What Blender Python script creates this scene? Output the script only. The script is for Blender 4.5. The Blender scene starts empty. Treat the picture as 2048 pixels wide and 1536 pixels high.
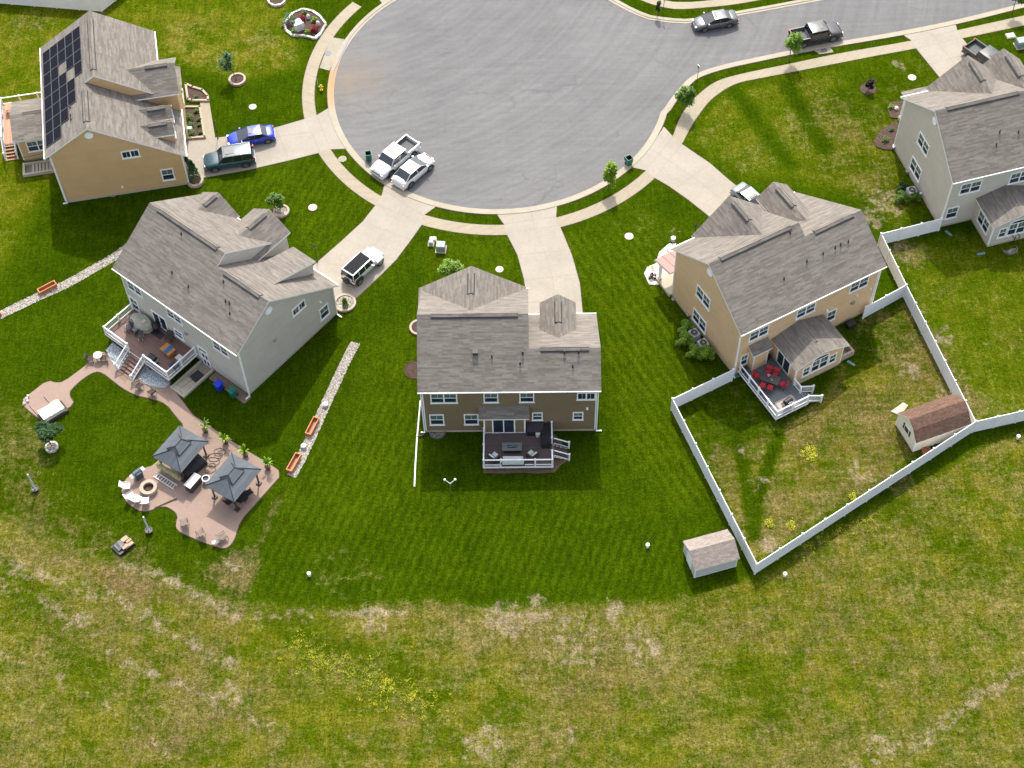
import bpy, bmesh, math, random
import numpy as np
from mathutils import Vector, Matrix
random.seed(7); np.random.seed(7)
S = bpy.context.scene
C = S.collection
# ---------------------------------------------------------------- camera
CF, CTH, CRO, CH = 3186.59, 0.963815, 0.0272, 119.842
_fw = np.array([0, math.cos(CTH), -math.sin(CTH)]); _r = np.array([1., 0, 0]); _d = np.cross(_fw, _r)
_R = _r*math.cos(CRO)+_d*math.sin(CRO); _D = -_r*math.sin(CRO)+_d*math.cos(CRO); _F = _fw
cam = bpy.data.objects.new('camera', bpy.data.cameras.new('camera')); C.objects.link(cam)
M3 = Matrix(((_R[0], -_D[0], -_F[0]), (_R[1], -_D[1], -_F[1]), (_R[2], -_D[2], -_F[2])))
cam.matrix_world = Matrix.Translation((0, 0, CH)) @ M3.to_4x4()
cam.data.sensor_width = 36; cam.data.lens = CF/2048*36; cam.data.clip_start = 1; cam.data.clip_end = 5000
S.camera = cam
# ---------------------------------------------------------------- light
SUN_EL, SUN_AZ = math.radians(50.5), math.radians(1.0)      # azimuth from +Y towards +X
W = bpy.data.worlds.new('World'); S.world = W; W.use_nodes = True
nt = W.node_tree; bg = nt.nodes['Background']
sky = nt.nodes.new('ShaderNodeTexSky'); sky.sky_type = 'NISHITA'; sky.sun_disc = False
sky.sun_elevation = SUN_EL; sky.sun_rotation = SUN_AZ; sky.dust_density = 3; sky.air_density = 1.0
hs = nt.nodes.new('ShaderNodeHueSaturation'); hs.inputs['Saturation'].default_value = .5; nt.links.new(sky.outputs[0], hs.inputs['Color']); nt.links.new(hs.outputs[0], bg.inputs[0]); bg.inputs[1].default_value = 0.15
sl = bpy.data.lights.new('sun', 'SUN'); sl.energy = 2.0; sl.angle = math.radians(0.7); sl.color = (1.0, 0.955, 0.87)
sun = bpy.data.objects.new('sun', sl); C.objects.link(sun)
sd = Vector((math.sin(SUN_AZ)*math.cos(SUN_EL), math.cos(SUN_AZ)*math.cos(SUN_EL), math.sin(SUN_EL)))
sun.rotation_euler = sd.to_track_quat('Z', 'Y').to_euler(); sun.location = (0, 150, 200)
S.view_settings.view_transform = 'Standard'; S.view_settings.look = 'None'; S.view_settings.exposure = 1.2
S.view_settings.gamma = 1
S.render.engine = 'CYCLES'
S.render.resolution_x = 1024; S.render.resolution_y = 768
# ---------------------------------------------------------------- helpers
def G(px, py, z=0.0):
    "survey point: the spot at height z that the photograph shows at (px, py)"
    d = (px-1024)*_R+(py-768)*_D+CF*_F; t = (z-CH)/d[2]
    return np.array([d[0]*t, d[1]*t])
def GP(pts, z=0.0): return [G(x, y, z) for x, y in pts]
class MB:
    def __init__(s): s.v = []; s.f = []; s.m = []; s.sm = []
    def poly(s, pts, m=0, sm=False):
        b = len(s.v); s.v += [tuple(map(float, p)) for p in pts]; s.f.append(tuple(range(b, b+len(pts)))); s.m.append(m); s.sm.append(sm)
    def mesh(s, vs, fs, m=0, sm=False):
        b = len(s.v); s.v += [tuple(map(float, p)) for p in vs]
        for f in fs: s.f.append(tuple(b+i for i in f)); s.m.append(m); s.sm.append(sm)
    def hexa(s, p, m=0):
        s.mesh(p, [(3, 2, 1, 0), (4, 5, 6, 7), (0, 1, 5, 4), (1, 2, 6, 5), (2, 3, 7, 6), (3, 0, 4, 7)], m)
    def box(s, x0, x1, y0, y1, z0, z1, m=0):
        if x0 > x1: x0, x1 = x1, x0
        if y0 > y1: y0, y1 = y1, y0
        s.hexa([(x0, y0, z0), (x1, y0, z0), (x1, y1, z0), (x0, y1, z0), (x0, y0, z1), (x1, y0, z1), (x1, y1, z1), (x0, y1, z1)], m)
    def obox(s, O, A, N, a0, a1, n0, n1, z0, z1, m=0):
        "box in a wall frame: O origin, A along, N outward, z up"
        def P(a, n, z): return (O[0]+A[0]*a+N[0]*n, O[1]+A[1]*a+N[1]*n, O[2]+z)
        p = [P(a0, n0, z0), P(a1, n0, z0), P(a1, n1, z0), P(a0, n1, z0), P(a0, n0, z1), P(a1, n0, z1), P(a1, n1, z1), P(a0, n1, z1)]
        cr = A[0]*N[1]-A[1]*N[0]
        if cr*(a1-a0)*(n1-n0) < 0: p = [p[3], p[2], p[1], p[0], p[7], p[6], p[5], p[4]]
        s.hexa(p, m)
    def cyl(s, c, r, h, n=16, m=0, r2=None, sm=True, cap=True, m2=None):
        r2 = r if r2 is None else r2
        vs = [(c[0]+r*math.cos(2*math.pi*i/n), c[1]+r*math.sin(2*math.pi*i/n), c[2]) for i in range(n)]
        vs += [(c[0]+r2*math.cos(2*math.pi*i/n), c[1]+r2*math.sin(2*math.pi*i/n), c[2]+h) for i in range(n)]
        s.mesh(vs, [(i, (i+1) % n, n+(i+1) % n, n+i) for i in range(n)], m, sm)
        if cap:
            s.poly(vs[n:], m if m2 is None else m2); s.poly(vs[:n][::-1], m)
    def ring(s, c, r0, r1, h, n=20, m=0, sq=1.0):
        "open ring wall with a flat top"
        def R(r, z): return [(c[0]+r*math.cos(2*math.pi*i/n), c[1]+sq*r*math.sin(2*math.pi*i/n), z) for i in range(n)]
        a, b, d, e = R(r1, c[2]), R(r1, c[2]+h), R(r0, c[2]+h), R(r0, c[2])
        vs = a+b+d+e
        for k in range(3): s.mesh(vs[k*n:(k+2)*n], [(i, (i+1) % n, n+(i+1) % n, n+i) for i in range(n)], m)
    def tube(s, pts, r, n=8, m=0, r2=None):
        pts = [Vector(map(float, p)) for p in pts]; L = len(pts); vs = []
        for i, p in enumerate(pts):
            d = (pts[min(i+1, L-1)]-pts[max(i-1, 0)]).normalized()
            a = d.cross(Vector((0, 0, 1)))
            a = Vector((1, 0, 0)) if a.length < 1e-3 else a.normalized()
            b = d.cross(a); rr = r if r2 is None else r+(r2-r)*i/(L-1)
            vs += [p+rr*(a*math.cos(2*math.pi*k/n)+b*math.sin(2*math.pi*k/n)) for k in range(n)]
        fs = [(i*n+k, i*n+(k+1) % n, (i+1)*n+(k+1) % n, (i+1)*n+k) for i in range(L-1) for k in range(n)]
        s.mesh(vs, fs, m, True); s.poly(vs[:n][::-1], m); s.poly(vs[-n:], m)
    def prism(s, pts, z0, z1, m=0, ms=None):
        "flat polygon (counter-clockwise, xy) pulled from z0 up to z1"
        pts = [(p[0], p[1]) for p in pts]
        ar = sum(pts[i][0]*pts[(i+1) % len(pts)][1]-pts[(i+1) % len(pts)][0]*pts[i][1] for i in range(len(pts)))
        if ar < 0: pts = pts[::-1]
        n = len(pts); s.poly([(x, y, z1) for x, y in pts], m)
        b = [(x, y, z0) for x, y in pts]+[(x, y, z1) for x, y in pts]
        s.mesh(b, [(i, (i+1) % n, n+(i+1) % n, n+i) for i in range(n)], m if ms is None else ms)
    def slab(s, top, t, m=0, ms=1):
        "roof plane: top polygon with thickness t straight down; sides and underside use material ms"
        top = [Vector(map(float, p)) for p in top]
        nn = sum(((top[i]-top[0]).cross(top[(i+1) % len(top)]-top[0]) for i in range(1, len(top)-1)), Vector())
        if nn.z < 0: top = top[::-1]
        n = len(top); bot = [p-Vector((0, 0, t)) for p in top]
        s.poly(top, m); s.poly(bot[::-1], ms)
        s.mesh(bot+top, [(i, (i+1) % n, n+(i+1) % n, n+i) for i in range(n)], ms)
    def ball(s, c, r, m=0, seg=10, rings=6, sz=1.0, jit=0.0):
        vs = [(c[0], c[1], c[2]-r*sz)]
        for j in range(1, rings):
            for i in range(seg):
                ph = math.pi*j/rings; th = 2*math.pi*i/seg; q = r*(1+random.uniform(-jit, jit))
                vs.append((c[0]+q*math.sin(ph)*math.cos(th), c[1]+q*math.sin(ph)*math.sin(th), c[2]-q*sz*math.cos(ph)))
        vs.append((c[0], c[1], c[2]+r*sz)); fs = [(0, 1+(i+1) % seg, 1+i) for i in range(seg)]
        for j in range(rings-2):
            for i in range(seg):
                a = 1+j*seg; fs.append((a+i, a+(i+1) % seg, a+seg+(i+1) % seg, a+seg+i))
        a = 1+(rings-2)*seg; fs += [(a+i, a+(i+1) % seg, len(vs)-1) for i in range(seg)]
        s.mesh(vs, fs, m, jit == 0)
    def build(s, name, mats, parent=None, loc=None):
        me = bpy.data.meshes.new(name); me.from_pydata(s.v, [], s.f)
        if not isinstance(mats, (list, tuple)): mats = [mats]
        for mm in mats: me.materials.append(mm)
        nm = len(mats)-1
        me.polygons.foreach_set('material_index', [min(i, nm) for i in s.m]); me.polygons.foreach_set('use_smooth', s.sm)
        me.update()
        nf = len(me.polygons); nl = len(me.loops)
        N = np.empty(nf*3); me.polygons.foreach_get('normal', N); N = N.reshape(-1, 3)
        co = np.empty(len(me.vertices)*3); me.vertices.foreach_get('co', co); co = co.reshape(-1, 3)
        li = np.empty(nl, int); me.loops.foreach_get('vertex_index', li)
        lt = np.empty(nf, int); me.polygons.foreach_get('loop_total', lt)
        t = np.stack([-N[:, 1], N[:, 0], 0*N[:, 0]], 1); ln = np.linalg.norm(t, axis=1); flat = ln < .05
        t[flat] = (1, 0, 0); ln[flat] = 1; t /= ln[:, None]; sv = np.cross(N, t)
        tl = np.repeat(t, lt, 0); sl_ = np.repeat(sv, lt, 0); pl = co[li]
        uv = np.stack([(pl*tl).sum(1), (pl*sl_).sum(1)], 1)
        ul = me.uv_layers.new(name='UVMap'); ul.data.foreach_set('uv', uv.ravel())
        o = bpy.data.objects.new(name, me); C.objects.link(o)
        if parent: o.parent = parent
        if loc is not None: o.location = loc
        return o
def tag(o, label=None, cat=None, group=None, kind=None):
    if label: o['label'] = label
    if cat: o['category'] = cat
    if group: o['group'] = group
    if kind: o['kind'] = kind
    return o
def thing(name, label, cat, loc=(0, 0, 0), rz=0.0, group=None):
    o = bpy.data.objects.new(name, None); C.objects.link(o); o.empty_display_size = .3
    o.location = (float(loc[0]), float(loc[1]), float(loc[2]) if len(loc) > 2 else 0.0); o.rotation_euler = (0, 0, rz)
    return tag(o, label, cat, group)
def kids(o): return [c for c in bpy.data.objects if c.parent == o]
def dup(o, label=None, loc=None, rz=None, parent=None, lab=None):
    c = o.copy(); C.objects.link(c); c.parent = parent
    if label: c['label'] = label
    if loc is not None: c.location = (float(loc[0]), float(loc[1]), float(loc[2]) if len(loc) > 2 else o.location[2])
    if rz is not None: c.rotation_euler = (0, 0, rz)
    for k in kids(o): dup(k, parent=c)
    return c
# ---------------------------------------------------------------- materials
def mk(name):
    m = bpy.data.materials.new(name); m.use_nodes = True; t = m.node_tree
    return m, t, t.nodes['Principled BSDF']
def nd(t, typ, **kw):
    n = t.nodes.new(typ)
    for k, v in kw.items():
        if k.startswith('i_'):
            key = k[2:]; key = int(key) if key.isdigit() else key.replace('_', ' ')
            n.inputs[key].default_value = v
        else: setattr(n, k, v)
    return n
def ramp(t, src, stops):
    r = t.nodes.new('ShaderNodeValToRGB'); e = r.color_ramp.elements
    while len(e) < len(stops): e.new(.5)
    for i, (p, c) in enumerate(stops):
        e[i].position = p; e[i].color = (c, c, c, 1) if isinstance(c, (int, float)) else (*c, 1)
    t.links.new(src, r.inputs[0]); return r.outputs[0]
def mixc(t, a, b, f, mode='MIX'):
    n = t.nodes.new('ShaderNodeMix'); n.data_type = 'RGBA'; n.blend_type = mode
    for s_, v in ((6, a), (7, b)):
        if isinstance(v, tuple): n.inputs[s_].default_value = (*v, 1)
        else: t.links.new(v, n.inputs[s_])
    if isinstance(f, (int, float)): n.inputs[0].default_value = f
    else: t.links.new(f, n.inputs[0])
    return n.outputs[2]
def math_(t, op, a, b=0.0, clamp=False):
    n = t.nodes.new('ShaderNodeMath'); n.operation = op; n.use_clamp = clamp
    for i, v in enumerate((a, b)):
        if isinstance(v, (int, float)): n.inputs[i].default_value = v
        else: t.links.new(v, n.inputs[i])
    return n.outputs[0]
def noise(t, vec, sc, det=4, rough=.6):
    n = nd(t, 'ShaderNodeTexNoise'); n.inputs['Scale'].default_value = sc; n.inputs['Detail'].default_value = det; n.inputs['Roughness'].default_value = rough
    t.links.new(vec, n.inputs['Vector']); return n.outputs[0]
def scaled(t, vec, s3):
    n = nd(t, 'ShaderNodeMapping'); n.inputs['Scale'].default_value = s3; t.links.new(vec, n.inputs[0]); return n.outputs[0]
def bump(t, b, h, st=.3, d=.05):
    n = nd(t, 'ShaderNodeBump'); n.inputs['Strength'].default_value = st; n.inputs['Distance'].default_value = d
    t.links.new(h, n.inputs['Height']); t.links.new(n.outputs[0], b.inputs['Normal'])
def plain(name, col, rough=.6, metal=0.0, var=.12, vs=3.0, coat=0.0, spec=.5):
    m, t, b = mk(name); tc = nd(t, 'ShaderNodeTexCoord')
    nz = noise(t, tc.outputs['Object'], vs, 5)
    f = ramp(t, nz, [(.3, 1-var), (.7, 1+var*.6)])
    c = mixc(t, col, f, 1.0, 'MULTIPLY'); t.links.new(c, b.inputs['Base Color'])
    b.inputs['Roughness'].default_value = rough; b.inputs['Metallic'].default_value = metal
    b.inputs['Coat Weight'].default_value = coat; b.inputs['Coat Roughness'].default_value = .05
    b.inputs['Specular IOR Level'].default_value = spec
    return m
def siding(name, col, course=.16):
    m, t, b = mk(name); uv = nd(t, 'ShaderNodeUVMap'); sp = nd(t, 'ShaderNodeSeparateXYZ'); t.links.new(uv.outputs[0], sp.inputs[0])
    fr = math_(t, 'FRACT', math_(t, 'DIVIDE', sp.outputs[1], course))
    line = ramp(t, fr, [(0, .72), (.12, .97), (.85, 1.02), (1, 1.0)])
    nz = ramp(t, noise(t, uv.outputs[0], .6, 5), [(.3, .93), (.7, 1.05)])
    pl = nd(t, 'ShaderNodeTexWhiteNoise'); pl.noise_dimensions = '1D'
    t.links.new(math_(t, 'FLOOR', math_(t, 'DIVIDE', sp.outputs[1], course)), pl.inputs['W'])
    pr = ramp(t, pl.outputs[0], [(0, .97), (1, 1.03)])
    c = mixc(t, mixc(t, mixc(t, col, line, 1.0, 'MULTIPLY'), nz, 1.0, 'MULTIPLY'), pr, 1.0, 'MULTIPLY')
    t.links.new(c, b.inputs['Base Color']); b.inputs['Roughness'].default_value = .55
    bump(t, b, fr, .5, .02); return m
def shingles(name, c1, c2, c3, streak=1.0, sc=1.0):
    m, t, b = mk(name); uv = nd(t, 'ShaderNodeUVMap')
    nz = nd(t, 'ShaderNodeTexNoise'); nz.inputs['Scale'].default_value = .35; nz.inputs['Detail'].default_value = 2; t.links.new(uv.outputs[0], nz.inputs[0])
    wv = nd(t, 'ShaderNodeVectorMath'); wv.operation = 'ADD'; t.links.new(uv.outputs[0], wv.inputs[0])
    w2 = nd(t, 'ShaderNodeVectorMath'); w2.operation = 'SCALE'; w2.inputs[3].default_value = .06; t.links.new(nz.outputs[1], w2.inputs[0]); t.links.new(w2.outputs[0], wv.inputs[1])
    def brick(w, h, a, bcol, off=.5):
        n = nd(t, 'ShaderNodeTexBrick'); n.offset = off; n.inputs['Scale'].default_value = 1
        n.inputs['Brick Width'].default_value = w*sc; n.inputs['Row Height'].default_value = h*(sc+1)/2; n.inputs['Mortar Size'].default_value = 0.0; n.inputs['Bias'].default_value = -.1
        n.inputs['Color1'].default_value = (*a, 1); n.inputs['Color2'].default_value = (*bcol, 1); t.links.new(uv.outputs[0], n.inputs['Vector']); return n.outputs[0]
    a = brick(.92, .17, c1, c2, .37)
    b2 = brick(.40, .11, (.90, .90, .89), (1.12, 1.11, 1.10), .31)
    b3 = brick(2.1, .44, (.97, .97, .97), (1.03, 1.03, 1.03), .43)
    c = mixc(t, mixc(t, a, b2, 1.0, 'MULTIPLY'), b3, 1.0, 'MULTIPLY')
    big = ramp(t, noise(t, scaled(t, uv.outputs[0], (1.5, 5, 1)), .5, 6, .7), [(.35, 0), (.65, 1)])
    c = mixc(t, c, c3, math_(t, 'MULTIPLY', big, .07*streak))
    wea = ramp(t, noise(t, uv.outputs[0], .25, 3), [(.3, .95), (.7, 1.04)])
    c = mixc(t, c, wea, 1.0, 'MULTIPLY')
    t.links.new(c, b.inputs['Base Color']); b.inputs['Roughness'].default_value = .9; b.inputs['Specular IOR Level'].default_value = .25
    sp = nd(t, 'ShaderNodeSeparateXYZ'); t.links.new(uv.outputs[0], sp.inputs[0])
    fr = math_(t, 'SUBTRACT', 1.0, math_(t, 'FRACT', math_(t, 'DIVIDE', sp.outputs[1], .145)))
    bump(t, b, fr, .5, .015)
    return m
def concrete(name, col, stain=.10):
    m, t, b = mk(name); tc = nd(t, 'ShaderNodeTexCoord'); ob = tc.outputs['Object']
    a = ramp(t, noise(t, ob, .35, 6, .65), [(.3, 1-stain), (.7, 1+stain*.6)])
    d = ramp(t, noise(t, ob, 3.2, 7, .7), [(.28, .90), (.7, 1.05)])
    g = ramp(t, noise(t, ob, 14, 4, .7), [(.3, .93), (.7, 1.05)])
    c = mixc(t, mixc(t, mixc(t, col, a, 1.0, 'MULTIPLY'), d, 1.0, 'MULTIPLY'), g, 1.0, 'MULTIPLY')
    t.links.new(c, b.inputs['Base Color']); b.inputs['Roughness'].default_value = .85; b.inputs['Specular IOR Level'].default_value = .3
    bump(t, b, noise(t, ob, 30, 3), .15, .01); return m
def boards(name, col, w=.14, axis=1, dark=.5):
    m, t, b = mk(name); tc = nd(t, 'ShaderNodeTexCoord'); sp = nd(t, 'ShaderNodeSeparateXYZ'); t.links.new(tc.outputs['Object'], sp.inputs[0])
    q = math_(t, 'DIVIDE', sp.outputs[axis], w); fr = math_(t, 'FRACT', q)
    line = ramp(t, fr, [(0, dark), (.07, 1), (.93, 1), (1, dark)])
    pl = nd(t, 'ShaderNodeTexWhiteNoise'); pl.noise_dimensions = '1D'; t.links.new(math_(t, 'FLOOR', q), pl.inputs['W'])
    pr = ramp(t, pl.outputs[0], [(0, .86), (1, 1.12)])
    nz = ramp(t, noise(t, tc.outputs['Object'], 2, 6), [(.3, .88), (.7, 1.08)])
    c = mixc(t, mixc(t, mixc(t, col, line, 1.0, 'MULTIPLY'), pr, 1.0, 'MULTIPLY'), nz, 1.0, 'MULTIPLY')
    t.links.new(c, b.inputs['Base Color']); b.inputs['Roughness'].default_value = .6; return m
def leafy(name, c1, c2, c3):
    m, t, b = mk(name); tc = nd(t, 'ShaderNodeTexCoord'); g = nd(t, 'ShaderNodeNewGeometry')
    r = g.outputs['Random Per Island']
    c = ramp(t, r, [(0, c1), (.55, c2), (1, c3)])
    nz = ramp(t, noise(t, tc.outputs['Object'], 1.6, 3), [(.3, .8), (.7, 1.2)])
    t.links.new(mixc(t, c, nz, 1.0, 'MULTIPLY'), b.inputs['Base Color']); b.inputs['Roughness'].default_value = .55
    b.inputs['Specular IOR Level'].default_value = .3
    tr = nd(t, 'ShaderNodeBsdfTranslucent'); t.links.new(c, tr.inputs[0]); mx = nd(t, 'ShaderNodeMixShader'); mx.inputs[0].default_value = .3
    out = t.nodes['Material Output']; t.links.new(b.outputs[0], mx.inputs[1]); t.links.new(tr.outputs[0], mx.inputs[2]); t.links.new(mx.outputs[0], out.inputs[0])
    return m
def pebbles(name, cols, sc=7):
    m, t, b = mk(name); tc = nd(t, 'ShaderNodeTexCoord'); v = nd(t, 'ShaderNodeTexVoronoi'); v.inputs['Scale'].default_value = sc; t.links.new(tc.outputs['Object'], v.inputs['Vector'])
    sp = nd(t, 'ShaderNodeSeparateColor'); t.links.new(v.outputs['Color'], sp.inputs[0])
    c = ramp(t, sp.outputs[0], [(i/(len(cols)-1), cc) for i, cc in enumerate(cols)])
    e = ramp(t, v.outputs['Distance'], [(0, 1.05), (.35, 1), (.75, .45)])
    t.links.new(mixc(t, c, e, 1.0, 'MULTIPLY'), b.inputs['Base Color']); b.inputs['Roughness'].default_value = .8
    inv = math_(t, 'SUBTRACT', 1.0, v.outputs['Distance']); bump(t, b, inv, .8, .06); return m
def grassmat():
    m, t, b = mk('grass'); at = nd(t, 'ShaderNodeAttribute', attribute_name='zone'); sp = nd(t, 'ShaderNodeSeparateColor'); t.links.new(at.outputs['Color'], sp.inputs[0])
    dry, yel, stA, stB = sp.outputs[0], sp.outputs[1], sp.outputs[2], at.outputs['Alpha']
    tc = nd(t, 'ShaderNodeTexCoord'); ob = tc.outputs['Object']
    n1 = noise(t, ob, .16, 5, .62); n2 = noise(t, ob, .9, 6, .7); n3 = noise(t, ob, 2.6, 5, .75); n4 = noise(t, ob, 6.5, 2, .8)
    # clumpy streaks lying along two mowing directions
    mp = nd(t, 'ShaderNodeMapping'); mp.inputs['Rotation'].default_value = (0, 0, math.radians(22)); mp.inputs['Scale'].default_value = (3.8, .40, 1); t.links.new(ob, mp.inputs[0])
    n5 = noise(t, mp.outputs[0], 1.0, 5, .7)
    lush = ramp(t, n3, [(.30, (0.0144, 0.0324, 0.0005)), (.5, (0.0252, 0.0504, 0.0007)), (.70, (0.0468, 0.0792, 0.0023))])
    lush = mixc(t, lush, ramp(t, n1, [(.35, (0.018, 0.0396, 0.0005)), (.65, (0.0396, 0.0702, 0.0014))]), .42)
    yg = ramp(t, n3, [(.30, (0.0396, 0.063, 0.0009)), (.5, (0.0666, 0.0954, 0.0018)), (.70, (0.1008, 0.1278, 0.0054))])
    n0 = noise(t, ob, .055, 4, .6); nh = noise(t, ob, .38, 5, .65)
    yg2 = mixc(t, yg, ramp(t, n3, [(.30, (0.0765, 0.0792, 0.0027)), (.5, (0.1215, 0.1215, 0.009)), (.70, (0.171, 0.1575, 0.0225))]), ramp(t, nh, [(.42, 0), (.60, 1)]))
    yg2 = mixc(t, yg2, yg, math_(t, 'SUBTRACT', 1.0, ramp(t, yel, [(.4, 0), (.8, 1)])))
    ye = math_(t, 'ADD', yel, math_(t, 'MULTIPLY', math_(t, 'SUBTRACT', nh, .44), .75), True)
    green = mixc(t, lush, yg2, ye)
    straw = ramp(t, n3, [(.28, (0.0765, 0.063, 0.0144)), (.5, (0.1575, 0.1278, 0.0432)), (.72, (0.27, 0.2115, 0.0945))])
    fac = math_(t, 'ADD', math_(t, 'MULTIPLY', n1, .75), math_(t, 'ADD', math_(t, 'MULTIPLY', n2, .85), math_(t, 'MULTIPLY', n3, .55)))
    fac = math_(t, 'SUBTRACT', fac, 1.09)
    fac = math_(t, 'ADD', math_(t, 'MULTIPLY', fac, 2.9), math_(t, 'SUBTRACT', math_(t, 'MULTIPLY', dry, 1.45), .42), True)
    fac = math_(t, 'MULTIPLY', fac, ramp(t, dry, [(0, 0), (.08, .55), (.3, 1)]))
    straw = mixc(t, straw, ramp(t, n3, [(.28, (0.0675, 0.0468, 0.0162)), (.5, (0.126, 0.0882, 0.0378)), (.72, (0.243, 0.18, 0.099))]), ramp(t, n0, [(.45, 0), (.6, .8)]))
    c = mixc(t, green, straw, math_(t, 'MULTIPLY', fac, .95))
    # bare scuffs, darker olive ground and dark tufts (second set of survey masks)
    a2 = nd(t, 'ShaderNodeAttribute', attribute_name='wear'); s2_ = nd(t, 'ShaderNodeSeparateColor'); t.links.new(a2.outputs['Color'], s2_.inputs[0])
    nb = noise(t, ob, .95, 6, .72); nk = noise(t, ob, 1.5, 5, .7); mo = nd(t, 'ShaderNodeMapping'); mo.inputs['Location'].default_value = (31, 17, 0); mo.inputs['Rotation'].default_value = (0, 0, math.radians(22)); mo.inputs['Scale'].default_value = (.28, 2.2, 1); t.links.new(ob, mo.inputs[0]); nstr = noise(t, mo.outputs[0], 1.0, 6, .7)
    c = mixc(t, c, mixc(t, c, (0.648, 0.612, 0.558), 1.0, 'MULTIPLY'), math_(t, 'MULTIPLY', s2_.outputs[1], ramp(t, nstr, [(.40, 0), (.56, 1)])))
    tuft = math_(t, 'MULTIPLY', math_(t, 'MULTIPLY', ramp(t, nk, [(.54, 0), (.62, 1)]), ramp(t, noise(t, ob, .21, 3), [(.42, 0), (.58, 1)])), math_(t, 'ADD', math_(t, 'MULTIPLY', s2_.outputs[1], .6), s2_.outputs[0], True))
    c = mixc(t, c, (0.036, 0.0594, 0.0036), math_(t, 'MULTIPLY', tuft, .72))
    bf = math_(t, 'MULTIPLY', ramp(t, math_(t, 'ADD', nb, math_(t, 'MULTIPLY', s2_.outputs[0], .20)), [(.585, 0), (.71, 1)]), ramp(t, s2_.outputs[0], [(.02, 0), (.2, 1)]))
    c = mixc(t, c, ramp(t, n3, [(.3, (0.144, 0.108, 0.0585)), (.65, (0.324, 0.2565, 0.1665))]), math_(t, 'MULTIPLY', bf, .70))
    # mower stripes
    def stripe(ang, per, amp):
        q = nd(t, 'ShaderNodeMapping'); q.inputs['Rotation'].default_value = (0, 0, math.radians(ang)); t.links.new(ob, q.inputs[0])
        wv = nd(t, 'ShaderNodeTexWave'); wv.inputs['Scale'].default_value = 1/per*.314; wv.inputs['Distortion'].default_value = 1.3; wv.inputs['Detail'].default_value = 3; wv.inputs['Detail Scale'].default_value = .3
        t.links.new(q.outputs[0], wv.inputs[0]); return wv.outputs[1]
    s1 = stripe(22, .78, 1); s2 = stripe(-27, .85, 1)
    f1 = math_(t, 'ADD', 1.0, math_(t, 'MULTIPLY', math_(t, 'SUBTRACT', s1, .5), math_(t, 'MULTIPLY', stA, .38)))
    f2 = math_(t, 'ADD', 1.0, math_(t, 'MULTIPLY', math_(t, 'SUBTRACT', s2, .5), math_(t, 'MULTIPLY', stB, .30)))
    c = mixc(t, c, math_(t, 'MULTIPLY', f1, f2), 1.0, 'MULTIPLY')
    c = mixc(t, c, ramp(t, n5, [(.3, .74), (.7, 1.24)]), 1.0, 'MULTIPLY')
    c = mixc(t, c, ramp(t, n4, [(.30, .52), (.70, 1.50)]), 1.0, 'MULTIPLY')
    c = mixc(t, c, ramp(t, n2, [(.3, .76), (.7, 1.20)]), 1.0, 'MULTIPLY')
    t.links.new(c, b.inputs['Base Color']); b.inputs['Roughness'].default_value = .95; b.inputs['Specular IOR Level'].default_value = 0
    hh = math_(t, 'ADD', n3, math_(t, 'MULTIPLY', n4, .6)); bump(t, b, hh, .9, .12)
    return m
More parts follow.
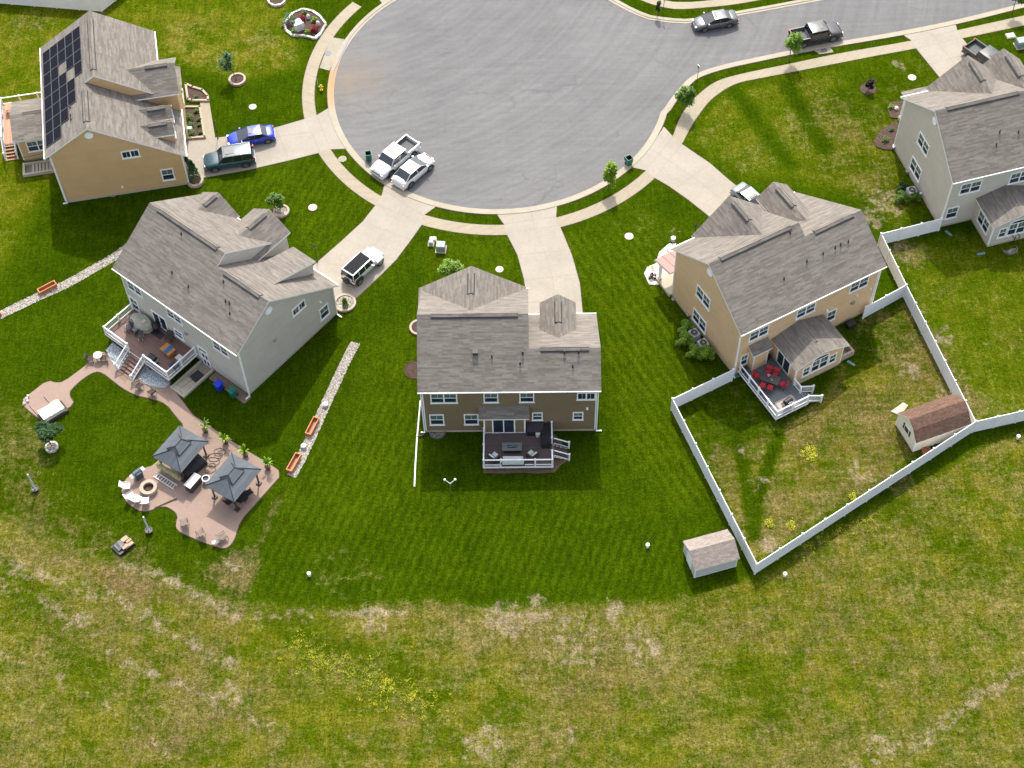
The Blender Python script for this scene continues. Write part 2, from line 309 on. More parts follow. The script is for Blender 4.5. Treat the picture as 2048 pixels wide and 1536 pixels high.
def asphaltmat():
    m, t, b = mk('asphalt'); tc = nd(t, 'ShaderNodeTexCoord'); ob = tc.outputs['Object']
    c = ramp(t, noise(t, ob, .09, 6, .6), [(.3, (0.1278, 0.1242, 0.1233)), (.7, (0.1638, 0.1593, 0.1575))])
    mp = nd(t, 'ShaderNodeMapping'); mp.inputs['Rotation'].default_value = (0, 0, math.radians(-18)); mp.inputs['Scale'].default_value = (.12, 1.6, 1); t.links.new(ob, mp.inputs[0])
    c = mixc(t, c, ramp(t, noise(t, mp.outputs[0], 1.0, 5, .65), [(.3, .90), (.7, 1.07)]), 1.0, 'MULTIPLY')
    c = mixc(t, c, ramp(t, noise(t, ob, 2.2, 7, .75), [(.3, .90), (.7, 1.08)]), 1.0, 'MULTIPLY')
    c = mixc(t, c, ramp(t, noise(t, ob, 26, 3, .8), [(.25, .78), (.75, 1.2)]), 1.0, 'MULTIPLY')
    rd = nd(t, 'ShaderNodeVectorMath'); rd.operation = 'DISTANCE'; rd.inputs[1].default_value = (-22.0, 150.0, 0.0); t.links.new(ob, rd.inputs[0])
    rn = nd(t, 'ShaderNodeTexNoise'); rn.noise_dimensions = '2D'; rn.inputs['Scale'].default_value = 1.0; rn.inputs['Detail'].default_value = 4; cb = nd(t, 'ShaderNodeCombineXYZ'); t.links.new(math_(t, 'MULTIPLY', rd.outputs['Value'], 1.5), cb.inputs[0]); t.links.new(math_(t, 'MULTIPLY', noise(t, ob, .06, 2), 6.0), cb.inputs[1]); t.links.new(cb.outputs[0], rn.inputs[0])
    c = mixc(t, c, ramp(t, rn.outputs[0], [(.3, .92), (.7, 1.07)]), 1.0, 'MULTIPLY')
    vo = nd(t, 'ShaderNodeTexVoronoi'); vo.feature = 'DISTANCE_TO_EDGE'; vo.inputs['Scale'].default_value = .11; wp = nd(t, 'ShaderNodeTexNoise'); wp.inputs['Scale'].default_value = .5; wp.inputs['Detail'].default_value = 5; t.links.new(ob, wp.inputs[0]); av = nd(t, 'ShaderNodeVectorMath'); av.operation = 'MULTIPLY_ADD'; t.links.new(wp.outputs[1], av.inputs[0]); av.inputs[1].default_value = (3, 3, 0); t.links.new(ob, av.inputs[2]); t.links.new(av.outputs[0], vo.inputs['Vector'])
    ck = math_(t, 'MULTIPLY', ramp(t, vo.outputs['Distance'], [(0, 1), (.006, .6), (.014, 0)]), ramp(t, noise(t, ob, .13, 2), [(.5, 0), (.62, .8)]))
    c = mixc(t, c, (0.081, 0.0792, 0.0792), math_(t, 'MULTIPLY', ck, .55))
    oil = ramp(t, noise(t, ob, .75, 3, .5), [(.70, 0), (.78, .5)])
    c = mixc(t, c, (0.072, 0.0702, 0.0702), oil)
    # rust coloured run-off stain in front of the storm inlet
    p = G(700, 160); q = nd(t, 'ShaderNodeVectorMath'); q.operation = 'DISTANCE'; q.inputs[1].default_value = (p[0], p[1], 0.004); t.links.new(ob, q.inputs[0])
    st = math_(t, 'MULTIPLY', ramp(t, math_(t, 'DIVIDE', q.outputs['Value'], 5.5), [(0, 1), (.35, .6), (1, 0)]), ramp(t, noise(t, ob, .7, 5), [(.3, .2), (.65, 1)]))
    c = mixc(t, c, (0.207, 0.162, 0.108), math_(t, 'MULTIPLY', st, .75))
    t.links.new(c, b.inputs['Base Color']); b.inputs['Roughness'].default_value = .85; b.inputs['Specular IOR Level'].default_value = .3
    bump(t, b, noise(t, ob, 40, 2), .3, .01); return m
def gutterstain():
    m, t, b = mk('curb_concrete'); tc = nd(t, 'ShaderNodeTexCoord'); ob = tc.outputs['Object']
    c = ramp(t, noise(t, ob, .5, 6, .7), [(.3, (0.297, 0.2565, 0.1845)), (.7, (0.378, 0.333, 0.261))])
    c = mixc(t, c, ramp(t, noise(t, ob, 9, 5, .7), [(.3, .88), (.7, 1.07)]), 1.0, 'MULTIPLY')
    p = G(668, 165); q = nd(t, 'ShaderNodeVectorMath'); q.operation = 'DISTANCE'; q.inputs[1].default_value = (p[0], p[1], 0.03); t.links.new(ob, q.inputs[0])
    st = ramp(t, math_(t, 'DIVIDE', q.outputs['Value'], 4.5), [(0, .9), (.6, .7), (1, 0)])
    c = mixc(t, c, (0.378, 0.207, 0.072), math_(t, 'MULTIPLY', st, .8))
    t.links.new(c, b.inputs['Base Color']); b.inputs['Roughness'].default_value = .85; return m
def bricky(name, c1, c2, mort, w=.22, h=.075):
    m, t, b = mk(name); uv = nd(t, 'ShaderNodeUVMap'); n = nd(t, 'ShaderNodeTexBrick')
    for k, v in (('Scale', 1), ('Brick Width', w), ('Row Height', h), ('Mortar Size', .012)): n.inputs[k].default_value = v
    n.inputs['Color1'].default_value = (*c1, 1); n.inputs['Color2'].default_value = (*c2, 1); n.inputs['Mortar'].default_value = (*mort, 1)
    t.links.new(uv.outputs[0], n.inputs[0]); t.links.new(n.outputs[0], b.inputs['Base Color']); b.inputs['Roughness'].default_value = .85; return m
def glassmat(name, col=(.02, .045, .05), rough=.06):
    m, t, b = mk(name); tc = nd(t, 'ShaderNodeTexCoord')
    c = mixc(t, col, ramp(t, noise(t, tc.outputs['Object'], .8, 2), [(.3, .6), (.7, 1.8)]), 1.0, 'MULTIPLY')
    t.links.new(c, b.inputs['Base Color']); b.inputs['Roughness'].default_value = rough; b.inputs['Specular IOR Level'].default_value = .9; return m
M = {}
M['grass'] = grassmat(); M['asphalt'] = asphaltmat(); M['curb'] = gutterstain()
M['walk'] = concrete('sidewalk_concrete', (.325, .277, .20)); M['drive'] = concrete('driveway_concrete', (.33, .292, .238), .11)
M['joint'] = plain('joint', (.22, .19, .14), .9)
M['slab'] = concrete('inlet_slab', (.30, .265, .20), .2)
M['found'] = concrete('foundation', (.46, .40, .31))
M['patio'] = concrete('patio_concrete', (.29, .203, .160), .07)
M['roof'] = shingles('roof_shingles', (.150, .132, .115), (.228, .203, .175), (.120, .105, .090))
M['shedroof_red'] = shingles('red_brown_shingles', (.110, .062, .044), (.180, .105, .072), (.085, .055, .045), 1.0, .28)
M['shedroof_tan'] = shingles('tan_grey_shingles', (.23, .19, .165), (.32, .27, .235), (.15, .12, .11), 1.0, .4)
M['porchroof'] = plain('copper_porch_roof', (.26, .14, .11), .45)
M['tan'] = siding('tan_siding', (.585, .385, .195)); M['tan2'] = siding('beige_siding', (.66, .455, .265))
M['brown'] = siding('brown_siding', (.195, .143, .084)); M['grey'] = siding('grey_siding', (.53, .495, .435)); M['grey2'] = siding('light_grey_siding', (.54, .50, .435))
M['white'] = plain('white_trim', (.83, .83, .81), .45, var=.05); M['vinyl'] = plain('white_vinyl', (.78, .79, .80), .4, var=.06, vs=.7)
M['glass'] = glassmat('window_glass', (.014, .026, .042)); M['blind'] = plain('blind', (.10, .14, .125), .25)
M['cream'] = siding('cream_siding', (.74, .69, .56), .2); M['shedgrey'] = siding('shed_grey_siding', (.50, .51, .49), .2)
M['black'] = plain('black_plastic', (.018, .018, .02), .6); M['dark'] = plain('dark_metal', (.045, .045, .05), .4, .5)
M['vent'] = plain('roof_vent', (.03, .03, .032), .6)
M['rubber'] = plain('rubber', (.02, .02, .02), .85); M['alloy'] = plain('alloy', (.48, .48, .50), .3, .8)
M['grass2'] = M['grass']
M['mulch'] = pebbles('mulch', [(.055, .026, .014), (.10, .048, .028), (.035, .018, .01)], 12)
M['gravel'] = pebbles('river_gravel', [(.27, .24, .19), (.40, .365, .31), (.16, .14, .11), (.32, .26, .20), (.48, .45, .40)], 6)
M['bluestone'] = pebbles('pale_stone', [(.46, .52, .54), (.62, .66, .68), (.38, .43, .45)], 9)
M['stone'] = pebbles('white_stone', [(.60, .55, .47), (.74, .70, .64), (.45, .38, .30)], 4)
M['deckbrown'] = boards('brown_deck_boards', (.165, .090, .070)); M['deckdark'] = boards('dark_deck_boards', (.092, .066, .060)); M['deckgrey'] = boards('grey_deck_boards', (.115, .128, .135), axis=0)
M['decktan'] = boards('tan_deck_boards', (.42, .20, .11)); M['cedar'] = boards('cedar', (.52, .17, .05), .2)
M['cap'] = plain('wall_cap_stone', (.40, .31, .24), .8); M['brickw'] = bricky('garden_wall_brick', (.40, .27, .20), (.50, .36, .27), (.35, .30, .26))
M['leaf_a'] = leafy('leaf_green', (.045, .11, .010), (.085, .18, .014), (.16, .28, .028))
M['leaf_b'] = leafy('leaf_bright', (.09, .18, .012), (.16, .29, .020), (.28, .42, .045))
M['leaf_c'] = leafy('leaf_dark', (.012, .045, .008), (.022, .070, .012), (.045, .11, .02))
M['leaf_d'] = leafy('leaf_purple', (.012, .006, .006), (.025, .010, .010), (.05, .018, .015))
M['leaf_e'] = leafy('leaf_teal', (.04, .10, .04), (.07, .16, .06), (.12, .23, .09))
M['leaf_r'] = leafy('leaf_red', (.13, .006, .012), (.26, .012, .025), (.40, .03, .05))
M['leaf_g'] = leafy('leaf_lime', (.10, .20, .008), (.20, .33, .015), (.33, .46, .04))
M['leaf_y'] = leafy('flower_yellow', (.45, .42, .01), (.75, .66, .015), (.30, .40, .02))
M['leaf_o'] = leafy('weed_olive', (.10, .16, .01), (.30, .32, .015), (.62, .56, .02))
M['bark'] = plain('bark', (.13, .085, .055), .9)
M['gazroof'] = boards('gazebo_steel_roof', (.082, .094, .108), .30, 0, .72); M['gazpost'] = plain('gazebo_post', (.055, .038, .030), .5)
# ---------------------------------------------------------------- setting: ground, road, pavements
CC = np.array([-0.54, 121.68])
def smooth(pts, n=6):
    P = [np.array(p) for p in pts]; out = []
    for i in range(len(P)-1):
        a, b, c, d = P[max(i-1, 0)], P[i], P[i+1], P[min(i+2, len(P)-1)]
        for k in range(n):
            u = k/n; out.append(.5*((2*b)+(-a+c)*u+(2*a-5*b+4*c-d)*u*u+(-a+3*b-3*c+d)*u**3))
    return out+[P[-1]]
def arc(r, a0, a1, n=48): return [CC+r*np.array([math.cos(math.radians(a0+(a1-a0)*i/n)), math.sin(math.radians(a0+(a1-a0)*i/n))]) for i in range(n+1)]
def adeg(p): return math.degrees(math.atan2(p[1]-CC[1], p[0]-CC[0]))
def inpoly(P, poly):
    x, y = P[:, 0], P[:, 1]; r = np.zeros(len(P), bool); n = len(poly)
    for i in range(n):
        x1, y1 = poly[i]; x2, y2 = poly[(i+1) % n]
        c = ((y1 > y) != (y2 > y)); xs = (x2-x1)*(y-y1)/((y2-y1) if abs(y2-y1) > 1e-9 else 1e-9)+x1
        r ^= c & (x < xs)
    return r
def pdist(P, poly, closed=True):
    d = np.full(len(P), 1e9); n = len(poly)
    for i in range(n if closed else n-1):
        a = np.array(poly[i]); b = np.array(poly[(i+1) % n]); ab = b-a
        u = np.clip(((P-a)@ab)/(ab@ab+1e-9), 0, 1); d = np.minimum(d, np.hypot(*(P-a-u[:, None]*ab).T))
    return d
def zmask(P, px, soft): 
    poly = GP(px); s = np.where(inpoly(P, poly), 1, -1)*pdist(P, poly)
    q = np.clip(s/soft+.5, 0, 1); return q*q*(3-2*q)
def line_mask(P, px, w, soft):
    d = pdist(P, GP(px), False); q = np.clip((w-d)/soft+.5, 0, 1); return q*q*(3-2*q)
xs = np.concatenate([[-1500, -600, -250, -120, -85], np.arange(-66, 66.1, .45), [85, 120, 250, 600, 1500]])
ys = np.concatenate([[-900, -300, -80, 0, 25, 38], np.arange(44, 146.1, .45), [160, 190, 260, 500, 1200, 3500]])
X, Y = np.meshgrid(xs, ys); P = np.stack([X.ravel(), Y.ravel()], 1); nx, ny = len(xs), len(ys)
dry = np.zeros(len(P)); yel = np.zeros(len(P)); sa = np.zeros(len(P)); sb = np.zeros(len(P))
def put(ch, v, m): ch[:] = ch*(1-m)+v*m
# rough field south of the mown lawns
fld = [(-400, 990), (0, 1010), (110, 1075), (250, 1125), (400, 1175), (490, 1205), (700, 1212), (850, 1200), (1000, 1215), (1180, 1205), (1380, 1190), (1440, 1172), (1520, 1150), (1640, 1080), (1800, 985), (1950, 900), (2048, 860), (2600, 800), (2700, 2400), (-900, 2400)]
m = zmask(P, fld, 1.6); put(dry, .50, m); put(yel, .88, m)
for px, v, s in (([(880, 1215), (1350, 1205), (1420, 1300), (1330, 1440), (1000, 1400), (860, 1290)], .66, 4), ([(1600, 1250), (2100, 1150), (2200, 1560), (1500, 1560)], .50, 7), ([(500, 1260), (900, 1330), (960, 1560), (600, 1560)], .38, 5),
                 ([(0, 1040), (460, 1200), (520, 1400), (300, 1560), (0, 1400)], .56, 5), ([(1000, 1400), (1500, 1380), (1600, 1600), (900, 1600)], .50, 5), ([(1560, 1090), (2060, 890), (2060, 1080), (1700, 1180)], .50, 3)): put(dry, v, zmask(P, px, s)*m)
for px in ([(1500, 1330), (1560, 1420)], [(0, 1150), (120, 1260), (180, 1340)], [(1690, 990), (1850, 1040), (2000, 1150)], [(560, 1230), (700, 1320), (860, 1400)]): put(yel, .55, line_mask(P, px, 1.6, 3)*m); put(dry, .3, line_mask(P, px, 1.6, 3)*m)
# strip along the field edge
mm = line_mask(P, [(0, 1100), (200, 1145), (330, 1190), (470, 1235)], .9, 1.4); put(dry, .82, mm)
mm = line_mask(P, [(560, 990), (520, 1090), (480, 1200)], .35, .8); put(dry, .5, mm)
mm = zmask(P, [(-60, 760), (60, 800), (110, 950), (230, 1060), (330, 1100), (470, 1140), (480, 1200), (250, 1130), (100, 1080), (-60, 1010)], 4); put(dry, .42, mm); put(yel, .35, mm)
# upper left lawn, yellow green
m = zmask(P, [(-300, -50), (560, -50), (600, 60), (600, 130), (470, 130), (330, 60), (300, 90), (70, 420), (-40, 620), (-300, 700)], 3); put(yel, .75, m); put(dry, .12, m)
m = zmask(P, [(330, 40), (560, 60), (600, 130), (480, 165), (390, 140), (300, 110)], 3); put(dry, .34, m); put(yel, .8, m)
m = zmask(P, [(30, 20), (110, 10), (110, 60), (30, 70)], 3); put(dry, .4, m)
# verges
# right hand lawn between the two right houses
m = zmask(P, [(1830, 110), (1870, 160), (1850, 420), (1790, 460), (1740, 400), (1600, 365), (1500, 360), (1370, 285), (1430, 190), (1600, 140)], 3); put(dry, .26, m); put(yel, .65, m)
m = zmask(P, [(1560, 170), (1680, 190), (1790, 330), (1800, 470), (1740, 400), (1640, 350)], 4); put(dry, .46, m)
m = zmask(P, [(1700, 120), (1860, 120), (1860, 180), (1740, 260), (1640, 220)], 3); put(dry, .18, m); put(yel, .25, m)
for px in ([(1465, 175), (1580, 330)], [(1575, 170), (1650, 300)]): mm = line_mask(P, px, .8, 1.2); put(dry, .0, mm*.8); put(yel, .0, mm)
# fenced yard of the beige house
yard = [(1365, 800), (1480, 750), (1560, 850), (1640, 800), (1720, 640), (1810, 600), (1925, 800), (1830, 910), (1500, 1130)]
m = zmask(P, yard, 1.2); put(dry, .60, m); put(yel, .85, m)
m = zmask(P, [(1360, 800), (1480, 745), (1570, 850), (1500, 880), (1400, 900)], 2.4); put(dry, .12, m); put(yel, .1, m)
m = zmask(P, [(1660, 680), (1790, 600), (1850, 690), (1740, 720), (1700, 760)], 2.4); put(dry, .30, m); put(yel, .2, m)
for px in ([(1470, 860), (1490, 960), (1508, 1050)], [(1558, 870), (1525, 960), (1505, 1070)]): mm = line_mask(P, px, .55, .7); put(dry, .0, mm); put(yel, .05, mm)
m = line_mask(P, [(1560, 1000), (1800, 960)], 1.2, 2); put(dry, .78, m)
# yard of the right house
m = zmask(P, [(1770, 490), (1900, 470), (2100, 460), (2100, 840), (1950, 840), (1815, 570)], 1.5); put(dry, .24, m); put(yel, .6, m)
m = line_mask(P, [(1830, 640), (1900, 760), (1940, 810)], 1.2, 2); put(dry, .7, m)
m = line_mask(P, [(1840, 520), (1800, 500)], 1.2, 2); put(dry, .6, m)
# lawn right of the middle driveway and grass west of the beige house
m = zmask(P, [(1190, 430), (1240, 400), (1320, 430), (1300, 560), (1250, 520)], 2); put(dry, .16, m); put(yel, .2, m)
m = zmask(P, [(1200, 480), (1290, 420), (1420, 750), (1440, 1000), (1370, 1030), (1240, 900), (1200, 700)], 2.5); put(yel, .28, m); put(sb, 1.0, m)
m = zmask(P, [(560, 980), (830, 700), (840, 990), (1210, 1000), (1380, 1060), (1380, 1190), (1000, 1200), (500, 1195)], 3); put(sa, .75, m); put(yel, .06, m)
m = zmask(P, [(640, 950), (730, 690), (820, 640), (830, 800), (790, 1000), (680, 1080)], 3); put(yel, .22, m)
m = zmask(P, [(400, 370), (620, 310), (760, 410), (640, 520), (560, 450)], 2); put(sa, .6, m); put(yel, .18, m)
m = zmask(P, [(850, 455), (1010, 470), (1050, 560), (850, 570)], 1.5); put(yel, .2, m); put(sb, .4, m)
m = zmask(P, [(1120, 470), (1200, 440), (1230, 620), (1190, 620), (1160, 560)], 1.5); put(yel, .25, m); put(sb, .8, m)
for c, r, v in (((690, 1150), 3, .3), ((470, 1140), 2, .8), ((640, 1230), 2, .2)):
    g0 = G(*c); put(dry, v, np.clip((r-np.hypot(*(P-g0).T))/1.5+.5, 0, 1))
wb = np.zeros(len(P)); wo_ = np.zeros(len(P)); mfield = zmask(P, fld, 2.5); wo_ = np.maximum(wo_, mfield*.42)
for line, w, v in (([(-20, 1120), (130, 1165), (250, 1200), (330, 1258), (480, 1340)], .55, .75), ([(-20, 1160), (170, 1250), (260, 1330), (430, 1400), (560, 1470)], .45, .65), ([(240, 1130), (330, 1150), (470, 1235)], .5, .8), ([(0, 1300), (200, 1400), (330, 1500)], .4, .4), ([(490, 1235), (640, 1225), (830, 1230)], .5, .55), ([(1720, 1530), (1850, 1480), (2040, 1330)], .7, .6)): wb = np.maximum(wb, v*line_mask(P, line, w, 1.4))
for (x, y), r, v in (((1010, 1240), 1.8, .95), ((1070, 1225), 1.6, .85), ((740, 1240), 1.6, .8), ((1230, 1221), 1.2, .9), ((968, 1487), 1.7, .9), ((1145, 1474), .7, .9), ((468, 1130), 1.1, .85), ((161, 1237), 1.4, .7), ((468, 1390), 1.5, .7), ((1758, 1487), 1.3, .75), ((1290, 1290), 2.4, .6), ((1150, 1280), 3, .55), ((1520, 960), 1.2, .4), ((1535, 1090), 1.1, .85), ((1720, 950), 1.6, .6), ((1820, 740), 1.3, .8), ((1890, 670), 1.2, .7), ((1480, 900), .9, .4), ((1900, 790), 1.5, .7), ((1800, 130), 1.0, .8), ((1770, 400), 2.2, .75), ((1740, 440), 1.5, .8), ((1800, 505), 1.2, .7), ((1350, 470), .8, .5), ((1430, 140), .6, .7), ((1445, 1290), .5, .5), ((1210, 560), .5, .2)):
    g0 = G(x, y); wb = np.maximum(wb, v*np.clip((r-np.hypot(*(P-g0).T))/(r*.7)+.35, 0, 1))
wo_ = np.maximum(wo_, zmask(P, yard, 1.5)*.6); wo_ = np.maximum(wo_, zmask(P, [(1560, 170), (1680, 190), (1860, 120), (1850, 420), (1790, 460), (1640, 350)], 4)*.5); wo_ = np.maximum(wo_, zmask(P, [(-60, 760), (60, 800), (110, 950), (230, 1060), (470, 1140), (480, 1200), (100, 1080), (-60, 1010)], 4)*.6)
bm_v = np.c_[P, np.zeros(len(P))]
# the lowered strips of ground sit under everything else
fs = [(j*nx+i, j*nx+i+1, (j+1)*nx+i+1, (j+1)*nx+i) for j in range(ny-1) for i in range(nx-1)]
me = bpy.data.meshes.new('lawn'); me.from_pydata(bm_v.tolist(), [], fs); me.materials.append(M['grass'])
ca = me.color_attributes.new(name='zone', type='FLOAT_COLOR', domain='POINT'); ca.data.foreach_set('color', np.stack([dry, yel, sa, sb], 1).ravel())
ca = me.color_attributes.new(name='wear', type='FLOAT_COLOR', domain='POINT'); ca.data.foreach_set('color', np.stack([wb, wo_, wb*0, wb*0+1], 1).ravel())
lawn = bpy.data.objects.new('lawn', me); C.objects.link(lawn); tag(lawn, kind='structure')
def sheet(name, pts, z, mat, t=.0, kind='structure', sides=None):
    b = MB()
    if t: b.prism(pts, z-t, z, 0, 0)
    else:
        ar = sum(pts[i][0]*pts[(i+1) % len(pts)][1]-pts[(i+1) % len(pts)][0]*pts[i][1] for i in range(len(pts)))
        if ar < 0: pts = pts[::-1]
        b.poly([(p[0], p[1], z) for p in pts])
    return tag(b.build(name, mat), kind=kind)
def strip(name, inner, outer, z0, z1, mat):
    "band between two equally long polylines with a low step on both sides"
    b = MB(); n = len(inner)
    for i in range(n-1):
        a, c, d, e = inner[i], inner[i+1], outer[i+1], outer[i]
        cr = (c[0]-a[0])*(e[1]-a[1])-(c[1]-a[1])*(e[0]-a[0])
        q = [(a[0], a[1], z1), (c[0], c[1], z1), (d[0], d[1], z1), (e[0], e[1], z1)]
        b.poly(q if cr > 0 else q[::-1])
        for u, v in ((a, c), (d, e)): 
            w = [(u[0], u[1], z0), (v[0], v[1], z0), (v[0], v[1], z1), (u[0], u[1], z1)]
            b.poly(w if cr > 0 else w[::-1])
    return tag(b.build(name, mat), kind='structure')
def resample(pts, n):
    pts = np.array(pts); d = np.r_[0, np.cumsum(np.hypot(*np.diff(pts, axis=0).T))]; s_ = np.linspace(0, d[-1], n)
    return np.c_[np.interp(s_, d, pts[:, 0]), np.interp(s_, d, pts[:, 1])]
def offset(pts, w):
    pts = np.array(pts); t_ = np.gradient(pts, axis=0); t_ /= np.hypot(*t_.T)[:, None]; return pts+np.c_[-t_[:, 1], t_[:, 0]]*w
# asphalt edge, anticlockwise round the bulb from the top left to the lower right fillet, then out along the street
AR = 17.36
low = smooth(GP([(1325, 224), (1340, 200), (1362, 173), (1388, 150), (1440, 131.5), (1523, 113), (1628, 92), (1803, 62), (1926, 36.5), (2048, 6)]), 6)
up = smooth(GP([(1215, 0), (1236, 12), (1258, 23.4), (1290.7, 37.8), (1323, 43.6), (1383, 46.9), (1477, 31.6), (1540, 20.5), (1649, 0)]), 6)
dlow = low[-1]-low[-7]; dlow /= np.hypot(*dlow); dup_ = up[-1]-up[-7]; dup_ /= np.hypot(*dup_)
low += [low[-1]+dlow*20, low[-1]+dlow*90]; up += [up[-1]+dup_*25, up[-1]+dup_*95]
a_up = adeg(up[0]); a_lo = adeg(low[0])
bulb = arc(AR, a_up, a_lo+360, 110)              # over the top, down the left side and along the bottom
edge_low = bulb+[p for p in low[1:]]
asp = bulb+low[1:]+up[::-1][:-1]
b = MB(); b.poly([(p[0], p[1], .006) for p in asp])
road = tag(b.build('road', M['asphalt']), kind='structure')
CW = .66; KH = .085
e1 = np.array(edge_low); e1 = resample(e1, 260); o1 = offset(e1, -CW)
strip('kerb', e1, o1, 0, KH*.4, M['curb']); strip('kerb', offset(e1, -CW*.45), offset(e1, -CW-.02), 0, KH, M['curb'])
e2 = resample(up, 90); strip('kerb', e2, offset(e2, CW), 0, KH*.4, M['curb']); strip('kerb', offset(e2, CW*.45), offset(e2, CW+.02), 0, KH, M['curb'])
# pavement ring
wi = arc(19.4, adeg(G(700, 0)), 360+adeg(G(1346, 273.7)), 90); wo = arc(20.68, adeg(G(663, 35)), 360+adeg(G(1364, 288.7)), 90)
wi = arc(19.4, 140, 360+adeg(G(1340, 280)), 90); wo = arc(20.68, 140, 360+adeg(G(1364, 288.7)), 90)
wi2 = smooth(GP([(1346, 273.7), (1355.6, 246), (1368.6, 222), (1393, 193), (1431.7, 164), (1484, 148), (1575, 129), (1680, 107), (1824, 81.5), (1919, 60), (2048, 31.6)]), 5)
wo2 = smooth(GP([(1364, 288.7), (1379, 258.7), (1396.6, 231), (1424.7, 197), (1470, 168.5), (1526, 155.5), (1635, 134.5), (1750, 112), (1831, 97), (1926, 76.5), (2048, 51)]), 5)
wi2 += [wi2[-1]+dlow*40]; wo2 += [wo2[-1]+dlow*40]
A_, B_ = resample(wi+wi2, 230), resample(wo+wo2, 230)
strip('sidewalk', A_, B_, 0, .035, M['walk'])
ui = smooth(GP([(1240, -22), (1281.6, 0), (1310, 10.4), (1349, 18.2), (1388, 17), (1470, 8.8), (1540, -4)]), 5); uo = smooth(GP([(1262, -40), (1300, -14), (1331, 1.5), (1360, 4.5), (1395, 3.5), (1470, -5), (1545, -18)]), 5)
ui += [ui[-1]+dup_*40]; uo += [uo[-1]+dup_*40]
strip('sidewalk', resample(ui, 60), resample(uo, 60), 0, .035, M['walk'])
# pavement joints
def soil_edge(pts, w=.13, closed=False):
    A = np.array(list(pts)+([pts[0]] if closed else [])); L_, R_ = offset(A, w/2), offset(A, -w/2); b = MB()
    for i in range(len(A)-1): b.poly([(*R_[i], .011), (*R_[i+1], .011), (*L_[i+1], .011), (*L_[i], .011)])
    return b
msoil = plain('edge_soil', (.085, .055, .028), .95, var=.35)
for ln in (A_, B_, resample(ui, 60), resample(uo, 60), offset(e1, -CW-.03), offset(e2, CW+.03)): tag(soil_edge(ln).build('soil_edge', msoil), kind='structure')
jb = MB()
def joint(p, q, z=.040, w=.022):
    p = np.array(p); q = np.array(q); d = q-p; d = d/np.hypot(*d); n = np.array([-d[1], d[0]])*w/2
    jb.poly([(*(p-n), z), (*(q-n), z), (*(q+n), z), (*(p+n), z)])
for i in range(2, 229, 1):
    if i % 2 == 0: joint(A_[i], B_[i])
# driveways
def drive(name, px, z=.043): return sheet(name, GP(px), z, M['drive'], .043)
gt = lambda x, y: tuple(G(x, y))
D1 = [(373, 281), (461, 273), (551, 255.6), (611, 238), (633, 231), (659, 215.5), (664, 236), (676, 262), (692, 298), (661, 299), (640, 305.5), (578.7, 321), (496.7, 340), (400, 357), (366, 362), (360, 310)]
D2 = [(770, 364), (764.5, 389), (752, 409.6), (726, 443), (688, 478), (638, 522), (600, 555), (560, 590), (600, 650), (640, 650), (690, 607), (714, 595), (760, 552), (792, 520), (822, 480), (845, 447.5), (846, 432), (872, 413.5), (835, 402), (800, 384)]
D3 = [(988, 420), (1008, 449), (1013, 467), (1035, 510), (1048, 558), (1055, 606), (1058, 700), (1165, 700), (1165, 625), (1159.6, 567), (1143.6, 510), (1119, 451), (1112, 433), (1114, 410.5), (1060, 418), (1020, 421)]
D4 = [(1327.7, 254), (1346, 273.7), (1364, 289), (1420, 327), (1454.5, 357.5), (1489, 385), (1545, 430), (1600, 480), (1540, 540), (1411, 427), (1377, 400), (1338, 372.5), (1309, 356), (1291, 341), (1265, 335), (1290, 307), (1312, 278)]
D5 = [(1803, 68), (1824, 82), (1833, 98), (1884, 161), (1960, 250), (2060, 230), (1960, 120), (1922.6, 75), (1914, 60.5), (1910, 44), (1855, 57)]
for d in (D1, D2, D3, D4, D5): drive('driveway', d); tag(soil_edge(resample(GP(d)+[G(*d[0])], 90)).build('soil_edge', msoil), kind='structure')
drive('driveway', [(745, -20), (762, 4), (768, 10), (800, -8), (830, -30)])
for p, q in (((551, 256), (578, 321)), ((611, 238), (640, 305)), ((633, 232), (661, 298)), ((455, 288), (640, 262)), ((470, 298), (476, 344)), ((640, 262), (676, 250)), ((754, 409), (845, 447)), ((767, 380), (846, 432)), ((726, 443), (822, 480)), ((688, 478), (790, 521)), ((640, 522), (762, 551)), ((806, 400), (797, 430)), ((797, 430), (765, 470)), ((765, 470), (705, 545)), ((705, 545), (660, 590)),
             ((1008, 449), (1112, 433)), ((1013, 467), (1119, 451)), ((1035, 510), (1143.6, 500)), ((1048, 562), (1160, 548)), ((1055, 606), (1164, 600)), ((1062, 420), (1070, 460)), ((1070, 460), (1092, 510)), ((1092, 510), (1106, 560)), ((1106, 560), (1110, 615)),
             ((1346, 274), (1291, 341)), ((1364, 289), (1309, 356)), ((1420, 328), (1350, 377)), ((1470, 370), (1400, 411)), ((1306, 300), (1337, 322)), ((1337, 322), (1385, 354)), ((1385, 354), (1460, 412)),
             ((1824, 82), (1914, 61)), ((1831, 98), (1922, 76)), ((1852, 130), (1948, 106)), ((1858, 66), (1868, 74)), ((1868, 74), (1895, 110)), ((1895, 110), (1925, 150))): joint(G(*p), G(*q), .047)
tag(jb.build('pavement_joints', M['joint']), kind='structure')
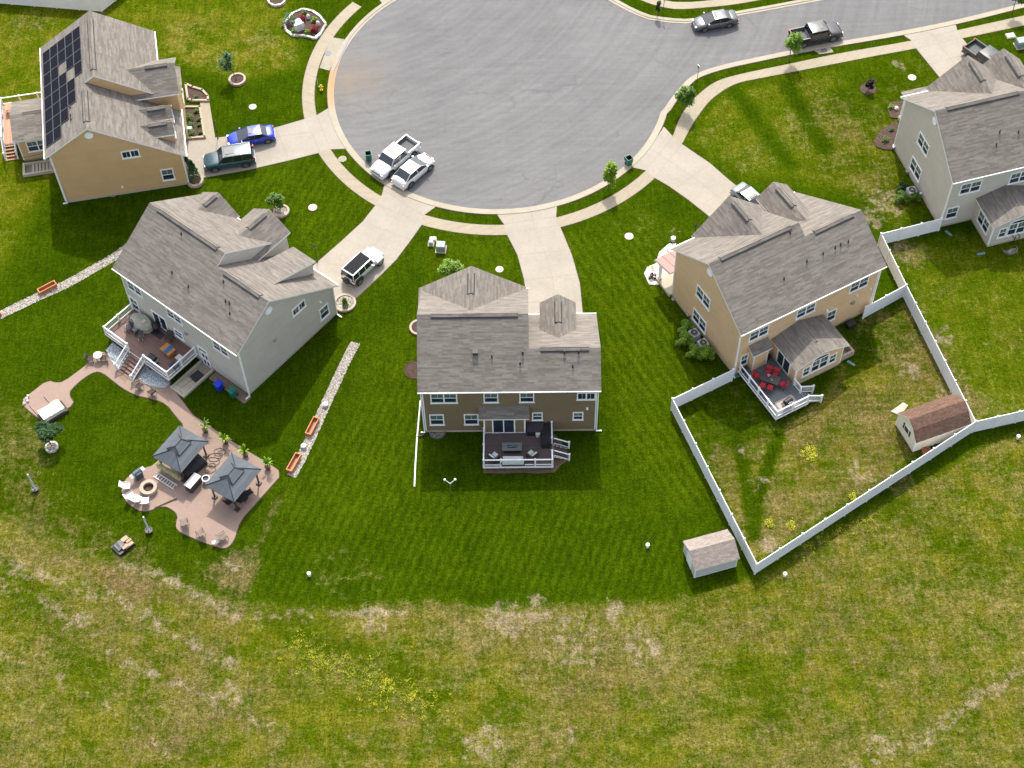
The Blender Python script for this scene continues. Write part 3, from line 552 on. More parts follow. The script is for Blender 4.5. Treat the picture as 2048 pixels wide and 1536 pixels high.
# storm inlet slab, walkway and patios
sheet('inlet_slab', GP([(662, 75), (690, 79.5), (659, 142), (639, 136.5)]), .06, M['slab'], .06)
sheet('inlet_slab', GP([(1628, 101), (1660, 94.5), (1667, 105), (1638, 109)]), .06, M['slab'], .06)
sheet('inlet_opening', GP([(693, 80), (697, 83), (668, 143), (664, 141)]), .088, M['dark'])
sheet('walkway', GP([(400, 203), (418, 200), (431, 279), (374, 285), (371, 272), (403, 268)]), .046, M['walk'], .046)
PATIO = [(349.4, 830), (334.4, 809), (309.5, 799), (272, 791.6), (244.8, 776.6), (222.4, 759), (205, 745.5), (191.4, 743), (169.6, 754.7), (142, 779), (139, 788), (141, 797), (150.4, 808), (87.5, 846), (38.3, 805), (95.7, 760.7), (112, 767), (128.5, 764), (177.8, 727), (193, 706), (212, 704), (232, 722), (262, 700), (330, 752), (338, 768), (364, 801.5), (385.5, 830),
         (388, 832), (404.6, 842.6), (425, 857), (445.6, 871), (476.4, 891.8), (507, 910), (535.8, 926.6), (565.6, 947), (507, 1012.8), (480.5, 1041.5), (472.3, 1070), (466, 1084), (460, 1091.7), (449.7, 1098), (435.3, 1094.8), (404.6, 1084.6), (371.8, 1070), (355.4, 1062), (351.3, 1049.7), (357.4, 1031), (343, 1018), (326.6, 1011.8), (306, 1020), (285.6, 1024.7), (265, 1015), (246.7, 996.4), (242.6, 976), (257, 951), (287.7, 937), (310, 930.7), (330, 905), (360, 880), (371.8, 855)]
pt = GP(PATIO); ptc = pt+[pt[0]]; ps = []
for i in range(len(pt)):       # round the corners a little
    a, b2, c2 = pt[i-1], pt[i], pt[(i+1) % len(pt)]
    la, lc = min(.5, np.hypot(*(a-b2))*.3), min(.5, np.hypot(*(c2-b2))*.3)
    ps += [b2+(a-b2)/np.hypot(*(a-b2))*la, b2+(c2-b2)/np.hypot(*(c2-b2))*lc]
tag(soil_edge(resample(ps+[ps[0]], 240)).build('soil_edge', msoil), kind='structure')
sheet('patio', ps, .07, M['patio'], .07)
jb = MB()
for p, q in (((405, 847), (372, 860)), ((476, 892), (350, 1045)), ((507, 910), (380, 1070)), ((535, 927), (405, 1084)), ((300, 935), (470, 1040)), ((350, 880), (510, 980)), ((250, 780), (236, 795 - 25)), ((272, 792), (300, 770)), ((310, 799), (336, 775)), ((170, 755), (180, 728)), ((142, 780), (112, 767)), ((118, 828), (70, 783)), ((235, 735), (215, 755)), ((204, 744), (212, 706))):
    joint(G(*p), G(*q), .074, .02)
tag(jb.build('patio_joints', M['joint']), kind='structure')
# ---------------------------------------------------------------- houses
class Frame:
    "local frame of a house: u along the rear wall, v towards the street, origin at a rear corner"
    def __init__(s, o, a):
        a = math.radians(a); s.o = np.array([*o, 0.]); s.u = np.array([math.cos(a), math.sin(a), 0]); s.v = np.array([-math.sin(a), math.cos(a), 0]); s.a = a
    def _ray(s, p):
        d = (p[0]-1024)*_R+(p[1]-768)*_D+CF*_F; o = np.array([0, 0, CH])-s.o
        return np.array([o@s.u, o@s.v, o[2]]), np.array([d@s.u, d@s.v, d[2]])
    def pl(s, p, n, c):
        o, d = s._ray(p); n = np.array(n, float); t = (c-n@o)/(n@d); return o+t*d
    def V(s, p, v): return s.pl(p, (0, 1, 0), v)
    def U(s, p, u): return s.pl(p, (1, 0, 0), u)
    def Z(s, p, z): return s.pl(p, (0, 0, 1), z)
    def w(s, u, v, z=0): q = s.o+s.u*u+s.v*v; return (q[0], q[1], z)
def window(root, O, A, N, a, z, w, h, kind='hung', name='window'):
    "framed window on a wall: O origin of the wall plane, A along, N outward; a = centre, z = sill"
    b = MB(); t = .11; x0, x1 = a-w/2, a+w/2
    b.obox(O, A, N, x0, x1, 0, .07, z, z+t); b.obox(O, A, N, x0, x1, 0, .07, z+h-t, z+h)
    b.obox(O, A, N, x0, x0+t, 0, .068, z+t, z+h-t); b.obox(O, A, N, x1-t, x1, 0, .068, z+t, z+h-t)
    b.obox(O, A, N, x0-.05, x1+.05, 0, .10, z-.06, z)
    segs = {'double': 2, 'slider': 2, 'triple': 3}.get(kind, 1); gw = (w-2*t)/segs
    for i in range(1, segs): b.obox(O, A, N, x0+t+gw*i-.06, x0+t+gw*i+.06, 0, .064, z+t, z+h-t)
    if kind in ('hung', 'double', 'triple'): b.obox(O, A, N, x0+t, x1-t, 0, .055, z+h*.5-.035, z+h*.5+.035)
    if kind in ('double', 'hung', 'triple', 'slider'):
        for i in range(segs): b.obox(O, A, N, x0+t+gw*(i+.5)-.012, x0+t+gw*(i+.5)+.012, 0, .035, z+(h*.5 if kind != 'slider' else t), z+h-t)
    f = b.build(name, M['white'], root)
    g = MB(); g.obox(O, A, N, x0+t, x1-t, .004, .022, z+t, z+h-t); g.build('pane', M['glass'], f)
    if kind in ('hung', 'double', 'triple'): g = MB(); g.obox(O, A, N, x0+t, x1-t, .0225, .028, z+h*.5+.035, z+h-t); g.build('blind', M['blind'], f)
    return f
def tri_wall(b, ua, ub, prof, m=0, cap0=True, cap1=True):
    "extrude a (v, z) profile from ua to ub"
    n = len(prof); vs = [(ua, v, z) for v, z in prof]+[(ub, v, z) for v, z in prof]
    fs = [(i, (i+1) % n, n+(i+1) % n, n+i) for i in range(n)]
    ar = sum(prof[i][0]*prof[(i+1) % n][1]-prof[(i+1) % n][0]*prof[i][1] for i in range(n))
    if ar > 0: fs = [f[::-1] for f in fs]
    b.mesh(vs, fs, m)
    c0 = vs[:n]; c1 = vs[n:]
    if ar > 0: c0 = c0[::-1]
    else: c1 = c1[::-1]
    if cap0: b.poly(c0, m)
    if cap1: b.poly(c1, m)
def xwall(b, va, vb, prof, m=0):
    "extrude a (u, z) profile from va to vb"
    n = len(prof); ar = sum(prof[i][0]*prof[(i+1) % n][1]-prof[(i+1) % n][0]*prof[i][1] for i in range(n))
    if ar < 0: prof = prof[::-1]
    vs = [(u, va, z) for u, z in prof]+[(u, vb, z) for u, z in prof]
    b.mesh(vs, [(n+i, n+(i+1) % n, (i+1) % n, i) for i in range(n)], m)
    b.poly(vs[:n], m); b.poly(vs[n:][::-1], m)
def gable(root, b, uc, hw, ze, zr, vf, vb, rmat=0, wallm=None, wallv=None, zbase=None, over=.25, t=.16):
    "cross gable whose ridge runs along v; returns nothing, adds roof planes to b and the wall to wallm"
    k = (zr-ze)/hw; e = over
    b.slab([(uc-hw, vb, ze), (uc, vb, zr), (uc, vf, zr), (uc-hw, vf, ze)], t, rmat, 1)
    b.slab([(uc, vb, zr), (uc+hw, vb, ze), (uc+hw, vf, ze), (uc, vf, zr)], t, rmat, 1)
    if wallm is not None:
        wl = hw-e; zt = zr-t-.01
        sgn = 1 if vf > vb else -1
        xwall(wallm, vb, vf-sgn*e, [(uc-wl, zbase), (uc+wl, zbase), (uc+wl, zt-k*wl), (uc, zt), (uc-wl, zt-k*wl)])
def ridge_vent(root, p, q, m='vent'):
    b = MB(); p = Vector(p); q = Vector(q); d = (q-p).normalized(); n = Vector((-d.y, d.x, 0))
    for sgn in (-1, 1):
        a0, a1 = p+n*.02*sgn, q+n*.02*sgn; o = n*.22*sgn+Vector((0, 0, -.14))
        up_ = Vector((0, 0, .075))
        quad = [a0+up_, a1+up_, a1+o+up_, a0+o+up_]
        b.slab([tuple(x) for x in quad], .05, 0, 1)
        o2 = n*.31*sgn+Vector((0, 0, -.21)); lo_ = Vector((0, 0, .05)); b.slab([tuple(x) for x in (a0+o+lo_, a1+o+lo_, a1+o2+lo_, a0+o2+lo_)], .04, 1, 1)  # dark strip paints the cap's outer edge and the shadow gap below it
    return b.build('ridge_vent', [M['roof'], M['vent']], root)
def pipe_vent(root, u, v, z, hat=False):
    b = MB(); b.cyl((u, v, z-.1), .055, .45, 8)
    b.cyl((u, v, z-.06), .12, .12, 8, r2=.07)
    if hat: b.cyl((u, v, z+.3), .13, .1, 10, r2=.09)
    b.build('vent_pipe', M['vent'], root)
def downspout(root, u, v, z1, out=(0, -1), L=.9, zt=None):
    b = MB(); b.box(u-.05, u+.05, v-.04, v+.04, .25, z1)
    L *= .6; b.box(min(u, u+out[0]*L)-.05, max(u, u+out[0]*L)+.05, min(v, v+out[1]*L)-.05, max(v, v+out[1]*L)+.05, .06, .16)
    return b.build('downspout', M['white'], root)
def house(name, label, o, ang, W, ze, k, vL, vR, us, vFL, zFL, vFR, zFR, wall, feats, roofmat='roof'):
    root = thing(name, label, 'house', (o[0], o[1], 0), math.radians(ang)); e = .3; T = .17; FR = Frame(o, ang)
    zL = ze+k*(vL+.4); zR = ze+k*(vR+.4)
    kF = (zL-zFL)/(vFL-vL); kR = (zR-zFR)/(vFR-vR)
    wL, wR = vFL-.4, vFR-.4; g = T+.015
    zw0 = ze+k*.4-g; zwL = zFL+kF*.4-g; zwR = zFR+kR*.4-g
    b = MB(); f0 = .32
    tri_wall(b, 0, us-.12, [(0, f0), (wL, f0), (wL, zwL), (vL, zL-g), (0, zw0)])
    tri_wall(b, us-.12, W, [(0, f0), (wR, f0), (wR, zwR), (vR, zR-g), (0, zw0)], cap0=False)
    wallmb = b
    fb = MB(); fb.box(.04, W-.04, .04, min(wL, wR)-.04, -.05, f0)
    if wR > wL: fb.box(us, W-.04, wL-.04, wR-.04, -.05, f0)
    else: fb.box(.04, us-.1, wR-.04, wL-.04, -.05, f0)
    fb.build('foundation', M['found'], root)
    r = MB()
    r.slab([(-e, -.4, ze), (us, -.4, ze), (us, vR, zR), (us, vL, zL), (-e, vL, zL)], T)
    r.slab([(us+.001, -.4, ze), (W+e, -.4, ze), (W+e, vR, zR), (us+.001, vR, zR)], T)
    r.slab([(-e, vL+.001, zL), (us, vL+.001, zL), (us, vFL, zFL), (-e, vFL, zFL)], T)
    r.slab([(us-.3, vR+.001, zR), (W+e, vR+.001, zR), (W+e, vFR, zFR), (us-.3, vFR, zFR)], T)
    rf = None
    for gq in feats.get('gables', []):
        gable(root, r, gq['u'], gq['hw'], gq['ze'], gq['zr'], gq['vf'], gq['vb'], 0, wallmb, None, gq.get('zb', f0), gq.get('over', .25))
    for a0, a1, vb_, zb_, vf_, zf_ in feats.get('sheds', []):
        r.slab([(a0, vb_, zb_), (a1, vb_, zb_), (a1, vf_, zf_), (a0, vf_, zf_)], .16)
        tri_wall(wallmb, a0+.22, a1-.22, [(vb_+.3, zb_-.5-.33*.3), (vf_-.25, zf_-.17+.33*.25), (vf_-.25, zf_-1.6), (vb_+.3, zb_-1.2)])
    body = b.build('wall', M[wall], root)
    rf = r.build('roof', [M[roofmat], M['white']], root)
    # white trim: gutters, rake boards, corner boards
    t = MB(); t.box(-e, W+e, -.48, -.405, ze-.13, ze-.03)
    t.build('gutter', M['white'], root)
    t = MB(); t.box(-e, us, vFL+.005, vFL+.11, zFL-.16, zFL-.03); t.box(us-.28, W+e, vFR+.005, vFR+.11, zFR-.16, zFR-.03); t.build('gutter', M['white'], root)
    for (u, v, z1) in ((-.006, -.006, zw0-.02), (W+.006, -.006, zw0-.02), (-.006, wL+.006, zwL-.02), (W+.006, wR+.006, zwR-.02)):
        su = 1 if u < 1 else -1; sv = 1 if v < 1 else -1
        t = MB(); t.box(u, u+su*.12, v, v+sv*.004, f0, z1); t.box(u, u+su*.004, v, v+sv*.12, f0, z1); t.build('corner_trim', M['white'], root)
    ridge_vent(root, (.9, vL, zL), (us-.9, vL, zL)); ridge_vent(root, (us+1.0, vR, zR), (W-.7, vR, zR))
    for gq in feats.get('gables', []):
        d = gq['vf']-gq['vb']; ridge_vent(root, (gq['u'], gq['vb']+d*.38, gq['zr']), (gq['u'], gq['vb']+d*.85, gq['zr']))
    for px in feats.get('pipes', []):
        q = FR.pl(px, (0, -k, 1), ze+k*.4); pipe_vent(root, q[0], q[1], q[2], len(px) > 2)
    faces = {'rear': ((0, 0, 0), (1, 0, 0), (0, -1, 0)), 'left': ((0, 0, 0), (0, 1, 0), (-1, 0, 0)), 'right': ((W, 0, 0), (0, 1, 0), (1, 0, 0)), 'front': ((0, wL, 0), (1, 0, 0), (0, 1, 0)), 'frontR': ((0, wR, 0), (1, 0, 0), (0, 1, 0))}
    for side, px, w, h, kind in feats.get('windows', []):
        O, A, N = faces[side]
        q = FR.V(px, 0) if side == 'rear' else FR.U(px, 0 if side == 'left' else W)
        a = q[0] if side == 'rear' else q[1]
        window(root, O, A, N, a, q[2], w, h, kind)
    for side, a, z, w, h, kind in feats.get('win2', []): O, A, N = faces[side]; window(root, O, A, N, a, z, w, h, kind)
    for side, px, rr in feats.get('rounds', []):
        q = FR.U(px, 0 if side == 'left' else W); x = 0 if side == 'left' else W; s_ = -1 if side == 'left' else 1
        m = MB(); n = 20; ring_ = [(x+s_*.06, q[1]+rr*math.cos(2*math.pi*i/n), q[2]+rr*math.sin(2*math.pi*i/n)) for i in range(n)]; base = [(x, p[1], p[2]) for p in ring_]
        if s_ < 0: ring_ = ring_[::-1]; base = base[::-1]
        m.poly(ring_); m.mesh(base+ring_, [(i, (i+1) % n, n+(i+1) % n, n+i) for i in range(n)])
        for j in range(-2, 3):
            hw = math.sqrt(max(.0, (rr*.8)**2-(j*rr*.3)**2)); m.box(x+s_*.06, x+s_*.075, q[1]-hw, q[1]+hw, q[2]+j*rr*.3-.03, q[2]+j*rr*.3+.02)
        m.build('gable_vent', M['white'], root)
    for side, px, sz in feats.get('bits', []):
        q = FR.V(px, 0) if side == 'rear' else FR.U(px, 0 if side == 'left' else W); O, A, N = faces[side]; a = q[0] if side == 'rear' else q[1]
        m = MB(); m.obox(O, A, N, a-sz/2, a+sz/2, 0, .14, q[2]-sz/2, q[2]+sz/2); m.obox(O, A, N, a-sz/3, a+sz/3, .14, .2, q[2]-sz/3, q[2]+sz/5); m.build('wall_fitting', M['white'] if sz < .3 else M['alloy'], root)
    for (u, v, z1, out, L) in feats.get('spouts', []): downspout(root, u, v, z1, out, L)
    return root, FR, dict(zL=zL, zR=zR, ze=ze, k=k, wL=wL, wR=wR, faces=faces)
zz = lambda s, ox, oy: (lambda x, y: (ox+x*s, oy+y*s))
q1 = zz(.2735, 0, 0); q3 = zz(.293, 190, 370); q4 = zz(.319, 780, 510); q5 = zz(.33844, 1270, 340); q6 = zz(.3124, 1700, 60)
# garage door, front door and front windows of every house stand on the street side
def street_side(root, info, W, us):
    wR, wL = info['wR'], info['wL']; b = MB(); O = (0, wR, 0); a0 = (us+W)/2
    b.obox(O, (1, 0, 0), (0, 1, 0), a0-2.4, a0+2.4, 0, .05, .05, 2.2)
    for i in range(4):
        for j in range(8): b.obox(O, (1, 0, 0), (0, 1, 0), a0-2.35+j*.59, a0-1.82+j*.59, .05, .065, .1+i*.53, .56+i*.53)
    b.build('garage_door', M['white'], root)
H = {}
r1, F1, I1 = house('tan_house', 'tan two storey house with solar panels on its roof, beside the cars at upper left', (-46.63, 121.46), -80.21, 15.0, 6.89, .66, 5.45, 4.35, 9.06, 11.17, 6.89, 12.77, 4.39, 'tan',
    dict(gables=[dict(u=6.75, hw=2.6, ze=7.05, zr=8.8, vf=13.05, vb=8.3, over=.3), dict(u=10.75, hw=.95, ze=6.15, zr=7.0, vf=12.1, vb=8.3, zb=4.5, over=.12), dict(u=12.95, hw=.95, ze=6.15, zr=7.0, vf=12.1, vb=8.3, zb=4.5, over=.12)],
         pipes=[q1(515, 790), q1(517, 848), q1(520, 875)],
         windows=[('right', q1(962, 1150), 1.75, 1.0, 'slider'), ('right', q1(1238, 1314), 1.25, 1.6, 'hung')], rounds=[('right', q1(650, 990), .42)], bits=[('right', q1(895, 1365), .16), ('right', q1(830, 1440), .4)],
         win2=[('rear', 1.5, 4.1, 1.8, 1.5, 'double'), ('rear', 5.5, 4.3, 1.2, 1.4, 'hung'), ('rear', 9.6, 4.2, 1.8, 1.4, 'double'), ('front', 1.8, 1.0, 1.8, 1.6, 'double'), ('front', 2.6, 4.4, 1.8, 1.5, 'double')],
         spouts=[(15.08, .15, 6.6, (0, -1), .6)]))
r2, F2, I2 = house('grey_house', 'grey two storey house with a furnished brown deck, left of the middle house', (-35.73, 92.59), -40.06, 15.32, 6.96, .66, 5.39, 4.21, 9.29, 10.95, 6.98, 12.35, 4.15, 'grey',
    dict(gables=[dict(u=7.25, hw=2.35, ze=6.95, zr=8.5, vf=12.8, vb=8.2, over=.3), dict(u=2.1, hw=2.4, ze=6.98, zr=8.6, vf=11.3, vb=8.2, zb=6.5), ], sheds=[(10.6, 13.45, 6.5, 8.32, 12.0, 6.35)],
         pipes=[q3(590, 335), q3(527, 600), q3(638, 695), q3(878, 662), q3(892, 795), q3(918, 808), q3(921, 878)],
         windows=[('right', q3(1394, 862), 1.7, 1.0, 'slider'), ('right', q3(1570, 900), 1.2, 1.6, 'hung'), ('rear', q3(281, 735), 1.95, 1.3, 'double'), ('rear', q3(550, 923), 1.95, 1.2, 'double'), ('rear', q3(866, 1144), 1.95, 1.3, 'double'),
                  ('rear', q3(285, 848), 1.15, 1.7, 'hung'), ('rear', q3(582, 1042), 1.15, 1.1, 'hung'), ('rear', q3(752, 1184), 1.2, 1.6, 'hung')],
         rounds=[('right', q3(1185, 857), .42)], bits=[('right', q3(1225, 1055), .3), ('right', q3(1537, 797), .16), ('rear', q3(625, 1010), .3)], win2=[('front', 7.4, .9, 1.2, 1.5, 'hung')],
         spouts=[(15.4, -.08, 6.6, (0, -1), .7), (15.4, 11.8, 4.0, (1, 0), .9)]))
r3, F3, I3 = house('brown_house', 'brown two storey house with a small dark deck, in the middle of the picture', (-7.85, 78.17), -1.18, 15.21, 6.94, .65, 5.22, 2.71, 9.32, 10.85, 6.92, 10.23, 3.91, 'brown',
    dict(gables=[dict(u=4.3, hw=4.85, ze=6.9, zr=10.0, vf=11.05, vb=6.1, zb=6.3, over=.35), dict(u=11.95, hw=1.62, ze=6.3, zr=7.55, vf=9.7, vb=4.7, zb=4.2, over=.2)],
         pipes=[q4(639, 640), q4(816, 683), q4(1146, 700), (*q4(832, 620), 1), (*q4(1094, 615), 1), (*q4(1183, 612), 1)],
         windows=[('rear', q4(340, 926), 2.35, 1.5, 'double'), ('rear', q4(634, 923), 1.3, 1.5, 'hung'), ('rear', q4(858, 921), 1.3, 1.5, 'hung'), ('rear', q4(1230, 905), 1.65, 1.1, 'slider'),
                  ('rear', q4(297, 1063), 1.3, 1.65, 'hung'), ('rear', q4(512, 1061), 1.3, 1.65, 'hung'), ('rear', q4(924, 1033), .95, 1.2, 'hung'), ('rear', q4(1178, 1031), .95, 1.2, 'hung')],
         bits=[('rear', q4(1236, 958), .2)], win2=[('front', 2.2, 4.2, 1.8, 1.5, 'double'), ('left', 4, 1.2, 1.2, 1.5, 'hung')], spouts=[(-.09, -.05, 6.6, (-1, 0), .5), (15.3, -.05, 6.6, (1, 0), .7)]))
r4, F4, I4 = house('beige_house', 'beige two storey house with a sunroom and red deck chairs inside the white fence', (20.33, 83.44), 27.77, 15.19, 6.90, .65, 5.41, 4.28, 9.29, 11.07, 6.84, 13.28, 3.59, 'tan2',
    dict(gables=[dict(u=5.95, hw=3.75, ze=6.75, zr=10.15, vf=11.5, vb=6.2, zb=6.3), dict(u=11.6, hw=1.75, ze=6.8, zr=8.15, vf=12.3, vb=6.8, zb=4.2)],
         pipes=[q5(880, 645), q5(1015, 540), q5(1111, 497), q5(1182, 460), q5(1214, 443), q5(1260, 424), q5(916, 372)],
         windows=[('left', q5(401, 783), 2.2, 1.55, 'double'), ('left', q5(378, 922), 2.2, 1.65, 'double'), ('rear', q5(726, 990), 2.1, 1.35, 'double'), ('rear', q5(1003, 856), 2.1, 1.35, 'double'), ('rear', q5(1316, 703), 2.1, 1.45, 'double'), ('rear', q5(1150, 890), 1.1, 1.6, 'hung'), ('rear', q5(638, 1150), .85, 1.6, 'hung')],
         rounds=[('left', q5(443, 605), .42)], bits=[('left', q5(230, 765), .42), ('left', q5(316, 855), .5), ('rear', q5(1285, 780), .35), ('rear', q5(1311, 738), .15), ('rear', q5(1390, 700), .15), ('rear', q5(1133, 828), .2)],
         spouts=[(-.08, -.08, 6.6, (0, -1), .3), (15.27, -.05, 6.6, (1, 0), .4)]))
r5, F5, I5 = house('light_grey_house', 'light grey two storey house with a sunroom, at the right edge', (42.11, 100.42), 14.65, 15.1, 6.98, .66, 5.47, 4.3, 9.2, 11.46, 6.89, 13.3, 3.7, 'grey2',
    dict(gables=[dict(u=6.3, hw=3.75, ze=6.8, zr=10.15, vf=12.0, vb=6.3, zb=6.3), dict(u=10.9, hw=2.3, ze=6.8, zr=8.9, vf=13.0, vb=6.6, zb=4.2)],
         pipes=[q6(958, 655), q6(1078, 655), q6(936, 738)],
         windows=[('left', q6(462, 765), 2.2, 1.5, 'double'), ('left', q6(412, 925), 2.2, 1.65, 'double'), ('rear', q6(760, 1040), 2.2, 1.5, 'double'), ('rear', q6(1075, 972), 2.2, 1.5, 'double'), ('rear', q6(640, 1203), 1.25, 1.6, 'hung')],
         rounds=[('left', q6(543, 583), .42)], bits=[('left', q6(285, 750), .4), ('left', q6(370, 905), .5), ('left', q6(458, 1045), .2)], spouts=[(-.08, -.08, 6.6, (0, -1), .3)]))
for r_, I_, W_, u_ in ((r1, I1, 15, 9.06), (r2, I2, 15.32, 9.29), (r3, I3, 15.21, 9.32), (r4, I4, 15.19, 9.29), (r5, I5, 15.1, 9.2)): street_side(r_, I_, W_, u_)
# square roof ventilator on the middle house
q = F3.pl(q4(535, 612), (0, -.65, 1), 6.94+.65*.4); b = MB(); b.box(q[0]-.2, q[0]+.2, q[1]-.2, q[1]+.2, q[2]-.15, q[2]+.2); b.box(q[0]-.25, q[0]+.25, q[1]-.25, q[1]+.25, q[2]+.2, q[2]+.25); b.build('roof_ventilator', M['vent'], r3)
# raised surround of the small gable dormer windows
for root_, u, v, z, w in ((r1, 10.75, 11.98, 5.1, .9), (r1, 12.95, 11.98, 5.1, .9), (r2, 12.0, 11.75, 5.25, 1.4), (r3, 11.95, 9.5, 5.2, 1.4), (r4, 11.6, 12.05, 5.6, 1.4), (r5, 10.9, 12.75, 5.6, 1.6)):
    window(root_, (0, v, 0), (1, 0, 0), (0, 1, 0), u, z, w, .95, 'double')
# solar panels on the rear slope of the tan house, one mesh each
kk = .66; rows = {0: range(0, 8), 1: range(0, 8), 2: [0, 1, 3, 4, 5, 6], 3: [0, 1, 2, 4, 5], 4: [0, 1, 2, 3]}
q = F1.pl((85.3, 108), (0, -kk, 1), 6.89+kk*.4); u0, s0 = q[0]+.05, (q[1]+.4); cosk = 1/math.sqrt(1+kk*kk); pw = 1.04*cosk; pL = 1.70
q2_ = F1.pl(q1(340, 1085), (0, -kk, 1), 6.89+kk*.4); pL = (q2_[0]-u0)/8
mp = plain('solar_panel_glass', (.012, .011, .018), .7, .0, .1, spec=.05); mf = plain('solar_panel_frame', (.10, .125, .135), .6, .0, spec=.15)
proto = None
for cidx, rr in rows.items():
    for i in rr:
        v0 = s0+cidx*(pw+.02)-.4; z0 = 6.89+kk*(v0+.4)+.12; ua = u0+i*pL
        if proto is None:
            b = MB(); b.slab([(0, 0, 0), (pL-.03, 0, 0), (pL-.03, pw, pw*kk), (0, pw, pw*kk)], .05, 0, 0); pb = MB()
            pb.slab([(.04, .035, .035*kk+.006), (pL-.07, .035, .035*kk+.006), (pL-.07, pw-.035, (pw-.035)*kk+.006), (.04, pw-.035, (pw-.035)*kk+.006)], .01, 0, 0)
            proto = b.build('solar_panel', mf, r1); proto.location = (ua, v0, z0); pb.build('panel_glass', mp, proto)
        else: dup(proto, loc=(ua, v0, z0), parent=r1)
# low sunroom additions
def sunroom(root, FRm, wall, u0, u1, v1, ze, zr, winside, door=False, wd=M['white'], hut=None):
    b = MB(); uc = (u0+u1)/2; hw = (u1-u0)/2+.3; kq = (zr-ze)/hw; t = .14
    xwall(b, v1, -.002, [(u0, .3), (u1, .3), (u1, zr-kq*(u1-uc)-t-.01), (uc, zr-t-.01), (u0, zr-kq*(u1-uc)-t-.01)])
    body = b.build('sunroom_wall', M[wall], root)
    fb = MB(); fb.box(u0+.04, u1-.04, v1+.04, -.002, -.05, .3); fb.build('foundation', M['found'], root)
    r = MB(); r.slab([(uc-hw, v1-.3, ze), (uc, v1-.3, zr), (uc, -.004, zr), (uc-hw, -.004, ze)], t); r.slab([(uc+.001, v1-.3, zr), (uc+hw, v1-.3, ze), (uc+hw, -.004, ze), (uc+.001, -.004, zr)], t)
    r.build('sunroom_roof', [M['roof'], M['white']], root)
    ridge_vent(root, (uc, v1*.75, zr), (uc, v1*.3, zr))
    for u, su in ((u0-.005, 1), (u1+.005, -1)): tb = MB(); tb.box(u, u+su*.12, v1-.006, v1-.002, .3, ze-.1); tb.box(u, u+su*.004, v1-.006, v1+.12, .3, ze-.1); tb.build('corner_trim', M['white'], root)
    O = (0, v1, 0); A = (1, 0, 0); N = (0, -1, 0)
    if winside:
        window(root, O, A, N, uc, 1.15, 1.9, 1.75, 'double'); window(root, O, A, N, uc-1.45, 1.15, .85, 1.35, 'hung'); window(root, O, A, N, uc+1.45, 1.15, .85, 1.35, 'hung')
        # arched head over the middle light
        m = MB(); n = 12; pts = [(uc+.95*math.cos(math.pi*i/n), v1-.075, 2.9+.42*math.sin(math.pi*i/n)) for i in range(n+1)]; bk = [(p[0], v1-.002, p[2]) for p in pts]
        m.poly(pts[::-1]); m.mesh(pts+bk, [(i, i+1, n+1+i+1, n+1+i) for i in range(n)]); am = m.build('arched_light', M['white'], root)
        m = MB(); m.poly([(uc+.80*math.cos(math.pi*i/n), v1-.080, 2.93+.30*math.sin(math.pi*i/n)) for i in range(n+1)][::-1]); m.build('pane', M['glass'], am)
    return body
def slider(root, O, A, N, a0, a1, z0, z1, name='sliding_door'):
    b = MB(); t = .12
    b.obox(O, A, N, a0, a1, 0, .07, z1-t, z1); b.obox(O, A, N, a0, a0+t, 0, .068, z0, z1-t); b.obox(O, A, N, a1-t, a1, 0, .068, z0, z1-t); am = (a0+a1)/2
    b.obox(O, A, N, am-.05, am+.05, 0, .06, z0, z1-t); b.obox(O, A, N, a0+t, a1-t, 0, .06, z0, z0+.08)
    f = b.build(name, M['white'], root); g = MB(); g.obox(O, A, N, a0+t, a1-t, .004, .02, z0+.08, z1-t); g.build('pane', M['glass'], f)
    h_ = MB(); h_.obox(O, A, N, am+.07, am+.1, .06, .1, z0+.9, z0+1.15); h_.build('handle', M['dark'], f)
sunroom(r1, F1, 'tan', 3.3, 8.45, -4.0, 3.25, 4.25, False)
window(r1, (8.45, 0, 0), (0, 1, 0), (1, 0, 0), -2.1, 1.3, 2.2, 1.5, 'double'); slider(r1, (0, -4.0, 0), (1, 0, 0), (0, -1, 0), 4.2, 6.4, 1.05, 3.0)
sunroom(r4, F4, 'tan2', 3.95, 9.15, -3.75, 3.2, 4.2, True)
slider(r4, (3.95, 0, 0), (0, 1, 0), (-1, 0, 0), -2.9, -.9, .84, 2.95)
sunroom(r5, F5, 'grey2', 3.4, 8.6, -3.6, 3.3, 4.3, True)
window(r5, (3.4, 0, 0), (0, 1, 0), (-1, 0, 0), -1.9, 1.1, 2.1, 1.6, 'double')
# middle house: shallow bump-out with a small shed roof and the sliding door
b = MB(); tri_wall(b, 5.26, 8.95, [(0, .3), (0, 3.75), (-.62, 3.35), (-.62, .3)]); b.build('bump_out_wall', M['brown'], r3)
b = MB(); b.slab([(4.87, -.95, 3.45), (9.3, -.95, 3.45), (9.3, -.004, 4.15), (4.87, -.004, 4.15)], .12); b.build('shed_roof', [M['roof'], M['white']], r3)
b = MB(); 
for u in (5.255, 8.955): s_ = 1 if u < 7 else -1; b.box(u, u+s_*.13, -.64, -.621, .3, 3.3); b.box(u, u-s_*.006, -.64, -.5, .3, 3.3)
b.box(5.39, 8.82, -.636, -.621, .78, .9); b.build('corner_trim', M['white'], r3)
slider(r3, (0, -.62, 0), (1, 0, 0), (0, -1, 0), 6.0, 8.05, .82, 3.05)
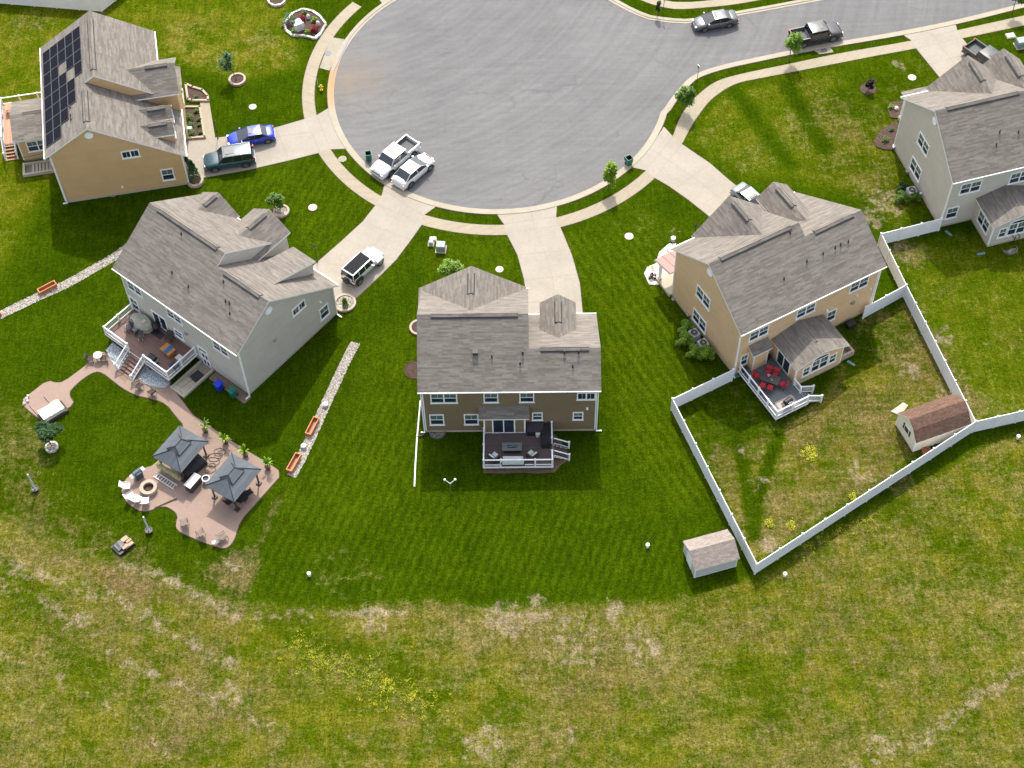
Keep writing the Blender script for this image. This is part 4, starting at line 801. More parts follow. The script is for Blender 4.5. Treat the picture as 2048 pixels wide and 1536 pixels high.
# beige house: small bay with its own shed roof beside the deck
b = MB(); tri_wall(b, 1.35, 2.95, [(0, .3), (0, 3.7), (-.75, 3.3), (-.75, .3)]); b.build('bay_wall', M['tan2'], r4)
b = MB(); b.slab([(1.1, -.95, 3.35), (3.2, -.95, 3.35), (3.2, -.004, 3.95), (1.1, -.004, 3.95)], .12); b.build('shed_roof', [M['roof'], M['white']], r4)
b = MB()
for u in (1.345, 2.955): s_ = 1 if u < 2 else -1; b = MB(); b.box(u, u+s_*.1, -.765, -.751, .3, 3.2); b.build('corner_trim', M['white'], r4)
# patio doors of the grey house
slider(r2, (0, 0, 0), (1, 0, 0), (0, -1, 0), 3.35, 5.25, 1.24, 3.3)
# porches
def porch(root, u0, u1, v0, v1, z, roofm, cols):
    b = MB(); b.slab([(u0, v0+.002, z+.75), (u1, v0+.002, z+.75), (u1, v1, z), (u0, v1, z)], .16); pr = b.build('porch_roof', [M[roofm], M['white']], root)
    if roofm == 'porchroof':
        m = MB(); n = 7; sl_ = -.75/(v1-v0)
        for i in range(n+1):
            u = u0+.05+(u1-u0-.1)*i/n; m.hexa([(u-.015, v0+.01, z+.75+.001), (u+.015, v0+.01, z+.751), (u+.015, v1, z+.001), (u-.015, v1, z+.001), (u-.015, v0+.01, z+.79), (u+.015, v0+.01, z+.79), (u+.015, v1, z+.04), (u-.015, v1, z+.04)])
        m.build('roof_seams', M['porchroof'], pr)
    f = MB(); f.box(u0+.2, u1-.2, v0+.002, v1-.25, -.02, .35); f.build('porch_floor', M['found'], root)
    for u in cols:
        c = MB(); c.box(u-.11, u+.11, v1-.55, v1-.33, .35, z+.05); c.box(u-.15, u+.15, v1-.59, v1-.29, .35, .55); c.build('porch_post', M['white'], root)
porch(r4, -.45, 5.5, I4['wL'], 13.3, 2.95, 'porchroof', (.05, 2.6, 5.2))
porch(r1, 1.6, 4.3, I1['wL'], 13.0, 3.4, 'roof', (1.95, 3.95))
porch(r5, 1.9, 5.5, I5['wL'], 14.9, 3.7, 'roof', (2.3, 5.2))
# ---------------------------------------------------------------- decks
def rail(root, p, q, h=.95, post0=True, post1=True, mids=1, zp=None, zq=None, cap=True, bal=True, m='vinyl'):
    "white railing between two local points (x, y, floor z); posts and sections are separate parts"
    p = Vector(p); q = Vector(q); d = q-p; L = math.hypot(d.x, d.y); A = Vector((d.x/L, d.y/L, 0)); sl_ = d.z/L
    def post(pt):
        b = MB(); x, y, z = pt; b.box(x-.07, x+.07, y-.07, y+.07, z-.15, z+h+.06)
        b.mesh([(x-.09, y-.09, z+h+.06), (x+.09, y-.09, z+h+.06), (x+.09, y+.09, z+h+.06), (x-.09, y+.09, z+h+.06), (x, y, z+h+.13)], [(3, 2, 1, 0), (0, 1, 4), (1, 2, 4), (2, 3, 4), (3, 0, 4)])
        b.build('rail_post', M[m], root)
    n = mids
    for i in range(n+1):
        if (i == 0 and not post0) or (i == n and not post1): continue
        post(p+d*(i/n))
    N = Vector((-A.y, A.x, 0))
    for i in range(n):
        a = p+d*(i/n)+A*.07; c = p+d*((i+1)/n)-A*.07; b = MB()
        def bar(z0, z1, w):
            v = [a-N*w, c-N*w, c+N*w, a+N*w]; lo = [(x.x, x.y, x.z+z0) for x in v]; hi = [(x.x, x.y, x.z+z1) for x in v]; b.hexa(lo+hi)
        bar(h-.05, h+.01, .055); bar(.08, .16, .03); 
        if bal:
            k = max(1, int((c-a).length/.13))
            for j in range(1, k):
                x = a+(c-a)*(j/k); b.box(x.x-.014, x.x+.014, x.y-.014, x.y+.014, x.z+.16, x.z+h-.05)
        else:
            k = max(2, int((c-a).length/.16))
            for j in range(1, k): x = a+(c-a)*(j/k); b.box(x.x-.007, x.x+.007, x.y-.007, x.y+.007, x.z+.15, x.z+h-.04, 1)
        b.build('railing', [M[m], M['dark']], root)
def steps(root, mat, p0, dirv, wv, n, rise, tread, name='step'):
    "p0 top corner (x, y, z); dirv downhill, wv across"
    D = Vector((*dirv, 0)); Wv = Vector((*wv, 0))
    for i in range(n):
        a = Vector(p0)+D*(tread*i)-Vector((0, 0, rise*(i+1))); b = MB()
        pts = [a, a+D*(tread*.93), a+D*(tread*.93)+Wv, a+Wv]
        lo = [(x.x, x.y, x.z-.05) for x in pts]; hi = [(x.x, x.y, x.z) for x in pts]
        cr = D.x*Wv.y-D.y*Wv.x
        if cr < 0: lo = lo[::-1]; hi = hi[::-1]
        b.hexa(lo+hi); b.build(name, mat, root)
    for off in (0.03, .97):
        b = MB(); e = Wv*off; a = Vector(p0)+e; z1 = rise*n; q = [a, a+D*(tread*n)]
        N = Wv.normalized()*.025
        v = [a-N+Vector((0, 0, -.02)), a+D*tread*n-N+Vector((0, 0, -z1)), a+D*tread*n+N+Vector((0, 0, -z1)), a+N+Vector((0, 0, -.02))]
        lo = [(x.x, x.y, max(.02, x.z-.28)) for x in v]; hi = [(x.x, x.y, x.z-.06) for x in v]
        cr = (v[1]-v[0]).cross(v[3]-v[0]).z
        if cr < 0: lo = lo[::-1]; hi = hi[::-1]
        b.hexa(lo+hi); b.build('stringer', M['white'], root)
def local_root(name, label, cat, fr, group=None): return thing(name, label, cat, (fr.o[0], fr.o[1], 0), fr.a, group)
def deckfloor(root, pts, z, mat, skirt=None):
    b = MB(); b.prism(pts, z-.05, z); b.build('floor', mat, root)
    b = MB(); n = len(pts)
    for i in range(n):
        a = Vector((*pts[i], 0)); c = Vector((*pts[(i+1) % n], 0)); d = (c-a).normalized(); 
        if abs(a.y) < .02 and abs(c.y) < .02: continue
        N = Vector((d.y, -d.x, 0))*.025
        v = [a-N*0, c-N*0, c+N, a+N]; lo = [(x.x, x.y, z-.28) for x in v]; hi = [(x.x, x.y, z-.02) for x in v]
        b.hexa(lo[::-1]+hi[::-1])
    b.build('fascia', M['white'], root)
    b = MB()
    xs_ = [p[0] for p in pts]; ys_ = [p[1] for p in pts]
    for x in np.linspace(min(xs_)+.15, max(xs_)-.15, 4):
        for y in (min(ys_)+.15,): b.box(x-.07, x+.07, y-.07, y+.07, 0, z-.05)
    b.build('support', M['bark'], root)
# middle house
d3 = local_root('deck', 'dark composite deck with white railing behind the brown middle house', 'deck', F3)
deckfloor(d3, [(5.2, -4.1), (11.35, -4.1), (11.35, -.01), (5.2, -.01)], .75, M['deckdark'])
rail(d3, (5.27, -4.03, .75), (11.28, -4.03, .75), mids=4, bal=False); rail(d3, (5.27, -.72, .75), (5.27, -4.03, .75), mids=2, post1=False, bal=False)
rail(d3, (11.28, -.1, .75), (11.28, -1.75, .75), mids=1, bal=False); rail(d3, (11.28, -3.1, .75), (11.28, -4.03, .75), post1=False, bal=False)
steps(d3, M['deckdark'], (11.36, -1.8, .75), (1, 0), (0, -1.25), 4, .18, .33)
rail(d3, (11.4, -1.8, .72), (12.8, -1.8, .05), post0=False, bal=False); rail(d3, (11.4, -3.08, .72), (12.8, -3.08, .05), post0=False, bal=False)
b = MB(); b.prism([(5.2, -4.32), (7, -4.38), (8.5, -4.3), (10, -4.42), (11.5, -4.3), (12.1, -3.5), (12.9, -3.0), (12.5, -1.8), (11.6, -.3), (5.3, -.1)], 0, .012); o_ = b.build('bare_soil', plain('soil', (.16, .10, .06), .95, var=.3)); o_.location = (F3.o[0], F3.o[1], 0); o_.rotation_euler = (0, 0, F3.a); tag(o_, kind='structure')
# grey house
d2 = local_root('deck', 'large brown deck with white picket railing behind the grey house', 'deck', F2)
deckfloor(d2, [(.45, -3.75), (8.9, -3.75), (8.9, -.01), (.45, -.01)], 1.2, M['deckbrown'])
rail(d2, (.52, -.15, 1.2), (.52, -3.68, 1.2), mids=2); rail(d2, (.52, -3.68, 1.2), (3.65, -3.68, 1.2), mids=1, post0=False)
rail(d2, (5.8, -3.68, 1.2), (8.83, -3.68, 1.2), mids=1); rail(d2, (8.83, -.15, 1.2), (8.83, -3.68, 1.2), mids=2, post1=False)
steps(d2, M['deckbrown'], (3.75, -3.76, 1.2), (0, -1), (2.0, 0), 6, .18, .31)
rail(d2, (3.68, -3.75, 1.15), (3.68, -5.6, .1), post0=False); rail(d2, (5.8, -3.75, 1.15), (5.8, -5.6, .1), post0=False)
for px in ([(211.7, 700.7), (226, 686), (262, 712), (238, 738), (222, 722)], [(276.8, 756.6), (291, 730.6), (343, 765.7), (330, 776), (310.6, 775), (290, 768)]): sheet('stone_bed', GP(px), .085, M['bluestone'], .06, kind='structure')
# beige house
d4 = local_root('deck', 'grey deck with white railing behind the beige house', 'deck', F4)
deckfloor(d4, [(.35, -6.15), (3.85, -6.15), (3.85, -3.4), (3.90, -.01), (.35, -.01)], .8, M['deckgrey'])
rail(d4, (.42, -.25, .8), (.42, -6.08, .8), mids=4, bal=False); rail(d4, (.42, -6.08, .8), (3.78, -6.08, .8), mids=2, post0=False); rail(d4, (3.78, -3.95, .8), (3.78, -4.95, .8), mids=1)
steps(d4, M['deckgrey'], (3.87, -5.0, .8), (1, -.12), (0, -1.0), 4, .19, .32)
rail(d4, (3.85, -4.98, .8), (5.15, -5.05, .15), post0=False); rail(d4, (3.85, -6.1, .8), (5.2, -6.3, .15), post0=False)
# tan house
d1 = local_root('deck', 'tan wrap around deck with white railing behind the tan house', 'deck', F1)
deckfloor(d1, [(.75, -5.85), (6.5, -5.85), (6.5, -4.05), (3.2, -4.05), (3.2, -.01), (.75, -.01)], 1.0, M['decktan'])
rail(d1, (.82, -.2, 1.0), (.82, -5.78, 1.0), mids=3, bal=False); rail(d1, (.82, -5.78, 1.0), (6.43, -5.78, 1.0), mids=3, post0=False, bal=False); rail(d1, (4.0, -4.6, 1.0), (6.43, -4.6, 1.0), mids=1, bal=False)
steps(d1, M['decktan'], (6.52, -5.75, 1.0), (1, 0), (0, 1.15), 5, .18, .3)
rail(d1, (6.5, -5.8, 1.0), (7.9, -5.8, .15), post0=False, bal=False); rail(d1, (6.5, -4.58, 1.0), (7.9, -4.58, .15), post0=False, bal=False)
# basement stairwells, walls and treads
def areaway(fr, label, u0, u1, v0, v1, hi, root_z=.03):
    r = local_root('basement_stairwell', label, 'stairwell', fr); t = .22
    b = MB(); b.box(u0, u1, v0, v0+t, 0, hi); b.box(u1-t, u1, v0+t, v1, 0, hi); b.box(u0, u0+t, v0+t, v1, 0, hi*.9); b.build('retaining_wall', M['found'], r)
    return r
w2 = areaway(F2, 'concrete basement stairwell beside the deck of the grey house', 9.05, 10.85, -3.95, -.02, .28)
b = MB(); b.box(9.28, 10.62, -3.72, -.03, 0, .02); b.build('well_floor', M['slab'], w2)
for i in range(5): b = MB(); b.box(9.30, 10.60, -3.70+.33*i, -3.70+.33*i+.3, .02, .26-.045*i); b.build('step', M['found'], w2)
b = MB(); b.prism([(9.5, -1.9), (10.4, -2.1), (10.5, -1.0), (9.6, -.9)], .05, .1); b.build('mat', M['dark'], w2)
slider(w2, (0, 0, 0), (1, 0, 0), (0, -1, 0), 9.5, 10.5, .1, 2.2, 'basement_door')
b = MB(); b.tube([(10.45, -3.8, .28), (10.45, -3.8, 1.1), (10.45, -2.0, .75), (10.45, -2.0, .1)], .02, 6); b.build('handrail', M['dark'], w2)
w1 = areaway(F1, 'concrete basement stairwell beside the sunroom of the tan house', 8.9, 10.6, -4.1, -.02, .35)
b = MB(); b.box(9.13, 10.37, -3.87, -.03, 0, .02); b.build('well_floor', M['slab'], w1)
for i in range(6): b = MB(); b.box(9.14, 10.36, -3.2+.34*i, -3.2+.34*i+.26, .02, .26-.03*i); b.build('step', M['found'], w1)
b = MB(); b.tube([(8.95, -4.0, 1.1), (8.95, -1.0, 1.35)], .025, 6); b.build('handrail', M['dark'], w1)
w4 = local_root('basement_stairwell', 'cream walled basement stairwell at the far side of the beige sunroom', 'stairwell', F4)
b = MB(); b.box(9.3, 10.9, -3.5, -3.3, 0, .7); b.box(10.7, 10.9, -3.3, -.2, 0, .7); b.build('retaining_wall', M['cap'], w4)
b = MB(); b.box(9.2, 10.69, -3.29, -.2, 0, .03); b.build('well_floor', M['slab'], w4)
# window wells
def windowwell(fr, label, u, v, r=.62, n=14):
    t = local_root('window_well', label, 'window well', fr); b = MB()
    def half(rr, z): return [(u+rr*math.cos(math.pi*i/n), v-rr*.95*math.sin(math.pi*i/n), z) for i in range(n+1)]
    a, c, d, e = half(r, 0), half(r, .22), half(r-.05, .22), half(r-.05, 0)
    for x, y in ((a, c), (c, d), (d, e)): b.mesh(y+x, [(i, i+1, n+1+i+1, n+1+i) for i in range(n)])
    b.build('rim', M['alloy'], t); b = MB(); b.poly(half(r-.05, .03)[::-1]); b.build('gravel_floor', M['gravel'], t)
windowwell(F3, 'grey window well against the rear wall of the brown house', 1.05, -.02, .75)
windowwell(F5, 'round metal window well below the arched sunroom window of the light grey house', *F5.Z(q6(1020, 1405), 0)[:2], .75)
# ---------------------------------------------------------------- fences
def fence(label, pts, z=1.80, sp=2.44, first=True, last=True, mat='vinyl'):
    pts = [np.array(p) for p in pts]; o = pts[0]; r = thing('vinyl_fence', label, 'fence', (o[0], o[1], 0))
    def post(p):
        x, y = p-o; b = MB(); b.box(x-.075, x+.075, y-.075, y+.075, 0, z+.08)
        b.mesh([(x-.1, y-.1, z+.08), (x+.1, y-.1, z+.08), (x+.1, y+.1, z+.08), (x-.1, y+.1, z+.08), (x, y, z+.18)], [(3, 2, 1, 0), (0, 1, 4), (1, 2, 4), (2, 3, 4), (3, 0, 4)])
        b.build('fence_post', M[mat], r)
    for s_ in range(len(pts)-1):
        a, c = pts[s_], pts[s_+1]; L = np.hypot(*(c-a)); n = max(1, round(L/sp)); d = (c-a)/L; N = np.array([-d[1], d[0]])
        for i in range(n+1):
            if (i == 0 and (s_ > 0 or not first)) or (i == n and s_ == len(pts)-2 and not last): continue
            post(a+(c-a)*i/n)
        for i in range(n):
            p0 = a+(c-a)*i/n+d*.075-o; p1 = a+(c-a)*(i+1)/n-d*.075-o; b = MB(); A3 = (d[0], d[1], 0); N3 = (N[0], N[1], 0); l = np.hypot(*(p1-p0)); O3 = (p0[0], p0[1], 0)
            k = max(1, int(l/.155)); 
            for j in range(k): b.obox(O3, A3, N3, l*j/k+.004, l*(j+1)/k-.004, -.018, .018, .15, z-.12)
            b.obox(O3, A3, N3, 0, l, -.03, .03, z-.14, z); b.obox(O3, A3, N3, 0, l, -.03, .03, .04, .18)
            b.build('fence_panel', M[mat], r)
    return r
T_ = 1.88
fc = G(1345.4, 796.6, T_); fe = G(1467, 738, T_); fb_ = G(1514.1, 1126.8, T_); fr_ = G(1952.2, 841.7, T_); fj = G(1813.1, 568.4, T_); fk = G(1763, 466, T_)
fence('white vinyl fence run from the beige house deck to the left yard corner', [fe, fc], last=False)
fence('white vinyl fence run beside the grey garden shed', [fc, fb_])
fence('long white vinyl fence run along the open field, past the cream shed', [fb_, fr_], first=False)
fence('white vinyl fence run between the two right hand yards', [fr_, fj], first=False)
fence('short white vinyl fence run from the beige house to the dividing fence', [G(1732, 613, T_), fj], last=False)
fence('white vinyl fence run behind the right end of the beige house roof', [fj, fk], first=False)
fence('white vinyl fence run joining the light grey house', [fk, G(1884, 436, T_)], first=False)
fence('white vinyl fence run leaving the picture at the right edge', [fr_, G(2040, 822, T_), G(2400, 740, T_)], first=False)
fence('white vinyl fence at the top left edge of the picture', [G(-120, -28, T_), G(196, -3, T_), G(250, -45, T_)])
# ---------------------------------------------------------------- garden sheds
def shed(name, label, pA, pB, pC, zw, ridge, wallm, roofm, gambrel=False, win=True):
    "pA, pB near wall corners on the ground, pC third corner (px)"
    a, b_, c = G(*pA), G(*pB), G(*pC); u = (c-b_); L = np.hypot(*u); u = u/L; v = np.array([-u[1], u[0]]); D = abs((a-b_)@v)
    r = thing(name, label, 'shed', (b_[0], b_[1], 0), math.atan2(u[1], u[0])); m = MB(); k = (ridge-zw)/(D/2)
    if gambrel: prof = [(0, .1), (0, zw), (D*.22, zw+(ridge-zw)*.62), (D/2, ridge), (D*.78, zw+(ridge-zw)*.62), (D, zw), (D, .1)]
    else: prof = [(0, .1), (0, zw), (D/2, ridge), (D, zw), (D, .1)]
    tri_wall(m, 0, L, [(v_, z-(.06 if z > .2 else 0)) for v_, z in prof]); m.build('wall', M[wallm], r)
    rr = MB(); e = .12
    for i in range(1, len(prof)-2):
        (v0, z0), (v1, z1) = prof[i], prof[i+1]
        if i == 1: s_ = (z1-z0)/(v1-v0); v0 -= .15; z0 -= .15*s_
        if i == len(prof)-3: s_ = (z1-z0)/(v1-v0); v1 += .15; z1 += .15*s_
        rr.slab([(-e, v0, z0+.03), (L+e, v0, z0+.03), (L+e, v1, z1+.03), (-e, v1, z1+.03)], .07)
    rr.build('roof', [M[roofm], M['white']], r)
    t = MB()
    for x, y in ((0, 0), (0, D), (L, 0), (L, D)): t.box(x-.012 if x == 0 else x+.002, x-.002 if x == 0 else x+.012, max(0, y-.08), min(D, y+.08), .1, zw-.12)
    for x in (0, L): t.box(x-.08 if x else 0, x if x else .08, -.012, -.002, .1, zw-.12)
    t.box(0, L, -.013, -.002, .1, .2); t.build('corner_trim', M['white'], r)
    return r, L, D
s1, L1, D1_ = shed('garden_shed', 'small pale grey garden shed outside the fence corner', (1366, 1104), (1388, 1157), (1472, 1134), 1.75, 2.5, 'shedgrey', 'shedroof_tan')
b = MB(); b.box(-.03, -.003, D1_*.3, D1_*.7, .12, 1.7); b.build('door', M['white'], s1)
s2, L2, D2_ = shed('garden_shed', 'cream barn shed with a red brown shingle roof inside the fenced yard', (1785, 852), (1825, 905), (1930, 868), 1.9, 3.1, 'cream', 'shedroof_red', gambrel=True)
b = MB(); b.obox((0, 0, 0), (0, 1, 0), (-1, 0, 0), D2_*.38, D2_*.62, 0, .04, 1.1, 1.85); f_ = b.build('window', M['white'], s2)
b = MB(); b.obox((0, 0, 0), (0, 1, 0), (-1, 0, 0), D2_*.38+.06, D2_*.62-.06, .04, .046, 1.16, 1.79); b.build('pane', M['glass'], f_)
for y0, y1 in ((D2_*.38-.22, D2_*.38-.02), (D2_*.62+.02, D2_*.62+.22)): b = MB(); b.obox((0, 0, 0), (0, 1, 0), (-1, 0, 0), y0, y1, 0, .035, 1.1, 1.85); b.build('shutter', M['black'], s2)
rp = MB(); p_ = GP([(1781, 824), (1806, 806), (1816, 812), (1800, 832)]); rp.prism(p_, 0, .12); tag(rp.build('stone_step', M['found']), 'pale concrete step slab at the door side of the cream shed', 'step')
# ---------------------------------------------------------------- vehicles
M['tailred'] = plain('tail_lamp_red', (.35, .008, .01), .2); M['lamp'] = plain('head_lamp', (.72, .74, .76), .12, .3); M['cglass'] = glassmat('car_glass', (.012, .016, .020), .04); M['cream_int'] = plain('bed_liner', (.10, .10, .10), .8)
def paint(name, col, rough=.28, metal=0.0): return plain(name, col, rough, metal, .03, coat=.35)
def car(name, label, kind, paintm, fpx, rpx, near, P, group=None, roofm=None):
    "fpx, rpx: where the near front and rear wheels touch the road; near = side facing us (+1 left, -1 right)"
    f, r = G(*fpx), G(*rpx); d = (f-r); wb = P.get('wb', np.hypot(*d)); d = d/np.hypot(*d); n = np.array([-d[1], d[0]])
    L, W, Hh, z0, wr = P['L'], P['W'], P['H'], P.get('z0', .24), P.get('wr', .34)
    mid = (f+r)/2-n*near*(W/2-.1); root = thing(name, label, P.get('cat', 'car'), mid, math.atan2(d[1], d[0]), group)
    xr, xf = -L/2-P.get('sh', 0), L/2-P.get('sh', 0)
    X = lambda t: xr+(xf-xr)*t
    b = MB(); rings = []
    for t, zt, hw in P['prof']:
        w = W/2*hw; x = X(t); zb = z0+(.10 if t in (0, 1) else 0); md = zb+(zt-zb)*.45
        half = [(w*.80, zb), (w*.97, zb+.10), (w, md), (w*.985, zt-.16), (w*.93, zt-.05), (w*.80, zt), (w*.4, zt+P.get('crown', .02))]
        rings.append([(x, y, z) for y, z in half]+[(x, -y, z) for y, z in half[::-1]])
    k = len(rings[0]); vs = [p for rg in rings for p in rg]
    b.mesh(vs, [(i*k+j, i*k+(j+1) % k, (i+1)*k+(j+1) % k, (i+1)*k+j) for i in range(len(rings)-1) for j in range(k)], 0, True)
    b.poly(rings[0][::-1]); b.poly(rings[-1])
    # dark wheel openings
    for sx in (1, -1):
        for sy in (1, -1):
            x = sx*wb/2; y = sy*(W/2+.004); nn = 14; R_ = wr+.09; pts = [(x+R_*math.cos(math.pi*i/nn), y, wr+R_*math.sin(math.pi*i/nn)) for i in range(nn+1)]+[(x-R_, y, z0-.02), (x+R_, y, z0-.02)]
            inn = [(px, y-sy*.012, pz) for px, _, pz in pts]; m_ = len(pts)
            b.poly(pts if sy < 0 else pts[::-1], 1); b.mesh(pts+inn, [(i, (i+1) % m_, m_+(i+1) % m_, m_+i) for i in range(m_)], 1)
    body = b.build('body', [paintm, M['black']], root)
    # cabin
    (x0, x1, zb0, wb0), (x2, x3, zt0, wt0) = P['cab']; x0, x1, x2, x3 = X(x0), X(x1), X(x2), X(x3); w0, w1 = W/2*wb0, W/2*wt0
    lo = [(x0, -w0, zb0-.03), (x1, -w0, zb0-.03), (x1, w0, zb0-.03), (x0, w0, zb0-.03)]; hi = [(x2, -w1, zt0), (x3, -w1, zt0), (x3, w1, zt0), (x2, w1, zt0)]
    g = MB(); g.hexa(lo+hi); g.build('windows', M['cglass'], root)
    rb = MB(); e = .03; nx_ = 5; ny_ = 5; top = []
    for i in range(nx_+1):
        for j in range(ny_+1):
            a = i/nx_; c = j/ny_; x = x2-e+(x3-x2+2*e)*a; y = -w1-e+(2*w1+2*e)*c; top.append((x, y, zt0+.02+.05*math.sin(math.pi*a)**.5*math.sin(math.pi*c)**.5))
    rb.mesh(top, [(i*(ny_+1)+j, (i+1)*(ny_+1)+j, (i+1)*(ny_+1)+j+1, i*(ny_+1)+j+1) for i in range(nx_) for j in range(ny_)], 0, True)
    rb.box(x2-e, x3+e, -w1-e, w1+e, zt0-.035, zt0+.019); rb.build('roof', roofm or paintm, root)
    pb = MB()
    def pillar(p, q, w=.045):
        p = Vector(p); q = Vector(q); sy = 1 if p.y > 0 else -1; o = Vector((0, sy*.012, .0)); a = Vector((w, 0, 0))
        v = [p-a-o, p+a-o, p+a+o, p-a+o]; t = [q-a-o, q+a-o, q+a+o, q-a+o]
        if sy < 0: v = v[::-1]; t = t[::-1]
        pb.hexa(v+t)
    for sy in (0, 1):
        l = lo if 1 else 0; i0, i1 = (0, 1) if sy == 0 else (3, 2)
        pillar(lo[i0], hi[i0], P.get('cp', .10)); pillar(lo[i1], hi[i1], .05)
        for tt in P.get('bp', (.52,)):
            a = Vector(lo[i0])*(1-tt)+Vector(lo[i1])*tt; c = Vector(hi[i0])*(1-tt)+Vector(hi[i1])*tt; pillar(a, c, .035)
    pb.build('pillars', paintm, root)
    if P.get('sun'):
        a, c = P['sun']; m = MB(); m.box(X(a), X(c), -w1*.6, w1*.6, zt0+.05, zt0+.088); m.build('sunroof', M['cglass'], root)
    if P.get('rails'):
        for sy in (-1, 1): m = MB(); m.tube([(x2+.1, sy*w1*.93, zt0+.03), (x2+.2, sy*w1*.93, zt0+.10), (x3-.2, sy*w1*.93, zt0+.10), (x3-.1, sy*w1*.93, zt0+.03)], .022, 6); m.build('roof_rail', M['alloy'], root)
    # wheels
    for sx in (1, -1):
        for sy in (1, -1):
            m = MB(); x = sx*wb/2; y = sy*(W/2-.10); nn = 20; tw = .115
            out = []
            for yy, rr in ((-tw, wr*.88), (-tw*.8, wr), (tw*.8, wr), (tw, wr*.88), (tw, wr*.66)): out.append([(x+rr*math.cos(2*math.pi*i/nn), y+sy*yy, wr+rr*math.sin(2*math.pi*i/nn)) for i in range(nn)])
            v_ = [p for o_ in out for p in o_]; m.mesh(v_, [(a*nn+i, a*nn+(i+1) % nn, (a+1)*nn+(i+1) % nn, (a+1)*nn+i) for a in range(4) for i in range(nn)], 0, True)
            m.poly(out[0]); wh = m.build('wheel', M['rubber'], root)
            m = MB(); yr = y+sy*(tw-.03); dsc = [(x+wr*.66*math.cos(2*math.pi*i/nn), yr, wr+wr*.66*math.sin(2*math.pi*i/nn)) for i in range(nn)]; m.poly(dsc if sy < 0 else dsc[::-1], 1)
            for i in range(6):
                a = 2*math.pi*i/6; ca, sa_ = math.cos(a), math.sin(a); w_ = .032
                q_ = [(x+ca*.03-sa_*w_, wr+sa_*.03+ca*w_), (x+ca*wr*.66-sa_*w_, wr+sa_*wr*.66+ca*w_), (x+ca*wr*.66+sa_*w_, wr+sa_*wr*.66-ca*w_), (x+ca*.03+sa_*w_, wr+sa_*.03-ca*w_)]
                m.hexa([(p, yr+sy*.002, z) for p, z in q_]+[(p, yr+sy*.025, z) for p, z in q_])
            rim_ = [(x+rr*math.cos(2*math.pi*i/nn), yr+sy*.02, wr+rr*math.sin(2*math.pi*i/nn)) for rr in (wr*.58, wr*.68) for i in range(nn)]; m.mesh(rim_, [(i, (i+1) % nn, nn+(i+1) % nn, nn+i) for i in range(nn)])
            m.build('rim', [M['alloy'], M['black']], wh)
    # lamps, mirrors, bumpers, grille
    zl = P.get('zl', .68); hwf = W/2*P['prof'][-2][2]; hwr = W/2*P['prof'][1][2]
    for sy in (1, -1):
        m = MB(); m.box(xf-.20, xf-.005, sy*hwf*.60, sy*hwf*.90, zl-.08, zl+.05); m.build('headlight', M['lamp'], root)
        m = MB(); m.box(xr-.012, xr+.12, sy*hwr*.70, sy*hwr*1.0, zl+.02, zl+P.get('tl', .16)); m.build('taillight', M['tailred'], root)
        m = MB(); m.box(x1-.45, x1-.30, sy*(w0+.02), sy*(w0+.22), zb0+.02, zb0+.15); m.build('mirror', paintm, root)
        m = MB(); m.box(-.5, -.32, sy*(W/2-.001), sy*(W/2+.02), zb0-.16, zb0-.13); m.box(.45, .63, sy*(W/2-.001), sy*(W/2+.02), zb0-.16, zb0-.13); m.build('door_handle', M['alloy'], root)
    m = MB(); m.box(xf-.02, xf+.03, -hwf*.55, hwf*.55, zl-.14, zl+.04); m.build('grille', M['dark'], root)
    m = MB(); m.box(xf-.1, xf+.05, -hwf*.95, hwf*.95, z0+.02, z0+.20); m.build('front_bumper', P.get('bm', paintm), root)
    m = MB(); m.box(xr-.05, xr+.1, -hwr*.95, hwr*.95, z0+.04, z0+.24); m.build('rear_bumper', P.get('bm', paintm), root)
    if P.get('bed'):
        ta, tb, zf, zr_ = P['bed']; xa, xb = X(ta), X(tb); m = MB(); w = W/2-.02; t = .11
        m.box(xa, xb, w-t, w, zf-.1, zr_); m.box(xa, xb, -w, -w+t, zf-.1, zr_); m.box(xa, xa+t*.7, -w+t, w-t, zf-.1, zr_-.01); m.build('bed_side', paintm, root)
        m = MB(); m.box(xa+.09, xb, -w+t+.002, w-t-.002, zf, zf+.025); m.box(xa+.09, xb, w-t-.02, w-t-.002, zf, zr_-.05); m.box(xa+.09, xb, -w+t+.002, -w+t+.02, zf, zr_-.05); m.build('bed_liner', P.get('liner', M['cream_int']), root)
    if P.get('spare'):
        m = MB(); nn = 20; x = xr-.12; vs_ = []
        for xx, rr in ((0, .33), (-.05, .38), (-.2, .38), (-.24, .33)): vs_.append([(x+xx, rr*math.cos(2*math.pi*i/nn)-.05, .95+rr*math.sin(2*math.pi*i/nn)) for i in range(nn)])
        m.mesh([p for o_ in vs_ for p in o_], [(a*nn+i, a*nn+(i+1) % nn, (a+1)*nn+(i+1) % nn, (a+1)*nn+i) for a in range(3) for i in range(nn)], 0, True); m.poly(vs_[-1]); m.poly(vs_[0][::-1]); sp_ = m.build('spare_wheel', M['rubber'], root)
    return root
sedan = dict(L=4.85, W=1.84, H=1.45, z0=.2, wr=.34, cat='car', zl=.66, prof=[(0, .66, .80), (.015, .92, .90), (.05, 1.03, .95), (.16, 1.05, .99), (.3, .98, 1), (.6, .95, 1), (.72, .94, .99), (.85, .86, .97), (.94, .76, .90), (.985, .66, .82), (1, .52, .74)],
             cab=((.10, .78, .96, .90), (.28, .54, 1.38, .72)), bp=(.50,), cp=.09, sun=(.47, .53))
